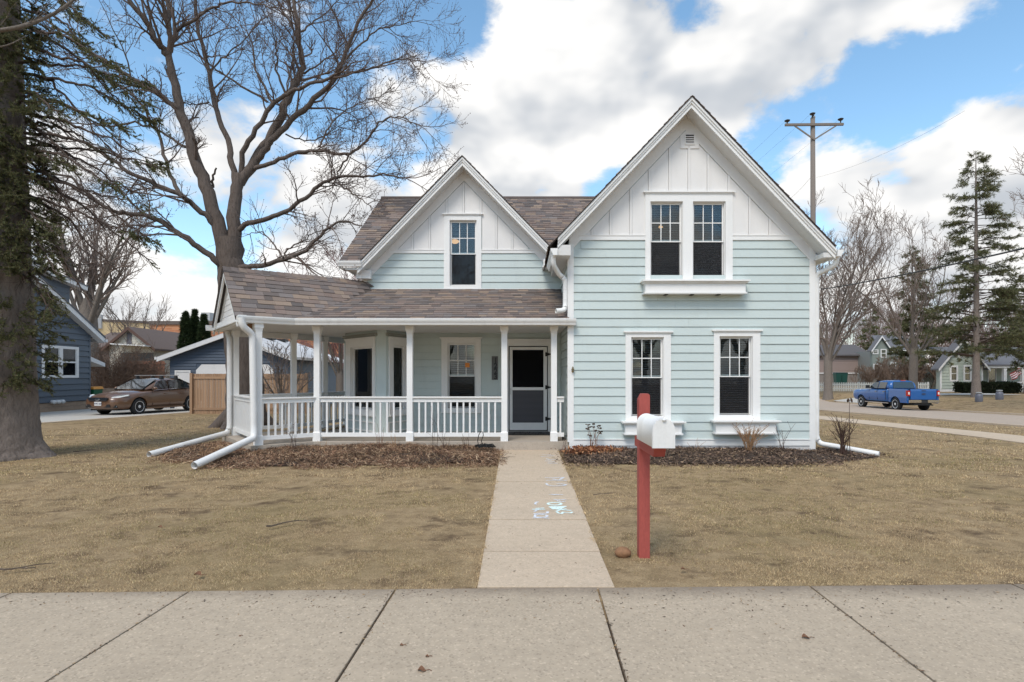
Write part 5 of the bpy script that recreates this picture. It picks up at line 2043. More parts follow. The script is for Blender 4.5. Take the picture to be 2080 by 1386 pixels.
# ---- the big maple, its limbs where the photo has them (crop pixels / 2.31)
def big_maple():
    g = np.random.default_rng(77)
    K = 2.31
    D = 17.0
    base = at(497, 850, D)
    base.z = gz(base.x, D) - .1
    t = thing('maple_tree', 'huge bare maple with forked trunk rising behind the corner porch', 'tree', tuple(base))
    w = Wood(); tw = Wood(); buds = []
    def pt(c, y):
        return np.array(at(c[0] / K, c[1] / K, y))
    def limb(pts, r0, r1, dy=0.0, kids=0, lev=2, start=.25, y0=D, klen=1.5, up=.25, dyc=0.0):
        """pts in crop pixels, radii in crop pixels; the limb comes dy nearer (-) or farther (+)"""
        m = len(pts)
        P = []
        for i, c in enumerate(pts):
            u = i / (m - 1)
            P.append(pt(c, y0 + dy * u + dyc * math.sin(math.pi * u)))
        L = smooth_line(P, 4)
        sc = D / FPX / K
        L = L + np.concatenate([[[0, 0, 0]], g.normal(0, .022, (len(L) - 2, 3)), [[0, 0, 0]]])
        rad = np.linspace(r0 * (.96 if r0 > 80 else .64), r1 * (.86 if r0 > 80 else .54), len(L)) * sc
        w.tube(L, rad, 12 if r0 > 25 else 9 if r0 > 12 else 7)
        seg = np.linalg.norm(np.diff(L, axis=0), axis=1).sum()
        kids = int(kids * 1.4)
        for i in range(kids):
            u = start + (1 - start) * (i + g.uniform(.1, .9)) / kids
            f = u * (len(L) - 1)
            j = min(int(f), len(L) - 2)
            q = L[j] + (L[j + 1] - L[j]) * (f - j)
            ax = unit(L[j + 1] - L[j])
            s = unit(np.cross(ax, g.normal(0, 1, 3)))
            a = g.uniform(.55, 1.1)
            d = ax * math.cos(a) + s * math.sin(a) * np.array([1, 1, 1]) + np.array([0, 0, up])
            sprout(tw, g, q, d, klen * g.uniform(.5, 1.3) * (1.2 - .5 * u), max(.014, rad[j] * .42), lev, up, .0042, (6, 6), .3, buds, (.42, .74))
        # the tip breaks up
        for i in range(2 if kids else 0):
            d = unit(L[-1] - L[-3]) + g.normal(0, .3, 3)
            sprout(tw, g, L[-1], d, klen, rad[-1] * .85, lev, up, .0042, (6, 6), .3, buds, (.42, .74))
        return L
    # trunk
    limb([(1155, 1960), (1150, 1780), (1140, 1640), (1115, 1480), (1095, 1340), (1080, 1230), (1075, 1120)], 92, 62, 0)
    limb([(1060, 1300), (1040, 1120), (990, 950), (940, 800), (890, 650), (850, 520), (815, 370), (790, 260)], 56, 27, -.4, 4, 2, .4)
    limb([(790, 260), (740, 200), (680, 100), (610, 0), (560, -120), (500, -300)], 25, 9, -1.2, 9, 2, .1, D - .4, 2.0)
    limb([(790, 270), (800, 200), (795, 100), (785, 0), (770, -150), (780, -320)], 22, 9, .6, 9, 2, .1, D - .4, 2.0)
    limb([(1080, 1250), (1100, 1100), (1105, 950), (1125, 820)], 56, 46, .3)
    limb([(1110, 900), (1095, 770), (1070, 660), (1020, 530), (985, 370), (960, 250), (930, 130), (915, 0), (900, -160)], 24, 11, 1.0, 12, 2, .3, D + .3, 1.8)
    limb([(1125, 860), (1220, 720), (1290, 600), (1350, 470), (1400, 370), (1415, 290), (1400, 170), (1390, 60), (1370, -60), (1360, -200)], 38, 9, .9, 14, 2, .35, D + .3, 1.7)
    limb([(1200, 765), (1250, 690), (1340, 590), (1450, 490), (1570, 370), (1620, 250), (1680, 110), (1750, 0), (1800, -120)], 26, 8, -.9, 14, 2, .25, D + .4, 1.8)
    limb([(1130, 830), (1150, 690), (1220, 580), (1290, 480), (1350, 440), (1430, 410), (1540, 370)], 20, 12, -1.0, 6, 2, .3, D + .3, 1.3)
    limb([(1280, 500), (1250, 420), (1200, 330), (1195, 250), (1160, 150)], 11, 5, .9, 6, 1, .2, D + .2, 1.3)
    limb([(1255, 480), (1130, 400), (1050, 350), (990, 310), (960, 270)], 9, 4, -.8, 5, 1, .2, D + .2, 1.0)
    limb([(1095, 1100), (1150, 1060), (1240, 1030), (1330, 1000), (1430, 930), (1520, 860), (1590, 830), (1700, 830), (1800, 820), (1900, 835)], 21, 5, -1.6, 13, 2, .3, D + .2, 1.4, .1)
    limb([(1070, 1265), (1130, 1255), (1200, 1250), (1330, 1220), (1440, 1170), (1520, 1090), (1600, 1040), (1690, 1060)], 24, 5, -1.0, 11, 2, .3, D, 1.4, .0)
    limb([(1175, 800), (1240, 775), (1330, 740), (1430, 710), (1540, 710), (1640, 720), (1720, 660), (1780, 580), (1850, 550), (1950, 580)], 17, 4, -1.6, 13, 2, .25, D + .4, 1.5, .1)
    limb([(1640, 720), (1600, 780), (1580, 830), (1570, 850)], 7, 5, .2, 2, 1, .2, D - .6, .8)
    limb([(1590, 860), (1640, 895), (1700, 940), (1745, 975)], 8, 2, -.4, 4, 1, .2, D - .9, .8, -.1)
    limb([(1020, 1070), (960, 1010), (890, 950), (830, 910), (700, 850), (580, 790), (480, 720), (370, 660), (250, 630), (120, 560)], 22, 6, -1.8, 15, 2, .2, D - .1, 1.6, .05)
    limb([(1080, 1290), (1030, 1240), (930, 1160), (830, 1090), (710, 1020), (600, 1000), (510, 980), (400, 900), (300, 820), (130, 820)], 25, 6, -2.2, 15, 2, .25, D, 1.6, .0)
    limb([(845, 915), (800, 820), (760, 700), (730, 600), (660, 490), (600, 420)], 15, 6, .9, 8, 2, .2, D - .55, 1.4)
    limb([(850, 530), (800, 480), (720, 430), (620, 370), (520, 300), (400, 240), (330, 170), (200, 80), (120, 0)], 18, 6, -1.5, 15, 2, .2, D - .3, 1.6, .1)
    limb([(905, 705), (860, 680), (760, 620), (640, 580), (500, 590), (380, 580), (200, 570)], 11, 4, .9, 10, 1, .2, D - .3, 1.4, .05)
    limb([(820, 150), (920, 90), (1000, 40), (1080, 10), (1200, 15), (1330, 45)], 12, 4, -.9, 8, 2, .2, D - .2, 1.3, .05)
    limb([(1600, 360), (1700, 330), (1800, 300), (1900, 275), (1980, 300)], 9, 3, -.5, 8, 2, .2, D - .1, 1.2, .1)
    limb([(1610, 290), (1700, 200), (1760, 150), (1850, 120), (1950, 100)], 8, 3, .6, 8, 2, .2, D, 1.3, .1)
    limb([(1410, 350), (1500, 300), (1580, 240), (1640, 150)], 8, 3, .6, 6, 2, .2, D + .9, 1.2, .1)
    limb([(1400, 180), (1330, 60), (1290, -30)], 8, 4, .3, 4, 2, .2, D + .9, 1.2)
    limb([(1410, 150), (1480, 100), (1590, 0)], 8, 4, .3, 4, 2, .2, D + .9, 1.2)
    limb([(1340, 440), (1300, 330), (1300, 250), (1290, 190)], 9, 5, -.5, 4, 2, .2, D + .3, 1.2)
    limb([(985, 330), (1060, 260), (1140, 190), (1210, 120)], 7, 3, -.5, 5, 2, .2, D + .7, 1.2)
    limb([(980, 480), (920, 490), (860, 485)], 6, 4, -.4, 3, 1, .3, D + .6, .8)
    limb([(1500, 690), (1540, 600), (1620, 520), (1700, 480), (1800, 440)], 7, 3, .8, 7, 2, .2, D - .3, 1.2)
    limb([(1340, 630), (1430, 660), (1520, 640), (1640, 560)], 6, 3, .5, 5, 2, .2, D + .4, 1.1)
    limb([(1330, 1210), (1290, 1150), (1230, 1090), (1170, 1100)], 7, 3, .4, 5, 1, .2, D - .5, 1.0)
    limb([(1340, 1220), (1350, 1170), (1420, 1130), (1480, 1090)], 8, 3, .4, 5, 1, .2, D - .5, 1.0)
    limb([(1000, 880), (1000, 830), (1015, 790)], 10, 7, -.3)
    # root flare
    for a in range(6):
        th = a * 1.05 + .3
        b = np.array(base)
        w.tube(np.array([b + [0, 0, .9], b + [math.cos(th) * .35, math.sin(th) * .35, .45], b + [math.cos(th) * .75, math.sin(th) * .75, .1], b + [math.cos(th) * 1.1, math.sin(th) * 1.1, -.1]]), [.3, .26, .18, .08], 7)
    V, F = w.arrays()
    np_object('trunk', V, F, M_BARK, t, smooth=True)
    V, F = tw.arrays()
    o = np_object('crown', V, F, paint('maple_twig', srgb(116, 101, 93), .9, .2, 3, 30, .1), t)
    V, F = bud_mesh(buds, .012, g)
    o = np_object('bud', V, F, paint('maple_bud', srgb(98, 66, 56), .85, .25, 20, 60, .1), t)
    o['kind'] = 'stuff'
big_maple()

# ---- conifers
def needles(g, P, D, L, n, ln, wd, cols):
    """needle sprays: n short blades round each shoot from P along D"""
    m = len(P)
    P = np.repeat(P, n, 0); D = np.repeat(D, n, 0); L = np.repeat(L, n)
    k = len(P)
    t = g.uniform(0, 1, k)
    s = np.cross(D, g.normal(0, 1, (k, 3)))
    s /= np.linalg.norm(s, axis=1)[:, None] + 1e-9
    o = P + D * (L * t)[:, None]
    d = D * .75 + s * g.uniform(.5, 1.0, (k, 1))
    d /= np.linalg.norm(d, axis=1)[:, None]
    wv = np.cross(d, g.normal(0, 1, (k, 3)))
    wv /= np.linalg.norm(wv, axis=1)[:, None] + 1e-9
    l = ln * g.uniform(.6, 1.3, (k, 1))
    V = np.stack([o - wv * wd, o + wv * wd, o + d * l], 1).reshape(-1, 3)
    c = np.array(cols)[g.integers(0, len(cols), k)] * g.uniform(.65, 1.3, (k, 1))
    return V, np.arange(k * 3).reshape(-1, 3), np.repeat(c, 3, 0)

GREENS = [srgb(100, 106, 72), srgb(114, 118, 82), srgb(88, 92, 66), srgb(134, 130, 94), srgb(112, 104, 78)]
M_NEEDLE = colattr('conifer_needle', .8, 20, .05, 0, .2, .35)

def near_spruce():
    g = np.random.default_rng(31)
    D = 10.5
    bx, bz = px_at(15, D), gz(-9.5, D)
    t = thing('spruce_tree', 'old spruce with thick grey trunk at the left frame edge', 'tree', (bx, D, bz))
    w = Wood()
    zs = np.array([-.1, .0, .12, .3, .6, 1.2, 2.2, 3.5, 5, 7, 9, 12])
    rs = np.array([.68, .65, .61, .575, .555, .535, .52, .49, .455, .40, .34, .25])
    pts = np.stack([bx + np.linspace(0, -.25, 12), np.full(12, D), bz + zs], 1)
    L = smooth_line(pts, 5)
    rr = np.interp(L[:, 2] - bz, zs, rs)
    k = 40
    a = np.arange(k) * 2 * np.pi / k
    lob = 1 + .035 * np.sin(a * 5 + 1) + .02 * np.sin(a * 9)
    fl = 1 + np.clip(.35 - (L[:, 2] - bz), 0, .4)[:, None] * (.35 * np.sin(a * 3 + 1.2) + .25 * np.sin(a * 5))[None]
    R_ = rr[:, None] * lob[None] * fl * (1 + g.normal(0, .012, (len(L), k)))
    V = np.stack([L[:, 0:1] + R_ * np.cos(a), L[:, 1:2] + R_ * np.sin(a), np.repeat(L[:, 2:3], k, 1)], -1).reshape(-1, 3)
    i, j = np.meshgrid(np.arange(len(L) - 1), np.arange(k), indexing='ij')
    F = np.stack([i * k + j, i * k + (j + 1) % k, (i + 1) * k + (j + 1) % k, (i + 1) * k + j], -1).reshape(-1, 4)
    np_object('trunk', V, F, M_BARKS, t, smooth=True)
    # branches: (trunk v, tip u, tip v, depth of tip, foliage from fraction)
    NP, ND, NL = [], [], []
    def shoot(p, d, l):
        NP.append(p); ND.append(unit(d)); NL.append(l)
    br = [(90, 330, 225, 10.2, .40), (130, 300, 170, 11.2, .5), (60, 240, 130, 9.9, .35), (150, 325, 245, 10.6, .45), (210, 240, 250, 9.8, .3), (230, 330, 335, 10.8, .75), (250, 215, 300, 11.0, .55),
          (270, 320, 340, 10.0, .72), (300, 310, 330, 11.4, .8), (330, 330, 500, 10.3, .8), (350, 320, 540, 11.0, .85), (300, 240, 380, 9.8, .75), (400, 280, 480, 10.2, .75), (380, 250, 560, 10.8, .9), (430, 190, 620, 10.3, .9),
          (20, 190, 100, 10.4, .25), (-30, 230, 80, 10.9, .3), (470, 120, 560, 9.8, .4), (330, 130, 330, 9.7, .15), (200, 120, 230, 9.6, .1), (420, 110, 470, 9.6, .2), (560, 110, 640, 9.9, .4), (-80, 170, 40, 9.9, .2),
          (520, 110, 610, 10.0, .5), (360, 300, 420, 10.7, .85), (280, 290, 400, 11.2, .9), (180, 280, 300, 11.3, .9), (100, 250, 330, 10.8, .95), (240, 200, 420, 10.1, .92), (310, 180, 470, 10.4, .9), (40, 300, 260, 11.5, .95)]
    for (v0, u1, v1, y1, f0) in br:
        p0 = np.array(at(40, v0, D)); p0[0] = bx + .2 + g.uniform(-.1, .15)
        p3 = np.array(at(u1, v1, y1))
        mid = p0 * .5 + p3 * .5 + np.array([0, 0, g.uniform(.02, .22)])
        pts = smooth_line([p0, p0 * .75 + p3 * .25 + [0, 0, .1], mid, p0 * .22 + p3 * .78 + [0, 0, .02], p3], 5)
        pts[1:-1] += g.normal(0, .02, (len(pts) - 2, 3))
        L_ = np.linalg.norm(p3 - p0)
        w.tube(pts, np.linspace(.032, .007, len(pts)), 5)
        ax = unit(p3 - p0)
        for i in range(int(16 * L_)):
            u = g.uniform(.12, 1)
            q = pts[min(int(u * (len(pts) - 1)), len(pts) - 1)]
            s = np.cross(ax, [0, 0, 1]) * g.choice([-1, 1])
            d = unit(ax * .7 + s * g.uniform(.3, .9) + np.array([0, 0, g.uniform(-.7, .15)]))
            l = g.uniform(.18, .6) * (1.1 - .5 * u)
            q2 = q + d * l + np.array([0, 0, -.12 * l])
            w.tube(np.array([q, (q + q2) / 2 + g.normal(0, .015, 3), q2]), [.006, .0045, .003], 3)
            if u > f0 + .08:
                for _ in range(5):
                    tt = g.uniform(.1, 1)
                    shoot(q + (q2 - q) * tt, d + g.normal(0, .5, 3), g.uniform(.05, .12))
            elif g.random() < .5:
                q3 = q2 + unit(d + g.normal(0, .5, 3)) * l * .6
                w.tube(np.array([q2, q3]), [.003, .002], 3)
    # mossy foliage hugging the trunk
    for (v0, v1, n, out) in ((60, 260, 190, .55), (260, 560, 380, .66), (600, 780, 120, .6), (-60, 90, 100, .5)):
        for i in range(n):
            v = g.uniform(v0, v1)
            th = g.uniform(-2.6, .3)
            z = at(0, v, D).z
            r0 = np.interp(z - bz, zs, rs)
            p = np.array([bx + math.cos(th) * r0, D + math.sin(th) * r0, z])
            d = unit(np.array([math.cos(th), math.sin(th), g.uniform(-.6, .1)]))
            l = g.uniform(.15, out)
            q = p + d * l + np.array([0, 0, -.2 * l])
            w.tube(np.array([p, (p + q) / 2, q]), [.01, .007, .004], 3)
            for _ in range(13):
                tt = g.uniform(.15, 1)
                shoot(p + (q - p) * tt, d + g.normal(0, .7, 3), g.uniform(.06, .15))
    V, F = w.arrays()
    np_object('branches', V, F, paint('spruce_twig', srgb(88, 74, 66), .9, .2, 5, 40, .1), t)
    V, F, c = needles(g, np.array(NP), np.array(ND), np.array(NL), 26, .036, .0062, GREENS)
    o = np_object('needle_sprays', V, F, M_NEEDLE, t, col=c)
    o['kind'] = 'stuff'
    # the limb of another tree reaching in at the top left
    t2 = Wood()
    g2 = np.random.default_rng(3)
    A = [at(-60, 70, 8.0), at(0, 62, 8.0), at(40, 55, 8.0), at(80, 42, 8.1), at(120, 22, 8.2), at(160, -8, 8.3)]
    L = smooth_line([np.array(p) for p in A], 4)
    t2.tube(L, np.linspace(.032, .018, len(L)), 7)
    for q in L[3::2]:
        sprout(t2, g2, q, np.array([.6, .2, .5]), .6, .007, 1, .1, .004, (4, 4))
    B = smooth_line([np.array(at(-40, 100, 8.0)), np.array(at(15, 92, 8.0)), np.array(at(55, 72, 8.1))], 4)
    t2.tube(B, np.linspace(.014, .005, len(B)), 5)
    V, F = t2.arrays()
    o = np_object('overhanging_limb', V, F, M_BARKG, smooth=True, origin=tuple(A[0]))
    tag(o, 'smooth grey bare limb reaching in at the top left corner', 'branch')
near_spruce()

def conifer(name, label, base, H, spread, seed, n_br, dens, trunk_r, z_low=.15, needle=.14, nw=.016, cols=GREENS, droop=.25, taper=1.0, group=None, fol0=.3):
    g = np.random.default_rng(seed)
    t = thing(name, label, 'tree', base, group)
    b = np.array(base)
    w = Wood()
    zz = np.linspace(0, H, 10)
    pts = np.stack([b[0] + g.normal(0, .03, 10).cumsum() * .4, b[1] + 0 * zz, b[2] - .1 + zz], 1)
    w.tube(pts, np.interp(zz / H, [0, .03, .5, 1], [trunk_r * 1.45, trunk_r, trunk_r * .68, .02]), 10)
    V, F = w.arrays()
    np_object('trunk', V, F, M_BARKS, t, smooth=True)
    w = Wood()
    NP, ND, NL = [], [], []
    for i in range(n_br):
        u = z_low + (1 - z_low) * (i + g.uniform(0, 1)) / n_br
        z = u * H
        l = spread * (1 - u) ** taper * g.uniform(.45, 1.1) + .25
        th = g.uniform(0, 2 * np.pi)
        p = np.array([np.interp(z, zz, pts[:, 0]), b[1], b[2] + z])
        d = np.array([math.cos(th), math.sin(th), g.uniform(-.15, .3)])
        e = p + d * l - np.array([0, 0, droop * l * .5])
        m = (p + e) / 2 + np.array([0, 0, droop * l * .22])
        P = smooth_line([p, m, e], 4)
        w.tube(P, np.linspace(max(.012, l * .016), .006, len(P)), 4)
        for k in range(int(dens * l) + 2):
            f = g.uniform(fol0, 1)
            q = P[min(int(f * (len(P) - 1) + .5), len(P) - 1)]
            s = np.array([-d[1], d[0], 0]) * g.choice([-1, 1])
            dd = unit(d * .7 + s * g.uniform(.1, 1.0) + np.array([0, 0, g.uniform(-.5, .2)]))
            sl = g.uniform(.2, .55) * min(1, l)
            w.tube(np.array([q, q + dd * sl]), [.007, .004], 3)
            for _ in range(2):
                NP.append(q + dd * sl * g.uniform(.1, .8)); ND.append(unit(dd + g.normal(0, .4, 3))); NL.append(g.uniform(.15, .4))
    V, F = w.arrays()
    np_object('branches', V, F, paint('spruce_twig', srgb(88, 74, 66), .9, .2, 5, 40, .1), t)
    V, F, c = needles(g, np.array(NP), np.array(ND), np.array(NL), 10, needle, nw, cols)
    o = np_object('needle_sprays', V, F, M_NEEDLE, t, col=c)
    o['kind'] = 'stuff'
    return t

def bare_tree(name, label, base, H, trunk_r, seed, limbs=7, fork=.25, spread=.55, lev=3, rmin=.012, kids=(6, 6, 5), mat=None, lean=0, group=None, upr=.28, twig=None):
    g = np.random.default_rng(seed)
    t = thing(name, label, 'tree', base, group)
    b = np.array(base)
    w = Wood(); tw = Wood()
    hf = H * fork
    P = smooth_line([b + [0, 0, -.15], b + [0, 0, hf * .4], b + [lean * .5, 0, hf], b + [lean, 0, hf * 1.35]], 3)
    w.tube(P, np.interp(np.linspace(0, 1, len(P)), [0, .12, .7, 1], [trunk_r * 1.4, trunk_r * 1.03, trunk_r * .92, trunk_r * .6]), 10)
    for i in range(limbs):
        th = 2 * np.pi * (i + g.uniform(-.3, .3)) / limbs
        sp = spread * g.uniform(.5, 1.15)
        q = b + [lean * .6, 0, hf * g.uniform(.8, 1.25)]
        d = np.array([math.cos(th) * sp, math.sin(th) * sp, 1.0])
        L = (H - hf) * g.uniform(.7, 1.0)
        n = 7
        pts = [q]
        dd = unit(d)
        for k in range(n - 1):
            dd = unit(dd + g.normal(0, .09, 3) + np.array([0, 0, .05]))
            pts.append(pts[-1] + dd * L / (n - 1))
        pts = np.array(pts)
        rad = np.linspace(trunk_r * g.uniform(.22, .40), rmin * 1.4, n)
        w.tube(pts, rad, 7)
        for k in range(13):
            u = .15 + .85 * (k + g.uniform(0, 1)) / 13
            f = u * (n - 1)
            j = min(int(f), n - 2)
            s = pts[j] + (pts[j + 1] - pts[j]) * (f - j)
            ax = unit(pts[j + 1] - pts[j])
            o = unit(np.cross(ax, g.normal(0, 1, 3)))
            a = g.uniform(.4, .95)
            sprout(tw, g, s, ax * math.cos(a) + o * math.sin(a) + [0, 0, .2], L * g.uniform(.25, .42) * (1.15 - .5 * u), max(rmin * 1.3, rad[j] * .5), lev - 1, upr, rmin, kids[-(lev - 1):] if lev > 1 else kids)
    V, F = w.arrays()
    np_object('trunk', V, F, mat or M_BARKG, t, smooth=True)
    V, F = tw.arrays()
    np_object('crown', V, F, twig or paint('grey_twig_far', srgb(140, 124, 114), .9, .2, 1, 20, .1), t)
    return t

def other_trees():
    B = lambda u, Y, dz=0: (px_at(u, Y), Y, gz(px_at(u, Y), Y) + dz)
    # right side, across the side street
    bare_tree('street_maple', 'wide bare tree with many upright limbs beside the house corner', B(1682, 50), 16.0, .36, 1, 13, .2, .46, 3, .014, (5, 5))
    bare_tree('street_elm', 'bare tree with arching left limb standing behind the blue pickup', B(1855, 48), 14.5, .34, 12, 7, .24, .62, 3, .013, (5, 4), lean=.1)
    bare_tree('corner_tree', 'bare tree reaching in at the upper right frame edge', B(2330, 27), 15.5, .4, 5, 9, .25, .6, 3, .010, (6, 5))
    conifer('roadside_spruce', 'tall thin needled spruce in front of the pale green house', B(1983, 41), 17.6, 4.6, 4, 150, 13, .24, .16, .17, .017, GREENS, .18, .75, None, .35)
    conifer('dark_pine', 'dense dark pine behind the blue pickup and the bare elm', B(1852, 62), 15.5, 3.4, 6, 100, 8, .3, .18, .26, .032, GREENS, .2, .7)
    conifer('leaning_pine', 'dark pine spreading over the pale green roof', B(2085, 49), 10.0, 5.5, 8, 90, 6, .16, .30, .22, .026, GREENS, .5, .45)
    conifer('far_pine', 'small hazy pine far behind the brown building', B(1768, 95), 14.5, 3.5, 9, 60, 6, .25, .2, .3, .04, GREENS, .2, .8)
    # left side
    bare_tree('yard_tree', 'thick bare tree behind the blue neighbour house', B(178, 36), 13.5, .62, 21, 8, .36, .6, 3, .014, (5, 5))
    bare_tree('alley_sapling', 'slender forked bare tree before the brick building', B(292, 52), 9.6, .20, 23, 6, .34, .75, 2, .016, (5, 4))
    bare_tree('alley_bush_tree', 'thin bare tree left of the forked one', B(240, 50), 9.0, .12, 25, 5, .3, .5, 2, .014, (5, 4))
    MP = paint('pink_twig', srgb(142, 104, 100), .9, .15, 1, 20, .1)
    bare_tree('crabapple', 'reddish bare tree beyond the porch left of the house wall', B(690, 30), 7.6, .2, 27, 9, .2, .7, 3, .010, (6, 5), twig=MP)
    bare_tree('plum_shrub_tree', 'many stemmed bare shrub seen between the porch posts', B(575, 20), 3.2, .09, 29, 7, .12, .8, 2, .008, (5, 4))
    # three clipped arborvitae
    MA = [srgb(44, 58, 34), srgb(54, 68, 40), srgb(38, 48, 30), srgb(64, 76, 46)]
    for i, (u, Y, top, wd, lab) in enumerate(((377, 46, 640, 1.0, 'widest dark arborvitae, leftmost of three behind the garage'), (396, 47, 635, .8, 'slim dark arborvitae in the middle of three behind the garage'), (414, 45, 645, 1.0, 'dark arborvitae nearest the porch of three behind the garage'))):
        g = np.random.default_rng(60 + i)
        b = B(u, Y)
        H = at(u, top, Y).z - b[2]
        t = thing('arborvitae', lab, 'tree', b, 'arborvitae behind the garage')
        mb = MB()
        mb.tube([b, (b[0], b[1], b[2] + H * .8)], [.09, .03], 7)
        mb.build('trunk', M_BARKG, t)
        n = 4200
        z = g.uniform(0, 1, n)
        rr = wd * .62 * np.sin(np.pi * np.clip(.12 + .86 * z, 0, 1)) ** .7 * (1 - .35 * z) * (1 + .12 * np.sin(z * 23 + i))
        th = g.uniform(0, 2 * np.pi, n)
        rr = rr * np.sqrt(g.uniform(.35, 1, n)) * (1 + .12 * np.sin(th * 5 + z * 9))
        p = np.stack([b[0] + rr * np.cos(th), b[1] + rr * np.sin(th), b[2] + .1 + z * H], 1)
        d = np.stack([np.cos(th) * .5, np.sin(th) * .5, np.full(n, .9)], 1) + g.normal(0, .3, (n, 3))
        d /= np.linalg.norm(d, axis=1)[:, None]
        V, F, c = needles(g, p, d, np.full(n, .15), 4, .2, .03, MA)
        o = np_object('foliage', V, F, M_NEEDLE, t, col=c)
    # tangled bare hedge beside the blue house
    g = np.random.default_rng(90)
    for i, (u, Y, H, lab) in enumerate(((215, 33, 3.7, 'tangled brown thicket right beside the blue neighbour house'), (250, 33, 3.4, 'tangled brown thicket in front of the pale shed'), (278, 34, 2.7, 'lower bare thicket left of the red fence'))):
        b = B(u, Y)
        t = thing('thicket', lab, 'shrub', b, 'bare thickets by the driveway')
        w = Wood()
        for k in range(26):
            q = np.array(b) + [g.normal(0, .5), g.normal(0, .4), 0]
            sprout(w, g, q, np.array([g.normal(0, .45), g.normal(0, .4), 1]), H * g.uniform(.5, 1.0), .02, 2, .12, .009, (9, 6), .5)
        V, F = w.arrays()
        np_object('stems', V, F, paint('thicket_twig', srgb(112, 92, 78), .9, .2, 1, 20, .1), t)
    # brush beyond the truck and behind the fence, seen as one brown mass
    for nm, lab, spots, col, seed in (('far_brush', 'brown brush along the yards across the street', [(u, 60 + (i % 3) * 2, 3.0) for i, u in enumerate(range(1770, 1910, 12))], srgb(130, 110, 96), 5),
                                      ('far_wood', 'hazy bare treetops far behind the houses on the right', [(u, 100 + (i * 37) % 40, 12 + (i * 29) % 7) for i, u in enumerate(range(1655, 2120, 17))], srgb(132, 112, 104), 6),
                                      ('far_wood', 'hazy bare treetops far behind the garage on the left', [(u, 70 + (i * 31) % 20, 6.5 + (i * 13) % 4) for i, u in enumerate(range(480, 740, 18))], srgb(138, 108, 104), 7)):
        g = np.random.default_rng(seed)
        w = Wood()
        for (u, Y, H) in spots:
            b = np.array(B(u, Y))
            for k in range(5 if H > 4 else 7):
                sprout(w, g, b + [g.normal(0, 1.0), 0, 0], np.array([g.normal(0, .28), g.normal(0, .28), 1]), H * g.uniform(.6, 1), .09 if H > 4 else .03, 2, .3, .02 if Y < 80 else .03, (9, 7))
        V, F = w.arrays()
        o = np_object(nm, V, F, paint(nm + '_twig_%d' % seed, col, .9, .15, .5, 20, .0))
        tag(o, lab, 'brush' if nm == 'far_brush' else 'wood', kind='stuff')
other_trees()

# ---- the far side of the front street, behind the camera: what the window panes mirror
def opposite_side():
    g = np.random.default_rng(44)
    w = Wood()
    for i in range(16):
        x = -34 + i * 4.6 + g.uniform(-1.2, 1.2)
        y = -26 - g.uniform(0, 9)
        b = np.array([x, y, -.1])
        w.tube(np.array([b, b + [0, 0, 1.5], b + [0, 0, 3.2]]), [.4, .32, .28], 7)
        for k in range(6):
            th = k * 1.05 + g.uniform(-.3, .3)
            sprout(w, g, b + [0, 0, 2.6 + g.uniform(0, .6)], np.array([math.cos(th) * .5, math.sin(th) * .5, 1]), g.uniform(7, 10), .16, 2, .2, .03, (8, 6))
    V, F = w.arrays()
    o = np_object('opposite_trees', V, F, M_BARKG)
    tag(o, 'bare trees across the front street, mirrored in the windows', 'trees', kind='stuff')
opposite_side()
# ------------------------------------------------------------------ neighbours
M_NWHITE = paint('neighbour_white', (.74, .73, .72), .6, .05, 2, 30, .05, dirt=.15)
M_NGLASS = glass_mat('neighbour_glass', (.55, .58, .58))
M_NDARK = paint('neighbour_shade', (.10, .10, .10), .9, .2, 3, 20, 0)  # flat dark colour painted for the shade of rooms and porch
M_NROOF = paint('grey_shingle_roof', srgb(112, 112, 116), .92, .2, 3, 25, .5, (1, 1, 1))
M_WOODF = paint('cedar_board', srgb(172, 140, 112), .85, .16, 3, 50, .25, (4, 4, .5), dirt=.3, each=.16)
M_WOODR = paint('red_cedar_board', srgb(144, 98, 78), .85, .16, 3, 50, .25, (4, 4, .5), dirt=.3, each=.16)

def simple_window(F, house, a0, a1, z0, z1, trim=.09, mid=True, name='window', casing=None, dep=.03):
    """trim frame, meeting rail and pane set over a flat sheet painted dark as room shade"""
    cm = casing or M_NWHITE
    mb = MB()
    F.box(mb, a0 - trim, a0, 0, dep, z0 - trim, z1 + trim)
    F.box(mb, a1, a1 + trim, 0, dep, z0 - trim, z1 + trim)
    F.box(mb, a0, a1, 0, dep, z1, z1 + trim)
    F.box(mb, a0, a1, 0, dep, z0 - trim, z0)
    if mid:
        m = (z0 + z1) / 2
        F.box(mb, a0, a1, .004, dep - .004, m - .03, m + .03)
    w = mb.build(name, cm, house)
    mb = MB()
    F.box(mb, a0, a1, .006, .010, z0, z1)
    mb.build('pane', M_NGLASS, w)
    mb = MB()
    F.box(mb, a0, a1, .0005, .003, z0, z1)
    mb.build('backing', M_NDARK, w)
    return w

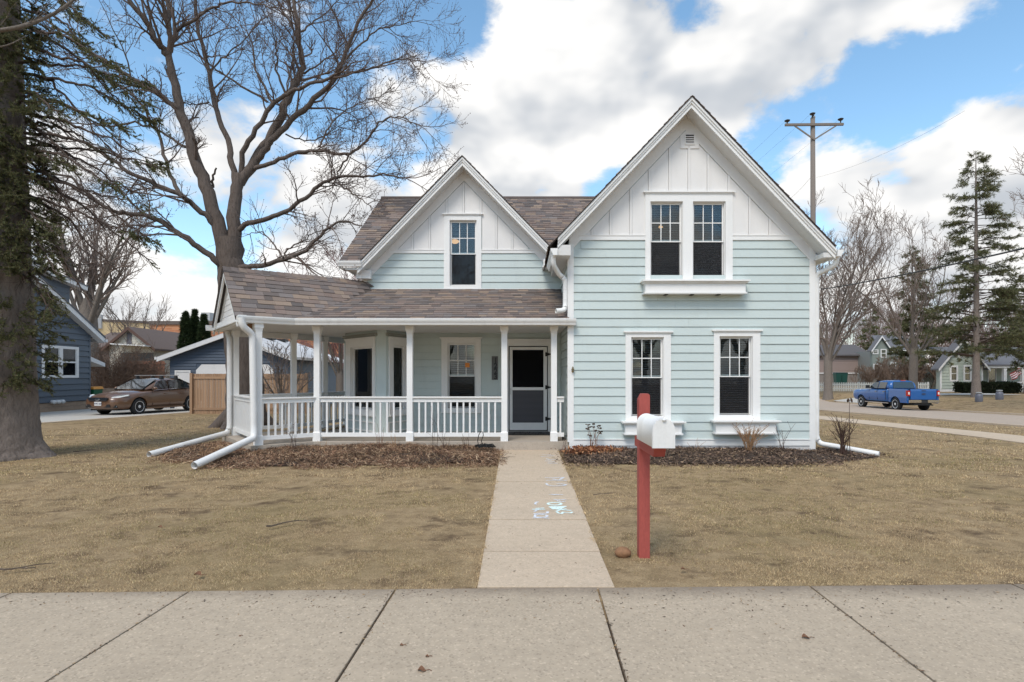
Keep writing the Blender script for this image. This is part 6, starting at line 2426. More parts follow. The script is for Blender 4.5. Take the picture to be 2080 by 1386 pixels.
def blue_house():
    MB_ = paint('navy_siding', srgb(78, 88, 100), .55, .06, 1.2, 30, .06, (1, 1, 5), dirt=.1)
    xd = Vector((-.1, 1, 0)).normalized()
    F = Frame((-20.12, 20.0, 0), xd, (xd.y, -xd.x, 0))
    kk = math.sqrt(1.01)
    aY = lambda Y: (Y - 20) * kk
    Yu = lambda u: 18.12 / ((1060 - u) / FPX - .1)
    A = lambda u: aY(Yu(u))
    Z = lambda u, v: CH + (V0 - v) * Yu(u) / FPX
    t = thing('blue_house', 'dark blue clapboard house with white rakes left of the driveway', 'house', (-21.5, 24, -.15))
    a1 = A(183)
    rake_z = lambda a: 5.58 - .52 * (a - A(62))
    z0 = .385
    amid = A(62) - 2.4                       # ridge, hidden by the spruce
    prof = [(-4.5, z0), (a1, z0), (a1, rake_z(a1)), (amid, rake_z(amid)), (-4.5, rake_z(amid) - .52 * (amid + 4.5))]
    mb = MB()
    F.poly(mb, prof, -8, 0)
    wall = mb.build('wall', MB_, t)
    win = (A(83) , A(158), 1.47, 2.90)
    clapboards(F, wall, -4.5, a1 - .12, z0, rake_z(amid), .26, [win], MB_, lambda z: (-4.5 + max(0, z - 3.2) * .9, min(a1 - .12, A(62) + (5.55 - z) / .52)), proud=.05, joints=False, lap=.02)
    # dormer
    ad = A(141)
    dz = lambda a: 6.05 - .115 * (a - A(62))
    mb = MB()
    F.poly(mb, [(amid - .5, rake_z(amid) - .6), (ad, rake_z(ad) - .1), (ad, dz(ad)), (amid - .5, dz(amid - .5))], -5, -.01)
    dw = mb.build('dormer', MB_, t)
    zz = 4.3
    while zz < 5.75:
        mb = MB()
        s0 = max(amid, A(62) + (5.70 - zz) / .52)
        if ad - s0 > .1:
            mb.hexa([F.P(*p) for p in [(s0, .02, zz), (ad, .02, zz), (ad, 0, zz), (s0, 0, zz), (s0, .002, zz + .25), (ad, .002, zz + .25), (ad, 0, zz + .25), (s0, 0, zz + .25)]])
            mb.build('clapboard', MB_, dw)
        zz += .255
    mb = MB()
    F.poly(mb, [(amid - .6, dz(amid - .6)), (ad + .75, dz(ad + .75) - .12), (ad + .75, dz(ad + .75) + .06), (amid - .6, dz(amid - .6) + .2)], .0, .32)
    mb.build('dormer_fascia', M_NWHITE, t)
    mb = MB()
    F.poly(mb, [(amid - .6, dz(amid - .6) + .2), (ad + .78, dz(ad + .78) + .06), (ad + .78, dz(ad + .78) + .11), (amid - .6, dz(amid - .6) + .26)], -5.2, .34)
    mb.build('dormer_roof', M_NROOF, t)
    # main rake and roof
    ae = A(200)
    mb = MB()
    F.poly(mb, [(amid, rake_z(amid) - .05), (ae, rake_z(ae) - .1), (ae, rake_z(ae) + .14), (amid, rake_z(amid) + .19)], .0, .30)
    mb.build('rake_board', M_NWHITE, t)
    mb = MB()
    F.poly(mb, [(amid, rake_z(amid) + .19), (ae + .03, rake_z(ae) + .13), (ae + .03, rake_z(ae) + .2), (amid, rake_z(amid) + .26)], -8.2, .33)
    F.poly(mb, [(-5.2, rake_z(amid) - .52 * (amid + 5.2) + .13), (amid, rake_z(amid) + .19), (amid, rake_z(amid) + .26), (-5.2, rake_z(amid) - .52 * (amid + 5.2) + .2)], -8.2, .33)
    mb.build('roof', M_NROOF, t)
    mb = MB()
    F.box(mb, ae - .02, ae + .12, -8, .36, rake_z(ae) - .06, rake_z(ae) + .08)
    mb.build('gutter', M_NWHITE, t)
    mb = MB()
    F.box(mb, a1 - .12, a1, 0, .03, z0, rake_z(a1) - .08)
    mb.build('corner_board', MB_, t)
    # back stoop roof
    mb = MB()
    F.poly(mb, [(a1, 2.35), (a1 + 1.5, 2.02), (a1 + 1.5, 2.2), (a1, 2.6)], -3, -.2)
    mb.build('stoop_roof', M_NWHITE, t)
    # twin window
    w0, w1, b, h = win
    m = (w0 + w1) / 2
    mb = MB()
    for s, e in ((w0, w0 + .14), (m - .09, m + .09), (w1 - .14, w1)):
        F.box(mb, s, e, 0, .05, b, h)
    F.box(mb, w0 + .14, m - .09, 0, .05, h - .12, h); F.box(mb, m + .09, w1 - .14, 0, .05, h - .12, h)
    F.box(mb, w0 + .14, m - .09, 0, .05, b, b + .12); F.box(mb, m + .09, w1 - .14, 0, .05, b, b + .12)
    wo = mb.build('window', M_NWHITE, t)
    for s, e in ((w0 + .14, m - .09), (m + .09, w1 - .14)):
        mb = MB()
        F.box(mb, s, e, .010, .034, (b + h) / 2 - .035, (b + h) / 2 + .035)
        F.box(mb, s, s + .05, .010, .03, b + .12, h - .12); F.box(mb, e - .05, e, .010, .03, b + .12, h - .12)
        mb.build('sash', M_NWHITE, wo)
        mb = MB()
        F.box(mb, s, e, .006, .009, b + .12, h - .12)
        mb.build('pane', M_NGLASS, wo)
        mb = MB()
        F.box(mb, s, e, .0005, .003, b + .12, h - .12)
        mb.build('curtain', paint('grey_curtain', (.42, .43, .42), .9, .15, 6, 30, 0, (8, 8, .3)), wo)
    # block foundation
    fo = MB()
    F.box(fo, -4.5, a1 - .02, -7.9, -.06, -.4, z0 - .002)
    fb = fo.build('foundation', paint('mortar', (.40, .35, .30), .95, .1, 4, 40, .3), t)
    MBK = paint('concrete_block', srgb(164, 142, 122), .92, .12, 2.5, 40, .5, each=.08)
    me = None
    for r in range(3):
        z = -.22 + r * .2
        k = -1
        a = 1.0 + (r % 2) * .2
        while a < a1 - .05:
            e = min(a + .39, a1 - .02)
            mb = MB()
            F.box(mb, a, e, -.06, -.008, z, z + .19)
            mb.build('block', MBK, fb)
            a += .40
    for i, u in enumerate((103, 112, 121)):
        mb = MB()
        c = F.P(A(u), 0, .42)
        mb.tube([c, c + F.d * .14, c + F.d * .2 + Vector((0, 0, -.05))], [.09, .09, .07], 8)
        mb.build('vent_hood', M_NWHITE, t, smooth=True)
    # driveway
    er = lambda y: -15.6 + .17 * (y - 18.2)
    ys = list(range(6, 40, 2))
    d = sheet('driveway', [[(-18.3 - .1 * y - 1.2, y), (er(y), y)] for y in ys], M_DRIVE, .035, label='pale concrete driveway beside the blue house')
    mb = MB()
    for y0, y1 in zip(ys[:-1], ys[1:]):
        mb.hexa([(er(y0), y0, gz(er(y0), y0) - .1), (er(y0) + .06, y0, gz(er(y0), y0) - .1), (er(y1) + .06, y1, gz(er(y1), y1) - .1), (er(y1), y1, gz(er(y1), y1) - .1),
                 (er(y0), y0, gz(er(y0), y0) + .036), (er(y0) + .06, y0, gz(er(y0), y0) + .02), (er(y1) + .06, y1, gz(er(y1), y1) + .02), (er(y1), y1, gz(er(y1), y1) + .036)])
    mb.build('edge', M_PATH, d)
blue_house()

def garage():
    MB_ = paint('navy_garage_siding', srgb(80, 91, 106), .55, .06, 1.2, 30, .06, (1, 1, 5), dirt=.1)
    MR_ = paint('white_sheet_roof', (.66, .66, .66), .75, .08, 3, 30, .15, dirt=.25)
    F = Frame((0, 28, 0), (1, 0, 0), (0, -1, 0))
    x0, x1, ze, zr = -17.33, -11.5, 2.50, 3.55
    xm = (x0 + x1) / 2
    t = thing('blue_garage', 'blue detached garage with white sheet roof behind the board fence', 'garage', (xm, 28, -.15))
    prof = lambda a: zr - (zr - ze) * abs(a - xm) / (x1 - xm)
    mb = MB()
    F.poly(mb, [(x0, -.3), (x1, -.3), (x1, ze), (xm, zr), (x0, ze)], -8, 0)
    wall = mb.build('wall', MB_, t)
    d1 = (px_at(356, 28), px_at(388, 28), -.1, 1.83)
    d2 = (px_at(399, 28), px_at(556, 28), -.1, 2.12)
    clapboards(F, wall, x0 + .06, x1 - .06, -.15, zr - .05, .145, [d1, d2], MB_, lambda z: ((x0 + .06, x1 - .06) if z < ze else (xm - (zr - z) / (zr - ze) * (x1 - xm), xm + (zr - z) / (zr - ze) * (x1 - xm))), proud=.032, joints=False, lap=.012)
    FS = Frame((x1, 0, 0), (0, 1, 0), (1, 0, 0))
    clapboards(FS, wall, 28.02, 36, -.15, ze - .03, .145, [], MB_, proud=.032, joints=False, lap=.012)
    # doors
    mb = MB()
    a, b, z, h = d1
    F.box(mb, a, a + .07, 0, .05, z, h); F.box(mb, b - .07, b, 0, .05, z, h); F.box(mb, a + .07, b - .07, 0, .05, h - .08, h)
    F.box(mb, a + .07, b - .07, 0, .025, z, h - .08)
    sd = mb.build('side_door', M_NWHITE, t)
    a, b, z, h = d2
    mb = MB()
    F.poly(mb, [(a, z), (b, z), (b, h - .28), (b - .28, h), (a + .28, h), (a, h - .28)], 0, .04)
    gd = mb.build('garage_door', M_NWHITE, t)
    for k in range(4):
        mb = MB()
        F.box(mb, a + .14, b - .14, .0405, .05, .0 + k * .47, .0 + k * .47 + .455)
        mb.build('door_panel', M_NWHITE, gd)
    # roof planes, rakes, eaves
    k = (zr - ze) / (x1 - xm)
    mb = MB()
    for s in (-1, 1):
        xe = xm + s * (x1 - xm + .40)
        zt = zr + .12
        q = [(xm, 27.62, zt), (xe, 27.62, zt - k * abs(xe - xm)), (xe, 27.62, zt - k * abs(xe - xm) - .05), (xm, 27.62, zt - .05)]
        mb.prism(q if s > 0 else q[::-1], (0, 8.7, 0))
    r = mb.build('roof', MR_, t)
    for s in (-1, 1):
        mb = MB()
        xe = xm + s * (x1 - xm + .42)
        pts = [(xm, zr + .07), (xm, zr - .10), (xe, zr - .10 - k * abs(xe - xm)), (xe, zr + .07 - k * abs(xe - xm))]
        F.poly(mb, pts if s < 0 else pts[::-1], .34, .38)
        pts = [(xm, zr + .0), (xm, zr - .03), (xe, zr - .03 - k * abs(xe - xm)), (xe, zr - k * abs(xe - xm))]
        F.poly(mb, pts if s < 0 else pts[::-1], .0, .34)
        mb.build('rake_board', M_NWHITE, t)
        mb = MB()
        xg = xm + s * (x1 - xm + .41)
        mb.box(min(xg, xg + s * .1), max(xg, xg + s * .1), 27.6, 36.3, ze - .15, ze - .02)
        mb.build('gutter', M_NWHITE, t)
    mb = MB()
    for i in range(3):
        mb.box(xm - .05, xm + .5, 30 + 1.7 * i, 30.5 + 1.7 * i, zr + .02, zr + .16)
    mb.build('roof_vent', M_BLACK, r)
garage()

def board_fence(name, label, p, q, z0f, zt, mat, bw, post_every, cap=True, gap=.016, group=None):
    p, q = Vector((*p, 0)), Vector((*q, 0))
    L = (q - p).length
    x = (q - p) / L
    F = Frame(p, x, (x.y, -x.x, 0))
    zb = z0f
    t = thing(name, label, 'fence', (p.x, p.y, zb), group)
    n = int(L / bw)
    g = random.Random(int(L * 100))
    me = MB()
    me.box(0, bw - gap, 0, .02, 0, 1)
    bm = me.mesh('board', mat)
    for i in range(n):
        o = bpy.data.objects.new('board', bm)
        o.location = F.P(i * bw, .02, zb + .04)
        o.scale = (1, 1, (zt - zb - (.18 if cap else .04)) + g.uniform(-.01, .01))
        o.rotation_euler = (0, 0, math.atan2(x.y, x.x))
        link(o, t)
    if cap:
        for i in range(int(L / .09)):
            o = bpy.data.objects.new('cap_slat', bm)
            o.location = F.P(i * .09, .02, zt - .16)
            o.scale = (.08 / (bw - gap), 1, .15 + g.uniform(-.004, .004))
            o.rotation_euler = (0, 0, math.atan2(x.y, x.x))
            link(o, t)
    for z, h in ((zb + .25, .09), (zt - .22, .09)):
        mb = MB()
        F.box(mb, 0, L, .021, .055, z, z + h)
        mb.build('rail', mat, t)
    a = 0
    while a <= L + .01:
        mb = MB()
        F.box(mb, a - .05, a + .05, .02, .13, zb - .05, zt + .02)
        mb.build('post', mat, t)
        a += post_every
    return t

def fences():
    board_fence('board_fence', 'pale cedar board fence between the driveway and the porch', (-13.9, 24.0), (-11.62, 24.0), -.13, 1.66, M_WOODF, .125, 2.26)
    board_fence('board_fence', 'pale cedar board fence seen behind the corner porch posts', (-11.5, 24.0), (-9.04, 24.0), -.13, 1.66, M_WOODF, .125, 2.44)
    board_fence('tall_red_fence', 'tall reddish fence behind the brown car', (px_at(263, 36), 36), (px_at(338, 36), 36), -.15, 2.48, M_WOODR, .15, 1.55, cap=False)
    # white picket fence across the side street
    MPK = paint('picket_white', (.72, .71, .66), .7, .06, 3, 30, .05, dirt=.2)
    Y = 54
    segs = [((1662, 1745), 'white picket fence running left of the blue pickup'), ((1746, 1808), 'white picket fence behind the cab of the blue pickup'), ((1866, 1887), 'short run of white pickets right of the elm trunk')]
    me = MB()
    me.prism([(-.045, 0, 0), (.045, 0, 0), (.045, 0, .78), (0, 0, .85), (-.045, 0, .78)], (0, .02, 0))
    pk = me.mesh('picket', MPK)
    for (u0, u1), lab in segs:
        x0, x1 = px_at(u0, Y), px_at(u1, Y)
        zb = gz((x0 + x1) / 2, Y)
        t = thing('picket_fence', lab, 'fence', (x0, Y, zb), 'white picket fences across the street')
        x = x0
        while x < x1:
            o = bpy.data.objects.new('picket', pk)
            o.location = (x, Y, zb + .08)
            link(o, t)
            x += .17
        for z in (.28, .68):
            mb = MB()
            mb.box(x0 - .05, x1 + .05, Y + .021, Y + .06, zb + z, zb + z + .08)
            mb.build('rail', MPK, t)
        for x in (x0, x1):
            mb = MB()
            mb.box(x - .06, x + .06, Y + .061, Y + .16, zb - .1, zb + .95)
            mb.build('post', MPK, t)
fences()

def box_house(name, label, cat, F, a0, a1, z0, ze, zr, depth, wallm, roofm, over=.35, trim=None):
    """gable wall towards the viewer, ridge running away"""
    t = thing(name, label, cat, tuple(F.P((a0 + a1) / 2, -depth / 2, z0)))
    am_ = (a0 + a1) / 2
    mb = MB()
    F.poly(mb, [(a0, z0), (a1, z0), (a1, ze), (am_, zr), (a0, ze)], -depth, 0)
    wall = mb.build('wall', wallm, t)
    k = (zr - ze) / (a1 - am_)
    for s in (-1, 1):
        ae = am_ + s * (a1 - am_ + over)
        pts = [(am_, zr + .14), (am_, zr), (ae, zr - k * abs(ae - am_)), (ae, zr + .14 - k * abs(ae - am_))]
        mb = MB()
        F.poly(mb, pts if s < 0 else pts[::-1], -depth - .2, over)
        mb.build('roof', roofm, t)
        mb = MB()
        pts = [(am_, zr + .10), (am_, zr - .14), (ae, zr - .14 - k * abs(ae - am_)), (ae, zr + .10 - k * abs(ae - am_))]
        F.poly(mb, pts if s < 0 else pts[::-1], over, over + .04)
        mb.build('rake_board', trim or M_NWHITE, t)
    return t, wall

def far_left():
    # pale shed house with gable vent
    Y = 46
    F = Frame((0, Y, 0), (1, 0, 0), (0, -1, 0))
    MS = paint('pale_siding', srgb(186, 180, 168), .7, .06, 1, 20, .05, dirt=.2)
    MRB = paint('brown_roof', srgb(112, 98, 92), .9, .15, 2, 20, .4)
    MBR = paint('brown_trim', srgb(92, 70, 62), .8, .1)
    t, wall = box_house('pale_shed', 'pale low house with brown gable roof behind the thicket', 'house', F, px_at(222, Y), px_at(312, Y), -.3, 3.9, 5.35, 7, MS, MRB, .4, MBR)
    clapboards(F, wall, px_at(226, Y), px_at(308, Y), 3.1, 5.1, .2, [], MS, lambda z: (px_at(222, Y) + max(0, z - 3.9) * 1.25, px_at(312, Y) - max(0, z - 3.9) * 1.25), proud=.032, joints=False, lap=.012)
    mb = MB()
    F.box(mb, px_at(258, Y), px_at(268, Y), .022, .05, 4.0, 5.0)
    mb.build('gable_vent', paint('grey_vent', (.12, .12, .14), .8), t)
    mb = MB()
    F.poly(mb, [(px_at(245, Y), 4.02), (px_at(314, Y), 3.86), (px_at(314, Y), 3.94), (px_at(245, Y), 4.1)], .03, 1.2)
    mb.build('awning', M_NWHITE, t)
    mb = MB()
    F.box(mb, px_at(246, Y), px_at(312, Y), .023, .06, .3, 3.4)  # dark sheet stands in for the shade under the awning
    mb.build('porch_shade_sheet', M_NDARK, t)
    mb = MB()
    x0, x1 = px_at(150, Y), px_at(222, Y) - .01
    mb.prism([(x0, Y + .6, 3.9), (x1, Y + .6, 3.9), (x1, Y + 4.1, 5.35), (x0, Y + 4.1, 5.35)], (0, 0, -.15))
    mb.box(x0, x1, Y + 1, Y + 7, -.3, 3.9)
    mb.build('side_roof', MRB, t)
    # brick and tan commercial buildings
    t = thing('tan_building', 'long tan commercial building far behind the pale shed', 'building', (px_at(240, 90), 90, -.3))
    mb = MB()
    mb.prism([(px_at(150, 84), 84, -.5), (px_at(312, 84) + 4, 96, -.5), (px_at(312, 84) + 4, 110, -.5), (px_at(150, 84), 100, -.5)], (0, 0, 10.2))
    mb.build('wall', paint('tan_stucco', srgb(214, 190, 148), .85, .06, .5, 10, .05), t)
    mb = MB()
    mb.prism([(px_at(150, 84) - .2, 83.8, 9.7), (px_at(312, 84) + 4.2, 95.8, 9.7), (px_at(312, 84) + 4.2, 110, 9.7), (px_at(150, 84) - .2, 100, 9.7)], (0, 0, .35))
    mb.build('coping', paint('dark_coping', srgb(96, 86, 80), .7), t)
    mb = MB()
    mb.tube([at(200, 668, 86), at(200, 640, 86)], .6, 8)
    mb.build('roof_vent', paint('galvanised', (.5, .5, .5), .5, .1), t)
    MBRK = NT('orange_brick')
    br = MBRK.new('ShaderNodeTexBrick')
    br.inputs['Scale'].default_value = 1.0
    br.inputs['Brick Width'].default_value = .8
    br.inputs['Row Height'].default_value = .3
    br.inputs['Mortar Size'].default_value = .02
    br.inputs['Color1'].default_value = (*srgb(186, 128, 92), 1)
    br.inputs['Color2'].default_value = (*srgb(170, 112, 80), 1)
    br.inputs['Mortar'].default_value = (*srgb(176, 140, 112), 1)
    MBRK.l.new(MBRK.mapping((1, 1, 1), None, (R(90), 0, 0)), br.inputs['Vector'])
    MBRK.set(Base_Color=br.outputs[0], Roughness=.9)
    t = thing('brick_building', 'flat roofed orange brick building behind the arborvitae', 'building', (px_at(340, 78), 80, -.3))
    mb = MB()
    mb.box(px_at(305, 78), px_at(700, 78), 78, 90, -.5, 8.5)
    mb.build('wall', MBRK.m, t)
    mb = MB()
    mb.box(px_at(304, 78), px_at(701, 78), 77.8, 90, 8.5, 9.0)
    mb.build('coping', paint('dark_coping', srgb(96, 86, 80), .7), t)
    mb = MB()
    mb.box(px_at(318, 78), px_at(343, 78), 77.96, 78.02, 5.2, 5.9)
    mb.build('window', paint('dull_window', srgb(120, 92, 84), .5), t)
    mb = MB()
    mb.box(px_at(408, 80), px_at(426, 80), 80, 83, 9.0, 10.4)
    mb.build('roof_unit', paint('galvanised', (.5, .5, .5), .5, .1), t)
    # green cart with orange lid
    c = Vector((px_at(189, 27.9), 27.9, gz(-21, 27.9) + .036))
    t = thing('wheeled_bin', 'green wheeled bin with orange lid behind the brown car', 'bin', tuple(c))
    MG = paint('bin_green', srgb(22, 92, 62), .5, .08, 4, 40, .05)
    mb = MB()
    mb.hexa([c + Vector(p) for p in ((-.20, -.22, .06), (.20, -.22, .06), (.20, .22, .06), (-.20, .22, .06), (-.26, -.3, .95), (.26, -.3, .95), (.26, .3, .95), (-.26, .3, .95))])
    mb.build('body', MG, t)
    mb = MB()
    mb.hexa([c + Vector(p) for p in ((-.29, -.34, .952), (.29, -.34, .952), (.29, .34, .952), (-.29, .34, .952), (-.24, -.3, 1.05), (.24, -.3, 1.05), (.24, .3, 1.08), (-.24, .3, 1.08))])
    mb.build('lid', paint('bin_orange', srgb(224, 148, 52), .5, .06), t)
    for s in (-1, 1):
        mb = MB()
        mb.lathe(c + Vector((s * .22, .25, .1)), (s, 0, 0), [(.1, 0), (.1, .05)], 12)
        mb.build('wheel', M_BLACK, t)
    # stacked timber edging behind the car
    c = Vector((px_at(222, 31), 31, gz(-22, 31)))
    mb = MB()
    for k in range(4):
        mb.beam(c + Vector((-1.1, 0, .12 + .25 * k)), c + Vector((1.5, .2, .12 + .25 * k)), .2, .22)
    t = thing('timber_wall', 'low grey timber retaining wall behind the brown car', 'wall', tuple(c))
    for k in range(4):
        mb = MB()
        mb.beam(c + Vector((-1.1, 0, .12 + .25 * k)), c + Vector((1.5, .2, .12 + .25 * k)), .2, .235)
        mb.build('timber', paint('grey_timber', srgb(128, 116, 106), .9, .2, 3, 40, .3, (.5, 4, 4)), t)
far_left()

def far_right():
    # pale green house with porch
    Y = 55
    F = Frame((0, Y, 0), (1, 0, 0), (0, -1, 0))
    X = lambda u: px_at(u, Y)
    Z = lambda v: CH + (V0 - v) * Y / FPX
    MPG = paint('pale_green_siding', srgb(172, 180, 169), .6, .05, .8, 15, .05, (1, 1, 5), dirt=.1)
    a0, a1 = X(1909), X(1996)
    zb = -.05
    t, wall = box_house('green_cottage', 'pale green cottage with white trim and porch at the right edge', 'house', F, a0, a1, zb, Z(742), Z(690), .5, MPG, M_NROOF, .4)
    wins = [(X(1932), X(1942), Z(772), Z(746)), (X(1959.5), X(1969.5), Z(772), Z(745))]
    att = (X(1948), X(1954.5), Z(724), Z(714))
    am_ = (a0 + a1) / 2
    clapboards(F, wall, a0 + .1, a1 - .1, Z(790), Z(692), .30, [grow(w, .12) for w in wins + [att]], MPG,
               lambda z: (a0 + .1 + max(0, z - Z(742)) * .84, a1 - .1 - max(0, z - Z(742)) * .84), proud=.05, joints=False, lap=.025)
    for w in wins:
        simple_window(F, t, *w, trim=.16, dep=.06)
    simple_window(F, t, *att, trim=.12, dep=.06, mid=False)
    for s in (-1, 1):
        mb = MB()
        c = (att[0] + att[1]) / 2 + s * .52
        F.box(mb, c - .18, c + .18, .031, .05, att[2] - .1, att[3] + .1)
        mb.build('shutter', paint('grey_shutter', srgb(110, 112, 110), .7), t)
    for a in (a0, a1 - .16):
        mb = MB()
        F.box(mb, a, a + .16, .0, .05, zb + .3, Z(744))
        mb.build('corner_board', M_NWHITE, t)
    mb = MB()
    F.box(mb, a0 - .02, a1 + .02, 0, .06, zb - .3, Z(791))
    mb.build('skirt', M_NWHITE, t)
    # porch wing to the right
    mb = MB()
    mb.box(a1 + .01, X(2200), Y + 2.2, Y + 8, zb, Z(742))
    mb.build('porch_wall', MPG, t)
    mb = MB()
    mb.prism([(a1 - .2, Y - .4, Z(741)), (X(2200), Y - .4, Z(741)), (X(2200), Y + 5, Z(700)), (X(1962), Y + 5, Z(700))], (0, 0, -.12))
    mb.build('porch_roof', M_NROOF, t)
    mb = MB()
    mb.box(a1 + .01, X(2200), Y - .3, Y - .15, Z(748), Z(743))
    mb.build('porch_beam', M_NWHITE, t)
    mb = MB()
    mb.box(a1 + .01, X(2200), Y - .25, Y + 2.1, zb - .2, .35)
    mb.build('porch_floor', paint('porch_grey', (.35, .35, .34), .8), t)
    for u in (2036.5, 2074, 2120):
        mb = MB()
        mb.box(X(u) - .14, X(u) + .14, Y - .32, Y - .04, .36, Z(749))
        mb.build('porch_post', M_NWHITE, t)
    mb = MB()
    F2 = Frame((0, Y + 2.2, 0), (1, 0, 0), (0, -1, 0))
    simple_window(F2, t, X(2046), X(2060), .6, 2.6, trim=.1, mid=False, name='porch_window')
    mb = MB()
    mb.beam((X(2062), Y - .27, .9), (X(2080), Y - .27, .9), .05, .08)
    mb.beam((X(2075), Y - .27, .45), (X(2110), Y - .27, .45), .05, .08)
    mb.build('rail', M_NWHITE, t)
    # hedge: clipped evergreen, many small leaves over twiggy core
    g = np.random.default_rng(2)
    Yh = 50.0
    x0, x1 = px_at(1948, Yh), px_at(2062, Yh)
    zb = gz(38, Yh)
    zt = CH + (V0 - 779) * Yh / FPX
    t = thing('clipped_hedge', 'dark clipped evergreen hedge before the pale green cottage', 'hedge', ((x0 + x1) / 2, Yh, zb))
    n = 9000
    p = np.stack([g.uniform(x0, x1, n), Yh + g.uniform(-.7, .7, n), zb + g.uniform(.05, 1, n) * (zt - zb)], 1)
    p[:, 2] += .08 * np.sin(p[:, 0] * 3) * (p[:, 2] > zt - .3)
    d = g.normal(0, 1, (n, 3)); d[:, 2] = np.abs(d[:, 2]); d /= np.linalg.norm(d, axis=1)[:, None]
    V, F_, c = needles(g, p, d, np.full(n, .12), 4, .14, .03, [srgb(40, 48, 32), srgb(50, 58, 38), srgb(34, 40, 28)])
    np_object('foliage', V, F_, M_NEEDLE, t, col=c)
    w = Wood()
    for k in range(60):
        sprout(w, g, np.array([g.uniform(x0 + .3, x1 - .3), Yh + g.uniform(-.4, .4), zb]), np.array([g.normal(0, .3), g.normal(0, .3), 1]), .8, .015, 1, .2, .008, (5, 4))
    V, F_ = w.arrays()
    np_object('stems', V, F_, M_BARKG, t)
    # flag on the porch post
    c = Vector((X(2064), Y - .5, Z(747)))
    t = thing('striped_flag', 'red and white striped flag hanging from the cottage porch post', 'flag', tuple(c))
    mb = MB()
    mb.tube([c + Vector((.3, .3, -.35)), c + Vector((0, 0, .05)), c + Vector((-.06, -.05, .12))], .02, 6)
    mb.build('pole', paint('flag_pole', (.6, .55, .45), .5), t)
    for i in range(7):
        mb = MB()
        vs = []
        for k in range(9):
            u_ = k / 8
            base = c + Vector((-.12 - .95 * u_, -.02 + .06 * math.sin(u_ * 9 + i * .4), -.02 - .62 * u_))
            o = Vector((.035, .03 * math.sin(u_ * 7), -.085))
            vs += [base + o * i, base + o * (i + 1)]
        mb.add(vs, [(2 * k, 2 * k + 1, 2 * k + 3, 2 * k + 2) for k in range(8)])
        mb.build('stripe', paint('flag_red', srgb(160, 48, 54), .8, .1) if i % 2 == 0 else paint('flag_white', (.72, .70, .70), .8, .05), t)
    # milk cans
    Yc = 37.5
    for u, lab in ((1988.5, 'grey milk can at the foot of the roadside spruce'), (2030, 'grey milk can farther right on the street verge')):
        c = Vector((px_at(u, Yc), Yc, gz(px_at(u, Yc), Yc)))
        c.z = CH + (V0 - 822.5) * Yc / FPX if abs(c.z - (CH + (V0 - 822.5) * Yc / FPX)) < .12 else c.z
        t = thing('milk_can', lab, 'milk can', tuple(c), 'milk cans on the verge')
        MC = paint('can_grey', srgb(112, 112, 120), .55, .1, 4, 30, .1, metal=.3)
        mb = MB()
        mb.lathe(c, (0, 0, 1), [(.20, -.1), (.21, .02), (.215, .06), (.21, .38), (.20, .42), (.15, .50), (.13, .53)], 20)
        mb.build('body', MC, t, smooth=True)
        mb = MB()
        mb.lathe(c, (0, 0, 1), [(.13, .531), (.17, .58), (.175, .60), (.16, .62), (.12, .63), (.001, .635)], 20)
        mb.build('lid', paint('can_lid', srgb(168, 168, 166), .5, .1), t, smooth=True)
        for s in (-1, 1):
            mb = MB()
            mb.tube([c + Vector((s * .15, 0, .52)), c + Vector((s * .22, 0, .50)), c + Vector((s * .235, 0, .44)), c + Vector((s * .2, 0, .40))], .012, 5)
            mb.build('handle', MC, t)
    # brown long building, two green bins
    Yb = 82
    F = Frame((0, Yb, 0), (1, 0, 0), (0, -1, 0))
    X = lambda u: px_at(u, Yb)
    Z = lambda v: CH + (V0 - v) * Yb / FPX
    t = thing('brown_building', 'long brown sided building behind the white picket fence', 'building', (X(1720), Yb, -.1))
    MBS = paint('mauve_siding', srgb(150, 133, 126), .7, .05, .5, 10, .05)
    mb = MB()
    mb.box(X(1655), X(1768), Yb, Yb + 9, Z(758), Z(720))
    wl = mb.build('wall', MBS, t)
    clapboards(F, wl, X(1655), X(1768), Z(757), Z(721), .32, [], MBS, proud=.04, joints=False)
    mb = MB()
    F.box(mb, X(1655), X(1768), 0, .05, Z(759.5), Z(757.2))
    mb.build('sill_board', M_NWHITE, t)
    mb = MB()
    mb.box(X(1655), X(1768), Yb + .05, Yb + 8.9, -.4, Z(758) - .01)
    mb.build('foundation', paint('grey_block', srgb(140, 132, 126), .9, .15, 1, 15, .2), t)
    mb = MB()
    mb.prism([(X(1650), Yb - .5, Z(721)), (X(1772), Yb - .5, Z(721)), (X(1772), Yb + 4.5, Z(697)), (X(1650), Yb + 4.5, Z(697))], (0, 0, -.2))
    mb.build('roof', paint('dim_roof', srgb(96, 92, 92), .9, .15, 1, 15, .3), t)
    for u, lab in ((1701, 'green wheeled bin left of its twin by the brown building'), (1713, 'green wheeled bin right of its twin by the brown building')):
        c = Vector((px_at(u, 74), 74, -.02))
        c.z = CH + (V0 - 773) * 74 / FPX
        t = thing('wheeled_bin', lab, 'bin', tuple(c), 'green bins by the brown building')
        mb = MB()
        mb.hexa([c + Vector(p) for p in ((-.30, -.3, -.6), (.30, -.3, -.6), (.30, .3, -.6), (-.30, .3, -.6), (-.38, -.38, .92), (.38, -.38, .92), (.38, .38, .92), (-.38, .38, .92))])
        mb.build('body', paint('dark_bin_green', srgb(26, 70, 62), .5, .08), t)
        mb = MB()
        mb.hexa([c + Vector(p) for p in ((-.41, -.42, .922), (.41, -.42, .922), (.41, .42, .922), (-.41, .42, .922), (-.33, -.35, 1.02), (.33, -.35, 1.02), (.33, .35, 1.05), (-.33, .35, 1.05))])
        mb.build('lid', paint('dark_bin_lid', srgb(20, 54, 48), .5, .08), t)
    # sage two storey house
    Ys = 75
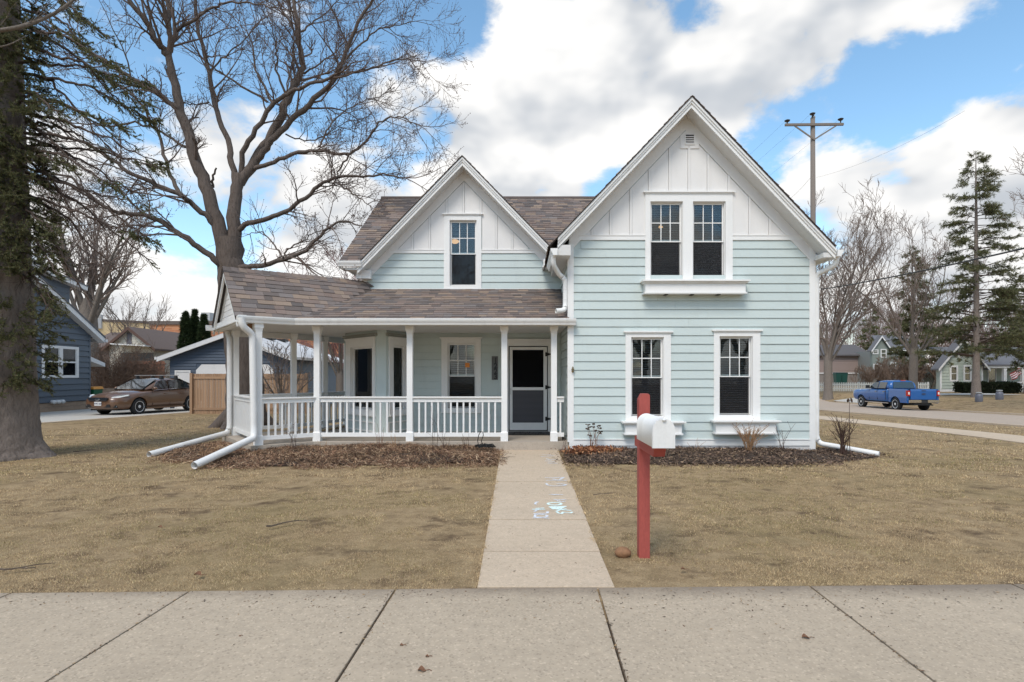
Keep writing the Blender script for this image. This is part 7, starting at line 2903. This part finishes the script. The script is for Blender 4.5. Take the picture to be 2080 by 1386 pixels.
    F = Frame((0, Ys, 0), (1, 0, 0), (0, -1, 0))
    X = lambda u: px_at(u, Ys)
    Z = lambda v: CH + (V0 - v) * Ys / FPX
    MSG = paint('sage_siding', srgb(126, 134, 128), .65, .05, .6, 10, .05)
    t, wall = box_house('sage_house', 'grey green two storey house with gable behind the pickup', 'house', F, X(1772), X(1806), -.3, Z(708), Z(684), .5, MSG, M_NROOF, .3)
    for (u0, u1, v0, v1) in ((1774, 1782, 718, 712), (1790, 1798.5, 725, 711), (1775.5, 1783, 755, 741), (1790, 1799, 755, 740)):
        simple_window(F, t, X(u0), X(u1), Z(v0), Z(v1), trim=.11, dep=.07)
    mb = MB()
    mb.box(X(1806) + .01, X(1892), Ys + 1.2, Ys + 8, -.3, Z(711))
    mb.build('side_wall', paint('sage_siding_side', srgb(134, 136, 132), .65, .05, .6, 10, .05), t)
    mb = MB()
    mb.prism([(X(1800), Ys + .8, Z(711)), (X(1896), Ys + .8, Z(711)), (X(1880), Ys + 5, Z(676)), (X(1818), Ys + 5, Z(676))], (0, 0, -.2))
    mb.build('side_roof', M_NROOF, t)
    mb = MB()
    mb.box(X(1800), X(1896), Ys + .72, Ys + .8, Z(712.5), Z(710.5))
    mb.build('gutter', M_NWHITE, t)
    F3 = Frame((0, Ys + 1.2, 0), (1, 0, 0), (0, -1, 0))
    simple_window(F3, t, X(1822), X(1830), Z(757), Z(738), trim=.1, dep=.06)
    simple_window(F3, t, X(1868), X(1874), Z(728), Z(716), trim=.1, dep=.06)
far_right()

# ------------------------------------------------------------------ utility pole and wires
def utility_pole():
    Y = 30.5
    MPL = paint('weathered_pole', srgb(128, 118, 110), .9, .15, 2, 40, .3, (6, 6, .4))
    x = px_at(1652, Y)
    zb = gz(x, Y)
    zt = CH + (V0 - 240) * Y / FPX
    t = thing('utility_pole', 'grey wooden utility pole with crossarm behind the house', 'utility pole', (x, Y, zb))
    mb = MB()
    mb.tube([(x, Y, zb - .2), (x, Y, zb + 6), (x - .03, Y, zt)], [.17, .15, .115], 12)
    mb.build('pole', MPL, t, smooth=True)
    za = CH + (V0 - 256.5) * Y / FPX
    xa, xb = px_at(1592, Y), px_at(1710, Y)
    mb = MB()
    mb.beam((xa, Y - .15, za), (xb, Y - .15, za + .03), .1, .12)
    mb.build('crossarm', MPL, t)
    for u in (1611, 1695):
        mb = MB()
        mb.beam((px_at(u, Y), Y - .16, za - .05), (x - .02, Y - .14, CH + (V0 - 286) * Y / FPX), .04, .07)
        mb.build('brace', MPL, t)
    tops = []
    for u, v in ((1597, 249), (1705, 246), (1648, 235)):
        c = Vector((px_at(u, Y), Y - .12, CH + (V0 - v) * Y / FPX))
        mb = MB()
        mb.lathe(c, (0, 0, 1), [(.03, -.14), (.03, -.03), (.10, -.02), (.14, .03), (.15, .05), (.08, .07), (.05, .10), (.001, .11)], 12)
        mb.build('insulator', paint('dark_porcelain', (.035, .03, .03), .3, .1), t, smooth=True)
        tops.append(c + Vector((0, 0, .1)))
    mb = MB()
    mb.lathe((x, Y, zt), (0, 0, 1), [(.10, 0), (.11, .05), (.06, .12), (.02, .14)], 10)
    mb.build('pole_cap', paint('galvanised', (.5, .5, .5), .5, .1), t)
    MW = paint('dark_wire', (.035, .035, .035), .6, .1)
    def wire(label, p, q, sag, r, grp='overhead wires'):
        p, q = Vector(p), Vector(q)
        mb = MB()
        mb.tube([p.lerp(q, k / 24) - Vector((0, 0, sag * 4 * (k / 24) * (1 - k / 24))) for k in range(25)], r, 5)
        o = mb.build('overhead_wire', MW, origin=p)
        tag(o, label, 'wire', grp)
    far = Vector((-24, 60, 1.5))
    near = Vector((16, -34, 3.0))
    names = ('left', 'right', 'centre')
    for c, nm in zip(tops, names):
        wire('thin power line running away from the pole\'s %s insulator' % nm, c, c + Vector((-9, 70, -3)), 1.2, .0035)
    p = Vector((x + .16, Y, CH + (V0 - 361) * Y / FPX))
    wire('thin cable from the middle of the pole going right', p, at(1960, 225, 22), .3, .004)
    wire('thin cable from the middle of the pole going down left', p - Vector((.3, 0, 0)), at(1560, 430, 40), .3, .006)
    wire('thick black service cable crossing the sky at the right', at(1668, 588, 30), at(2300, 452, 13), .12, .028)
utility_pole()
# ------------------------------------------------------------------ vehicles
def car_paint(name, col, flake=.3):
    if name in MATS:
        return MATS[name]
    t = NT(name)
    n = t.noise(2.0, 5, .6)
    c = t.mix(n, mul(col, .92), mul(col, 1.08))
    d = t.noise(3, 6, .7, t.mapping((1, 1, 2)))
    c = t.mix(t.ramp(d, [(.55, (0, 0, 0)), (.85, (.12, .12, .12))]), c, (.18, .16, .14))
    t.set(Base_Color=c, Roughness=.4, Metallic=.0, Coat_Weight=.8, Coat_Roughness=.05)
    MATS[name] = t.m
    return t.m
M_TYRE = paint('tyre_rubber', (.022, .022, .023), .85, .2, 12, 60, .3)
M_RIM = paint('alloy_rim', (.72, .72, .72), .4, .06, 8, 60, .05, metal=.1)
M_CHROME = paint('chrome', (.68, .68, .70), .12, .03, 4, 60, 0, metal=1.0)
M_TRIMB = paint('black_plastic', (.025, .025, .026), .55, .1, 8, 60, .1)
def car_glass():
    t = NT('car_glass')
    t.set(Base_Color=(.018, .022, .022), Roughness=.04, Specular_IOR_Level=.8, Coat_Weight=.6, Coat_Roughness=.02)
    return t.m
M_CGLASS = car_glass()
M_CGLASSC = glass_mat('clear_car_glass', (.45, .52, .50))
def lens(name, col, rough=.08):
    t = NT(name)
    t.set(Base_Color=col, Roughness=rough, Coat_Weight=1.0, Coat_Roughness=.03)
    v = t.noise(30, 3, .6)
    t.bump(v, .15, .01)
    return t.m
M_HEAD = lens('headlamp_lens', (.62, .63, .62))
M_TAIL = lens('tail_lamp_red', (.45, .015, .015))
M_TAILW = lens('tail_lamp_white', (.75, .72, .70))

def loft(name, mat, parent, sections, cuts=(), sub=1, cap=True):
    """sections: half profiles (y >= 0) from underside to top at stations along x; wheel arches are cut out"""
    m = len(sections[0][1])
    V, F = [], []
    for x, prof in sections:
        ring = [(x + (p[2] if len(p) > 2 else 0), p[0], p[1]) for p in prof] + [(x + (p[2] if len(p) > 2 else 0), -p[0], p[1]) for p in reversed(prof)]
        V += ring
    n = 2 * m
    for i in range(len(sections) - 1):
        for k in range(n):
            F.append((i * n + k, i * n + (k + 1) % n, (i + 1) * n + (k + 1) % n, (i + 1) * n + k))
    if cap:
        for k in range(m - 1):
            F.append((k, n - 1 - k, n - 2 - k, k + 1))
            b = (len(sections) - 1) * n
            F.append((b + k, b + k + 1, b + n - 2 - k, b + n - 1 - k))
    me = bpy.data.meshes.new(name)
    me.from_pydata(V, [], F)
    import bmesh
    bm = bmesh.new(); bm.from_mesh(me)
    bmesh.ops.recalc_face_normals(bm, faces=bm.faces)
    bm.to_mesh(me); bm.free()
    o = bpy.data.objects.new(name, me)
    COL.objects.link(o)
    if sub:
        s = o.modifiers.new('s', 'SUBSURF'); s.levels = sub; s.render_levels = sub
    tmp = []
    for (cx, cz, r, w0, w1) in cuts:
        mb = MB()
        mb.lathe((cx, w0, cz), (0, 1, 0), [(r, 0), (r, w1 - w0)], 28)
        c = mb.build('cut', None)
        tmp.append(c)
        b = o.modifiers.new('b', 'BOOLEAN'); b.operation = 'DIFFERENCE'; b.object = c; b.solver = 'EXACT'
    dg = bpy.context.evaluated_depsgraph_get()
    dg.update()
    fin = bpy.data.meshes.new_from_object(o.evaluated_get(dg))
    for c in tmp:
        bpy.data.objects.remove(c)
    bpy.data.objects.remove(o)
    fin.name = name
    fin.materials.clear(); fin.materials.append(mat)
    for p in fin.polygons:
        p.use_smooth = True
    try:
        fin.set_sharp_from_angle(angle=R(38))
    except Exception:
        pass
    ob = bpy.data.objects.new(name, fin)
    return link(ob, parent)

def wheel(parent, x, y, r, w, spokes, side):
    t = bpy.data.objects.new('wheel', None)
    link(t, parent)
    t.location = (x, y, r)
    s = side
    mb = MB()
    mb.lathe((0, -s * w / 2, 0), (0, s, 0), [(r * .66, 0), (r * .93, .0), (r, w * .12), (r, w * .88), (r * .93, w), (r * .70, w * 1.01), (r * .66, w * .96)], 36)
    mb.build('tyre', M_TYRE, t, smooth=True)
    mb = MB()
    mb.lathe((0, -s * w / 2, 0), (0, s, 0), [(r * .66, w * .1), (r * .66, w * .93), (r * .69, w * .99), (r * .62, w * .97), (r * .6, w * .62)], 36)
    for k in range(spokes):
        a = 2 * math.pi * k / spokes + .2
        c, sn = math.cos(a), math.sin(a)
        for q, wd in ((0, r * .115),):
            ax = Vector((c, 0, sn)); px = Vector((-sn, 0, c))
            y0, y1 = s * w * .33, s * w * .45
            p = [ax * r * .12 + px * wd * .8, ax * r * .12 - px * wd * .8, ax * r * .63 - px * wd * 1.1, ax * r * .63 + px * wd * 1.1]
            mb.hexa([v + Vector((0, y0, 0)) for v in p] + [v + Vector((0, y1, 0)) for v in p])
    mb.lathe((0, s * w * .33, 0), (0, s, 0), [(r * .2, 0), (r * .19, w * .14), (r * .08, w * .17), (.001, w * .17)], 16)
    mb.build('rim', M_RIM, t)
    mb = MB()
    mb.lathe((0, s * w * .05, 0), (0, s, 0), [(r * .6, 0), (r * .6, .01)], 24)
    mb.build('brake_disc', M_TRIMB, t)

def side_poly(name, mat, parent, pts, y_of, side, th=.006):
    """a panel on the body side: pts (x, z); y_of(z) is the half width there"""
    mb = MB()
    a = [Vector((x, side * (y_of(x, z) + th), z)) for x, z in pts]
    b = [Vector((x, side * (y_of(x, z) - .02), z)) for x, z in pts]
    n = len(a)
    mb.add(a + b, [tuple(range(n)) if side < 0 else tuple(range(n - 1, -1, -1))] + [(i, (i + 1) % n, (i + 1) % n + n, i + n) for i in range(n)])
    return mb.build(name, mat, parent)

def sedan():
    h = Vector((-.18, -.98, 0)).normalized()
    fa = Vector((-15.6, 23.1, 0)) - Vector((-h.y, h.x, 0)) * .80
    c = fa - h * 1.33
    z = gz(c.x, c.y) + .036
    t = thing('brown_sedan', 'brown four door car with roof bars parked on the driveway', 'car', (c.x, c.y, z), rotz=math.atan2(h.y, h.x))
    P = car_paint('bronze_paint', srgb(104, 74, 52))
    def sec(x, zl, wl, zm_, wm, zs, ws, zt):
        return (x, [(wl * .55, zl), (wl, zl + .03), (wm, zm_), (ws + (wm - ws) * .45, zs - .06), (ws, zs), (ws * .6, (zs + zt) / 2 + .02), (0.02, zt)])
    S = [sec(2.36, .34, .42, .52, .50, .64, .46, .66), sec(2.30, .27, .60, .5, .68, .68, .58, .71), sec(2.12, .22, .76, .5, .84, .74, .72, .80), sec(1.8, .2, .84, .52, .90, .82, .80, .89),
         sec(1.33, .2, .87, .56, .915, .88, .84, .96), sec(.95, .2, .88, .56, .915, .92, .86, 1.0), sec(.4, .2, .88, .56, .915, .95, .86, 1.0), sec(-.5, .2, .88, .56, .915, .98, .86, 1.0),
         sec(-1.42, .2, .88, .58, .915, 1.0, .85, 1.04), sec(-1.95, .23, .85, .58, .90, 1.01, .80, 1.07), sec(-2.3, .3, .76, .6, .84, .98, .70, 1.05), sec(-2.42, .36, .6, .62, .72, .90, .58, .95)]
    cuts = [(x, .33, .385, y0, y1) for x in (1.33, -1.42) for y0, y1 in ((.62, 1.1), (-1.1, -.62))]
    loft('body', P, t, S, cuts)
    mb = MB()
    mb.box(-2.2, 2.1, -.62, .62, .2, .7)
    mb.build('underbody', M_TRIMB, t)
    # greenhouse
    def gs(x, zb, wb, zt, wt):
        return (x, [(wb * .5, zb - .04), (wb, zb), (wt + (wb - wt) * .45, zb + (zt - zb) * .6), (wt, zt - .03), (wt * .75, zt), (0.02, zt + .012)])
    Gs = [gs(1.02, .97, .74, .99, .70), gs(.62, .97, .80, 1.17, .68), gs(.12, .97, .83, 1.40, .61), gs(-.4, .98, .84, 1.475, .60), gs(-1.0, .99, .83, 1.455, .59), gs(-1.5, 1.0, .80, 1.30, .59), gs(-2.0, 1.02, .72, 1.07, .60)]
    loft('cabin', P, t, Gs)
    # glazing
    yo = lambda x, z: .868 - (z - .97) * .46 - max(0, -x - 1.0) * .05
    for s in (1, -1):
        side_poly('side_window', M_CGLASSC if False else M_CGLASS, t, [(.66, 1.0), (-.18, 1.02), (-.22, 1.385), (.18, 1.355), (.40, 1.24)], yo, s)
        side_poly('side_window', M_CGLASS, t, [(-.26, 1.02), (-1.02, 1.04), (-1.12, 1.345), (-.70, 1.395), (-.30, 1.39)], yo, s)
        side_poly('quarter_window', M_CGLASS, t, [(-1.07, 1.045), (-1.46, 1.06), (-1.38, 1.22), (-1.17, 1.335)], yo, s)
        side_poly('window_chrome', M_CHROME, t, [(.74, .985), (-1.52, 1.045), (-1.52, 1.025), (.74, .962)], lambda x, z: yo(x, z) + .004, s)
        mb = MB()
        c0 = Vector((.62, s * .95, 1.045))
        mb.blob(c0, (.09, .10, .065), .03, 3, 6, 10)
        mb.tube([Vector((.60, s * .85, .99)), c0], .025, 6)
        mb.build('mirror', P, t, smooth=True)
        for x in (.02, -.86):
            mb = MB()
            mb.box(x - .10, x + .08, s * .915 - .02, s * .915 + .02, .80, .825)
            mb.build('door_handle', P, t)
        for x0_, x1_ in ((.70, .692), (-.225, -.233), (-1.12, -1.128)):
            side_poly('door_seam', M_TRIMB, t, [(x0_, .36), (x1_ - .004, .36), (x1_ - .004, .95), (x0_, .95)], lambda x, z: .918 - abs(z - .56) * .10, s, .001)
        mb = MB()
        mb.beam((1.0, s * .90, .24), (-1.02, s * .90, .24), .05, .07)
        mb.build('sill', P, t)
        # headlamp wraps the corner
        mb = MB()
        q = [(2.24, .50, .655), (2.06, .72, .70), (1.80, .84, .76), (1.74, .825, .81), (1.98, .70, .80), (2.20, .50, .725)]
        a = [Vector((x, s * y, zz)) for x, y, zz in q]
        off = Vector((.045, s * .02, .015))
        mb.add([p + off for p in a] + [p - off for p in a], [tuple(range(6)) if s > 0 else tuple(range(5, -1, -1))] + [(i, (i + 1) % 6, (i + 1) % 6 + 6, i + 6) for i in range(6)])
        mb.build('headlamp', M_HEAD, t)
        mb = MB()
        mb.blob((2.22, s * .66, .36), (.03, .05, .04), .02, 1, 5, 8)
        mb.build('fog_lamp', M_HEAD, t, smooth=True)
        mb = MB()
        mb.box(2.15, 2.255, s * .56 - .12, s * .56 + .14, .31, .42)
        mb.build('fog_recess', M_TRIMB, t)
        for (x, sd) in ((1.33, s), (-1.42, s)):
            wheel(t, x, s * .79, .325, .21, 9, s)
        mb = MB()
        mb.blob((-2.28, s * .66, .82), (.12, .14, .10), .02, 2, 6, 8)
        mb.build('tail_lamp', M_TAIL, t, smooth=True)
    mb = MB()
    q = [(.985, .68, 1.0), (.985, -.68, 1.0), (.17, -.555, 1.405), (.17, .555, 1.405)]
    up = Vector((.02, 0, .022))
    mb.add([Vector(p) + up for p in q] + [Vector(p) - up for p in q], [(0, 1, 2, 3), (0, 3, 7, 4), (1, 5, 6, 2), (2, 6, 7, 3), (0, 4, 5, 1)])
    mb.build('windscreen', M_CGLASS, t)
    mb = MB()
    q = [(-1.12, .55, 1.425), (-1.12, -.55, 1.425), (-1.96, -.62, 1.085), (-1.96, .62, 1.085)]
    mb.add([Vector(p) + Vector((-.01, 0, .022)) for p in q], [(0, 1, 2, 3)])
    mb.build('rear_window', M_CGLASS, t)
    # grille, emblem, plate, lower intake
    mb = MB()
    mb.prism([(2.335, -.42, .60), (2.335, -.46, .715), (2.335, .46, .715), (2.335, .42, .60)], (.045, 0, 0))
    gr = mb.build('grille', M_TRIMB, t)
    mb = MB()
    mb.beam((2.385, -.46, .715), (2.385, .46, .715), .02, .018); mb.beam((2.385, -.37, .598), (2.385, .37, .598), .02, .015)
    mb.beam((2.385, -.46, .715), (2.385, -.37, .598), .02, .018); mb.beam((2.385, .46, .715), (2.385, .37, .598), .02, .018)
    mb.beam((2.388, -.40, .672), (2.388, -.09, .655), .015, .022); mb.beam((2.388, .40, .672), (2.388, .09, .655), .015, .022)
    mb.build('chrome_surround', M_CHROME, gr)
    mb = MB()
    mb.lathe((2.375, 0, .66), (1, 0, 0), [(.001, .03), (.055, .028), (.075, .02), (.08, 0)], 20)
    em = mb.build('emblem', M_CHROME, gr)
    em.scale = (1, 1.5, .75); em.location = (0, 0, .165)
    mb = MB()
    mb.box(2.24, 2.345, -.52, .52, .33, .45)
    mb.build('lower_intake', M_TRIMB, t)
    mb = MB()
    mb.box(2.36, 2.372, -.16, .16, .40, .555)
    pl = mb.build('licence_plate', paint('plate_white', (.70, .70, .70), .5, .04), t)
    text_object('AWC-529', 'plate_text', paint('plate_ink', (.05, .06, .12), .6), pl, .085, (2.374, 0, .475), Matrix.Rotation(R(90), 3, 'Z') @ Matrix.Rotation(R(90), 3, 'X'), bold=.002)
    # roof bars
    for x in (-.08, -.88):
        zt = 1.50 if x > -.5 else 1.50
        mb = MB()
        mb.beam((x, -.72, zt + .085), (x, .72, zt + .085), .05, .03)
        rb = mb.build('roof_bar', paint('bar_grey', (.45, .45, .46), .4, .05, metal=.4), t)
        for s in (-1, 1):
            mb = MB()
            mb.hexa([(x - .09, s * .60 - .05, zt - .07), (x + .09, s * .60 - .05, zt - .07), (x + .09, s * .60 + .05, zt - .09), (x - .09, s * .60 + .05, zt - .09),
                     (x - .05, s * .60 - .04, zt + .068), (x + .05, s * .60 - .04, zt + .068), (x + .05, s * .60 + .04, zt + .068), (x - .05, s * .60 + .04, zt + .068)])
            mb.build('bar_foot', M_TRIMB, rb)
sedan()

def pickup():
    cx, cy = 25.0, 38.35
    t = thing('blue_pickup', 'blue crew cab pickup truck parked across the side street', 'pickup truck', (cx, cy, gz(cx, cy) - .02), rotz=R(90))
    P = car_paint('blue_paint', srgb(8, 84, 150))
    def sec(x, zl, wl, zm_, wm, zs, ws, zt):
        return (x, [(wl * .6, zl), (wl, zl + .03), (wm, zm_), (wm - .015, zs - .10), (ws, zs), (ws * .6, zs + (zt - zs) * .8), (0.02, zt)])
    S = [sec(2.95, .56, .86, .85, .92, 1.16, .86, 1.19), sec(2.93, .52, .90, .85, .95, 1.19, .89, 1.23), sec(2.84, .48, .93, .85, .985, 1.22, .92, 1.27), sec(2.6, .47, .955, .85, 1.0, 1.235, .94, 1.30), sec(2.3, .46, .96, .85, 1.0, 1.22, .95, 1.30), sec(1.9, .46, .96, .85, 1.0, 1.25, .955, 1.33), sec(1.3, .46, .96, .85, 1.0, 1.30, .955, 1.36),
         sec(.5, .46, .96, .85, 1.0, 1.33, .955, 1.36), sec(-.6, .46, .96, .85, 1.0, 1.34, .955, 1.37), sec(-1.08, .46, .96, .85, 1.0, 1.34, .955, 1.37)]
    cuts = [(1.92, .41, .50, y0, y1) for y0, y1 in ((.66, 1.2), (-1.2, -.66))]
    loft('body', P, t, S, cuts)
    # bed: side walls, floor, tailgate
    for s in (1, -1):
        S2 = [(x, [(.86, .50), (.985, .52), (1.0, .85), (.985, 1.28), (.97, 1.38), (.90, 1.38), (.88, .9)]) for x in (-1.12, -1.75, -2.4, -2.90)]
        V, F = [], []
        for x, pr in S2:
            V += [(x, s * p[0], p[1]) for p in pr]
        m = 7
        for i in range(3):
            for k in range(m):
                F.append((i * m + k, i * m + (k + 1) % m, (i + 1) * m + (k + 1) % m, (i + 1) * m + k))
        F += [tuple(range(m)), tuple(range(3 * m, 4 * m))]
        me = bpy.data.meshes.new('bed_side'); me.from_pydata(V, [], F)
        import bmesh
        bm = bmesh.new(); bm.from_mesh(me); bmesh.ops.recalc_face_normals(bm, faces=bm.faces); bm.to_mesh(me); bm.free()
        o = bpy.data.objects.new('bed_side', me); COL.objects.link(o)
        mb = MB(); mb.lathe((-1.76, s * .6 if s > 0 else -1.2, .41), (0, 1, 0), [(.50, 0), (.50, .6)], 28)
        cu = mb.build('cut', None)
        b = o.modifiers.new('b', 'BOOLEAN'); b.operation = 'DIFFERENCE'; b.object = cu; b.solver = 'EXACT'
        dg = bpy.context.evaluated_depsgraph_get(); dg.update()
        fin = bpy.data.meshes.new_from_object(o.evaluated_get(dg))
        bpy.data.objects.remove(cu); bpy.data.objects.remove(o)
        fin.materials.clear(); fin.materials.append(P)
        link(bpy.data.objects.new('bed_side', fin), t)
    mb = MB()
    mb.box(-2.86, -1.1, -.86, .86, .72, .80)
    mb.box(-1.13, -1.09, -.9, .9, .5, 1.36)
    mb.build('bed_floor', M_TRIMB, t)
    mb = MB()
    mb.prism([(-2.955, -.80, .74), (-2.955, .80, .74), (-2.97, .80, 1.26), (-2.95, .80, 1.39), (-2.95, -.80, 1.39), (-2.97, -.80, 1.26)], (.08, 0, 0))
    tg = mb.build('tailgate', P, t)
    mb = MB()
    mb.lathe((-2.975, 0, 1.09), (-1, 0, 0), [(.10, 0), (.10, .012), (.085, .018)], 24)
    e = mb.build('oval_emblem', paint('emblem_navy', srgb(60, 76, 110), .3, .05, metal=.4), tg)
    e.scale = (1, 1.35, .62); e.location = (0, 0, 1.09 * .38)
    mb = MB()
    mb.box(-2.985, -2.972, -.13, .13, 1.27, 1.31)
    mb.build('tailgate_handle', M_TRIMB, tg)
    # cab
    def gs(x, zb, wb, zt, wt):
        return (x, [(wb * .5, zb - .05), (wb, zb), (wt + (wb - wt) * .42, zb + (zt - zb) * .62), (wt, zt - .05), (wt * .78, zt), (0.02, zt + .015)])
    G2 = [gs(1.34, 1.32, .80, 1.34, .76), gs(.95, 1.32, .90, 1.56, .78), gs(.45, 1.33, .94, 1.87, .76), gs(-.1, 1.33, .95, 1.935, .77), gs(-.8, 1.34, .95, 1.92, .77), gs(-1.02, 1.34, .95, 1.86, .77), gs(-1.12, 1.34, .93, 1.5, .84)]
    loft('cab', P, t, G2)
    yo = lambda x, z: .962 - (z - 1.33) * .31
    for s in (1, -1):
        side_poly('side_window', M_CGLASS, t, [(1.0, 1.385), (.12, 1.385), (.10, 1.80), (.52, 1.80), (.74, 1.66)], yo, s)
        side_poly('side_window', M_CGLASS, t, [(.04, 1.385), (-.70, 1.40), (-.78, 1.79), (.02, 1.80)], yo, s)
        for x in (.98, .075, -.78):
            side_poly('door_seam', M_TRIMB, t, [(x, .62), (x - .012, .62), (x - .012, 1.34), (x, 1.34)], lambda x, z: 1.0 - abs(z - .9) * .03, s, .002)
        for x in (.22, -.62):
            mb = MB()
            mb.box(x - .11, x + .09, s * .985 - .02, s * 1.0 + .02, 1.17, 1.205)
            mb.build('door_handle', M_CHROME, t)
        mb = MB()
        mb.box(.92, 1.06, s * 1.08 - .11, s * 1.08 + .11, 1.36, 1.58)
        mb.tube([(1.0, s * .94, 1.38), (1.0, s * 1.02, 1.42)], .03, 6)
        mb.build('mirror', M_TRIMB, t)
        mb = MB()
        mb.beam((1.35, s * .99, .44), (-1.2, s * .99, .44), .13, .045)
        mb.build('running_board', M_CHROME, t)
        mb = MB()
        ys = s * .925
        mb.box(-2.985, -2.80, ys - .075, ys + .075, .96, 1.30)
        tl = mb.build('tail_lamp', M_TAIL, t)
        mb = MB()
        mb.box(-2.992, -2.986, ys - .05, ys + .05, 1.06, 1.20)
        mb.build('reverse_lamp', M_TAILW, tl)
        for x in (1.92, -1.76):
            wheel(t, x, s * .86, .405, .27, 6, s)
        mb = MB()
        mb.box(2.70, 2.90, s * .78 - .14, s * .78 + .14, .88, 1.10)
        mb.build('headlamp', M_HEAD, t)
    mb = MB()
    q = [(-1.135, .70, 1.42), (-1.135, -.70, 1.42), (-1.055, -.62, 1.82), (-1.055, .62, 1.82)]
    mb.add([Vector(p) + Vector((-.02, 0, 0)) for p in q] + [Vector(p) + Vector((.03, 0, 0)) for p in q], [(3, 2, 1, 0), (0, 1, 5, 4), (1, 2, 6, 5), (2, 3, 7, 6), (3, 0, 4, 7)])
    mb.build('rear_window', M_CGLASS, t)
    mb = MB()
    q = [(1.30, .74, 1.38), (1.30, -.74, 1.38), (.52, -.68, 1.86), (.52, .68, 1.86)]
    mb.add([Vector(p) + Vector((.03, 0, .03)) for p in q], [(0, 1, 2, 3)])
    mb.build('windscreen', M_CGLASS, t)
    mb = MB()
    mb.box(-1.08, -1.04, -.16, .16, 1.885, 1.935)
    mb.build('brake_lamp', M_TAIL, t)
    mb = MB()
    mb.box(-3.06, -2.94, -.93, -.20, .55, .72)
    mb.box(-3.06, -2.94, .20, .93, .55, .72)
    mb.build('rear_bumper', M_CHROME, t)
    mb = MB()
    mb.box(-3.04, -2.94, -.199, .199, .52, .70)
    mb.build('plate_recess', M_TRIMB, t)
    mb = MB()
    mb.box(-2.9, 2.6, -.55, .55, .38, .60)
    mb.tube([(-2.4, -.5, .42), (-3.0, -.55, .40)], .04, 8)
    mb.tube([(-1.76, -.85, .40), (-1.76, .85, .40)], .08, 8)
    mb.tube([(1.92, -.85, .40), (1.92, .85, .40)], .06, 8)
    mb.build('chassis', M_TRIMB, t)
    mb = MB()
    mb.box(2.85, 2.98, -.62, .62, .80, 1.10)
    mb.build('grille', M_CHROME, t)
pickup()

for o in ROOTS:
    del o['_base']
for o in list(COL.objects):
    if o.get('_base') is not None:
        del o['_base']
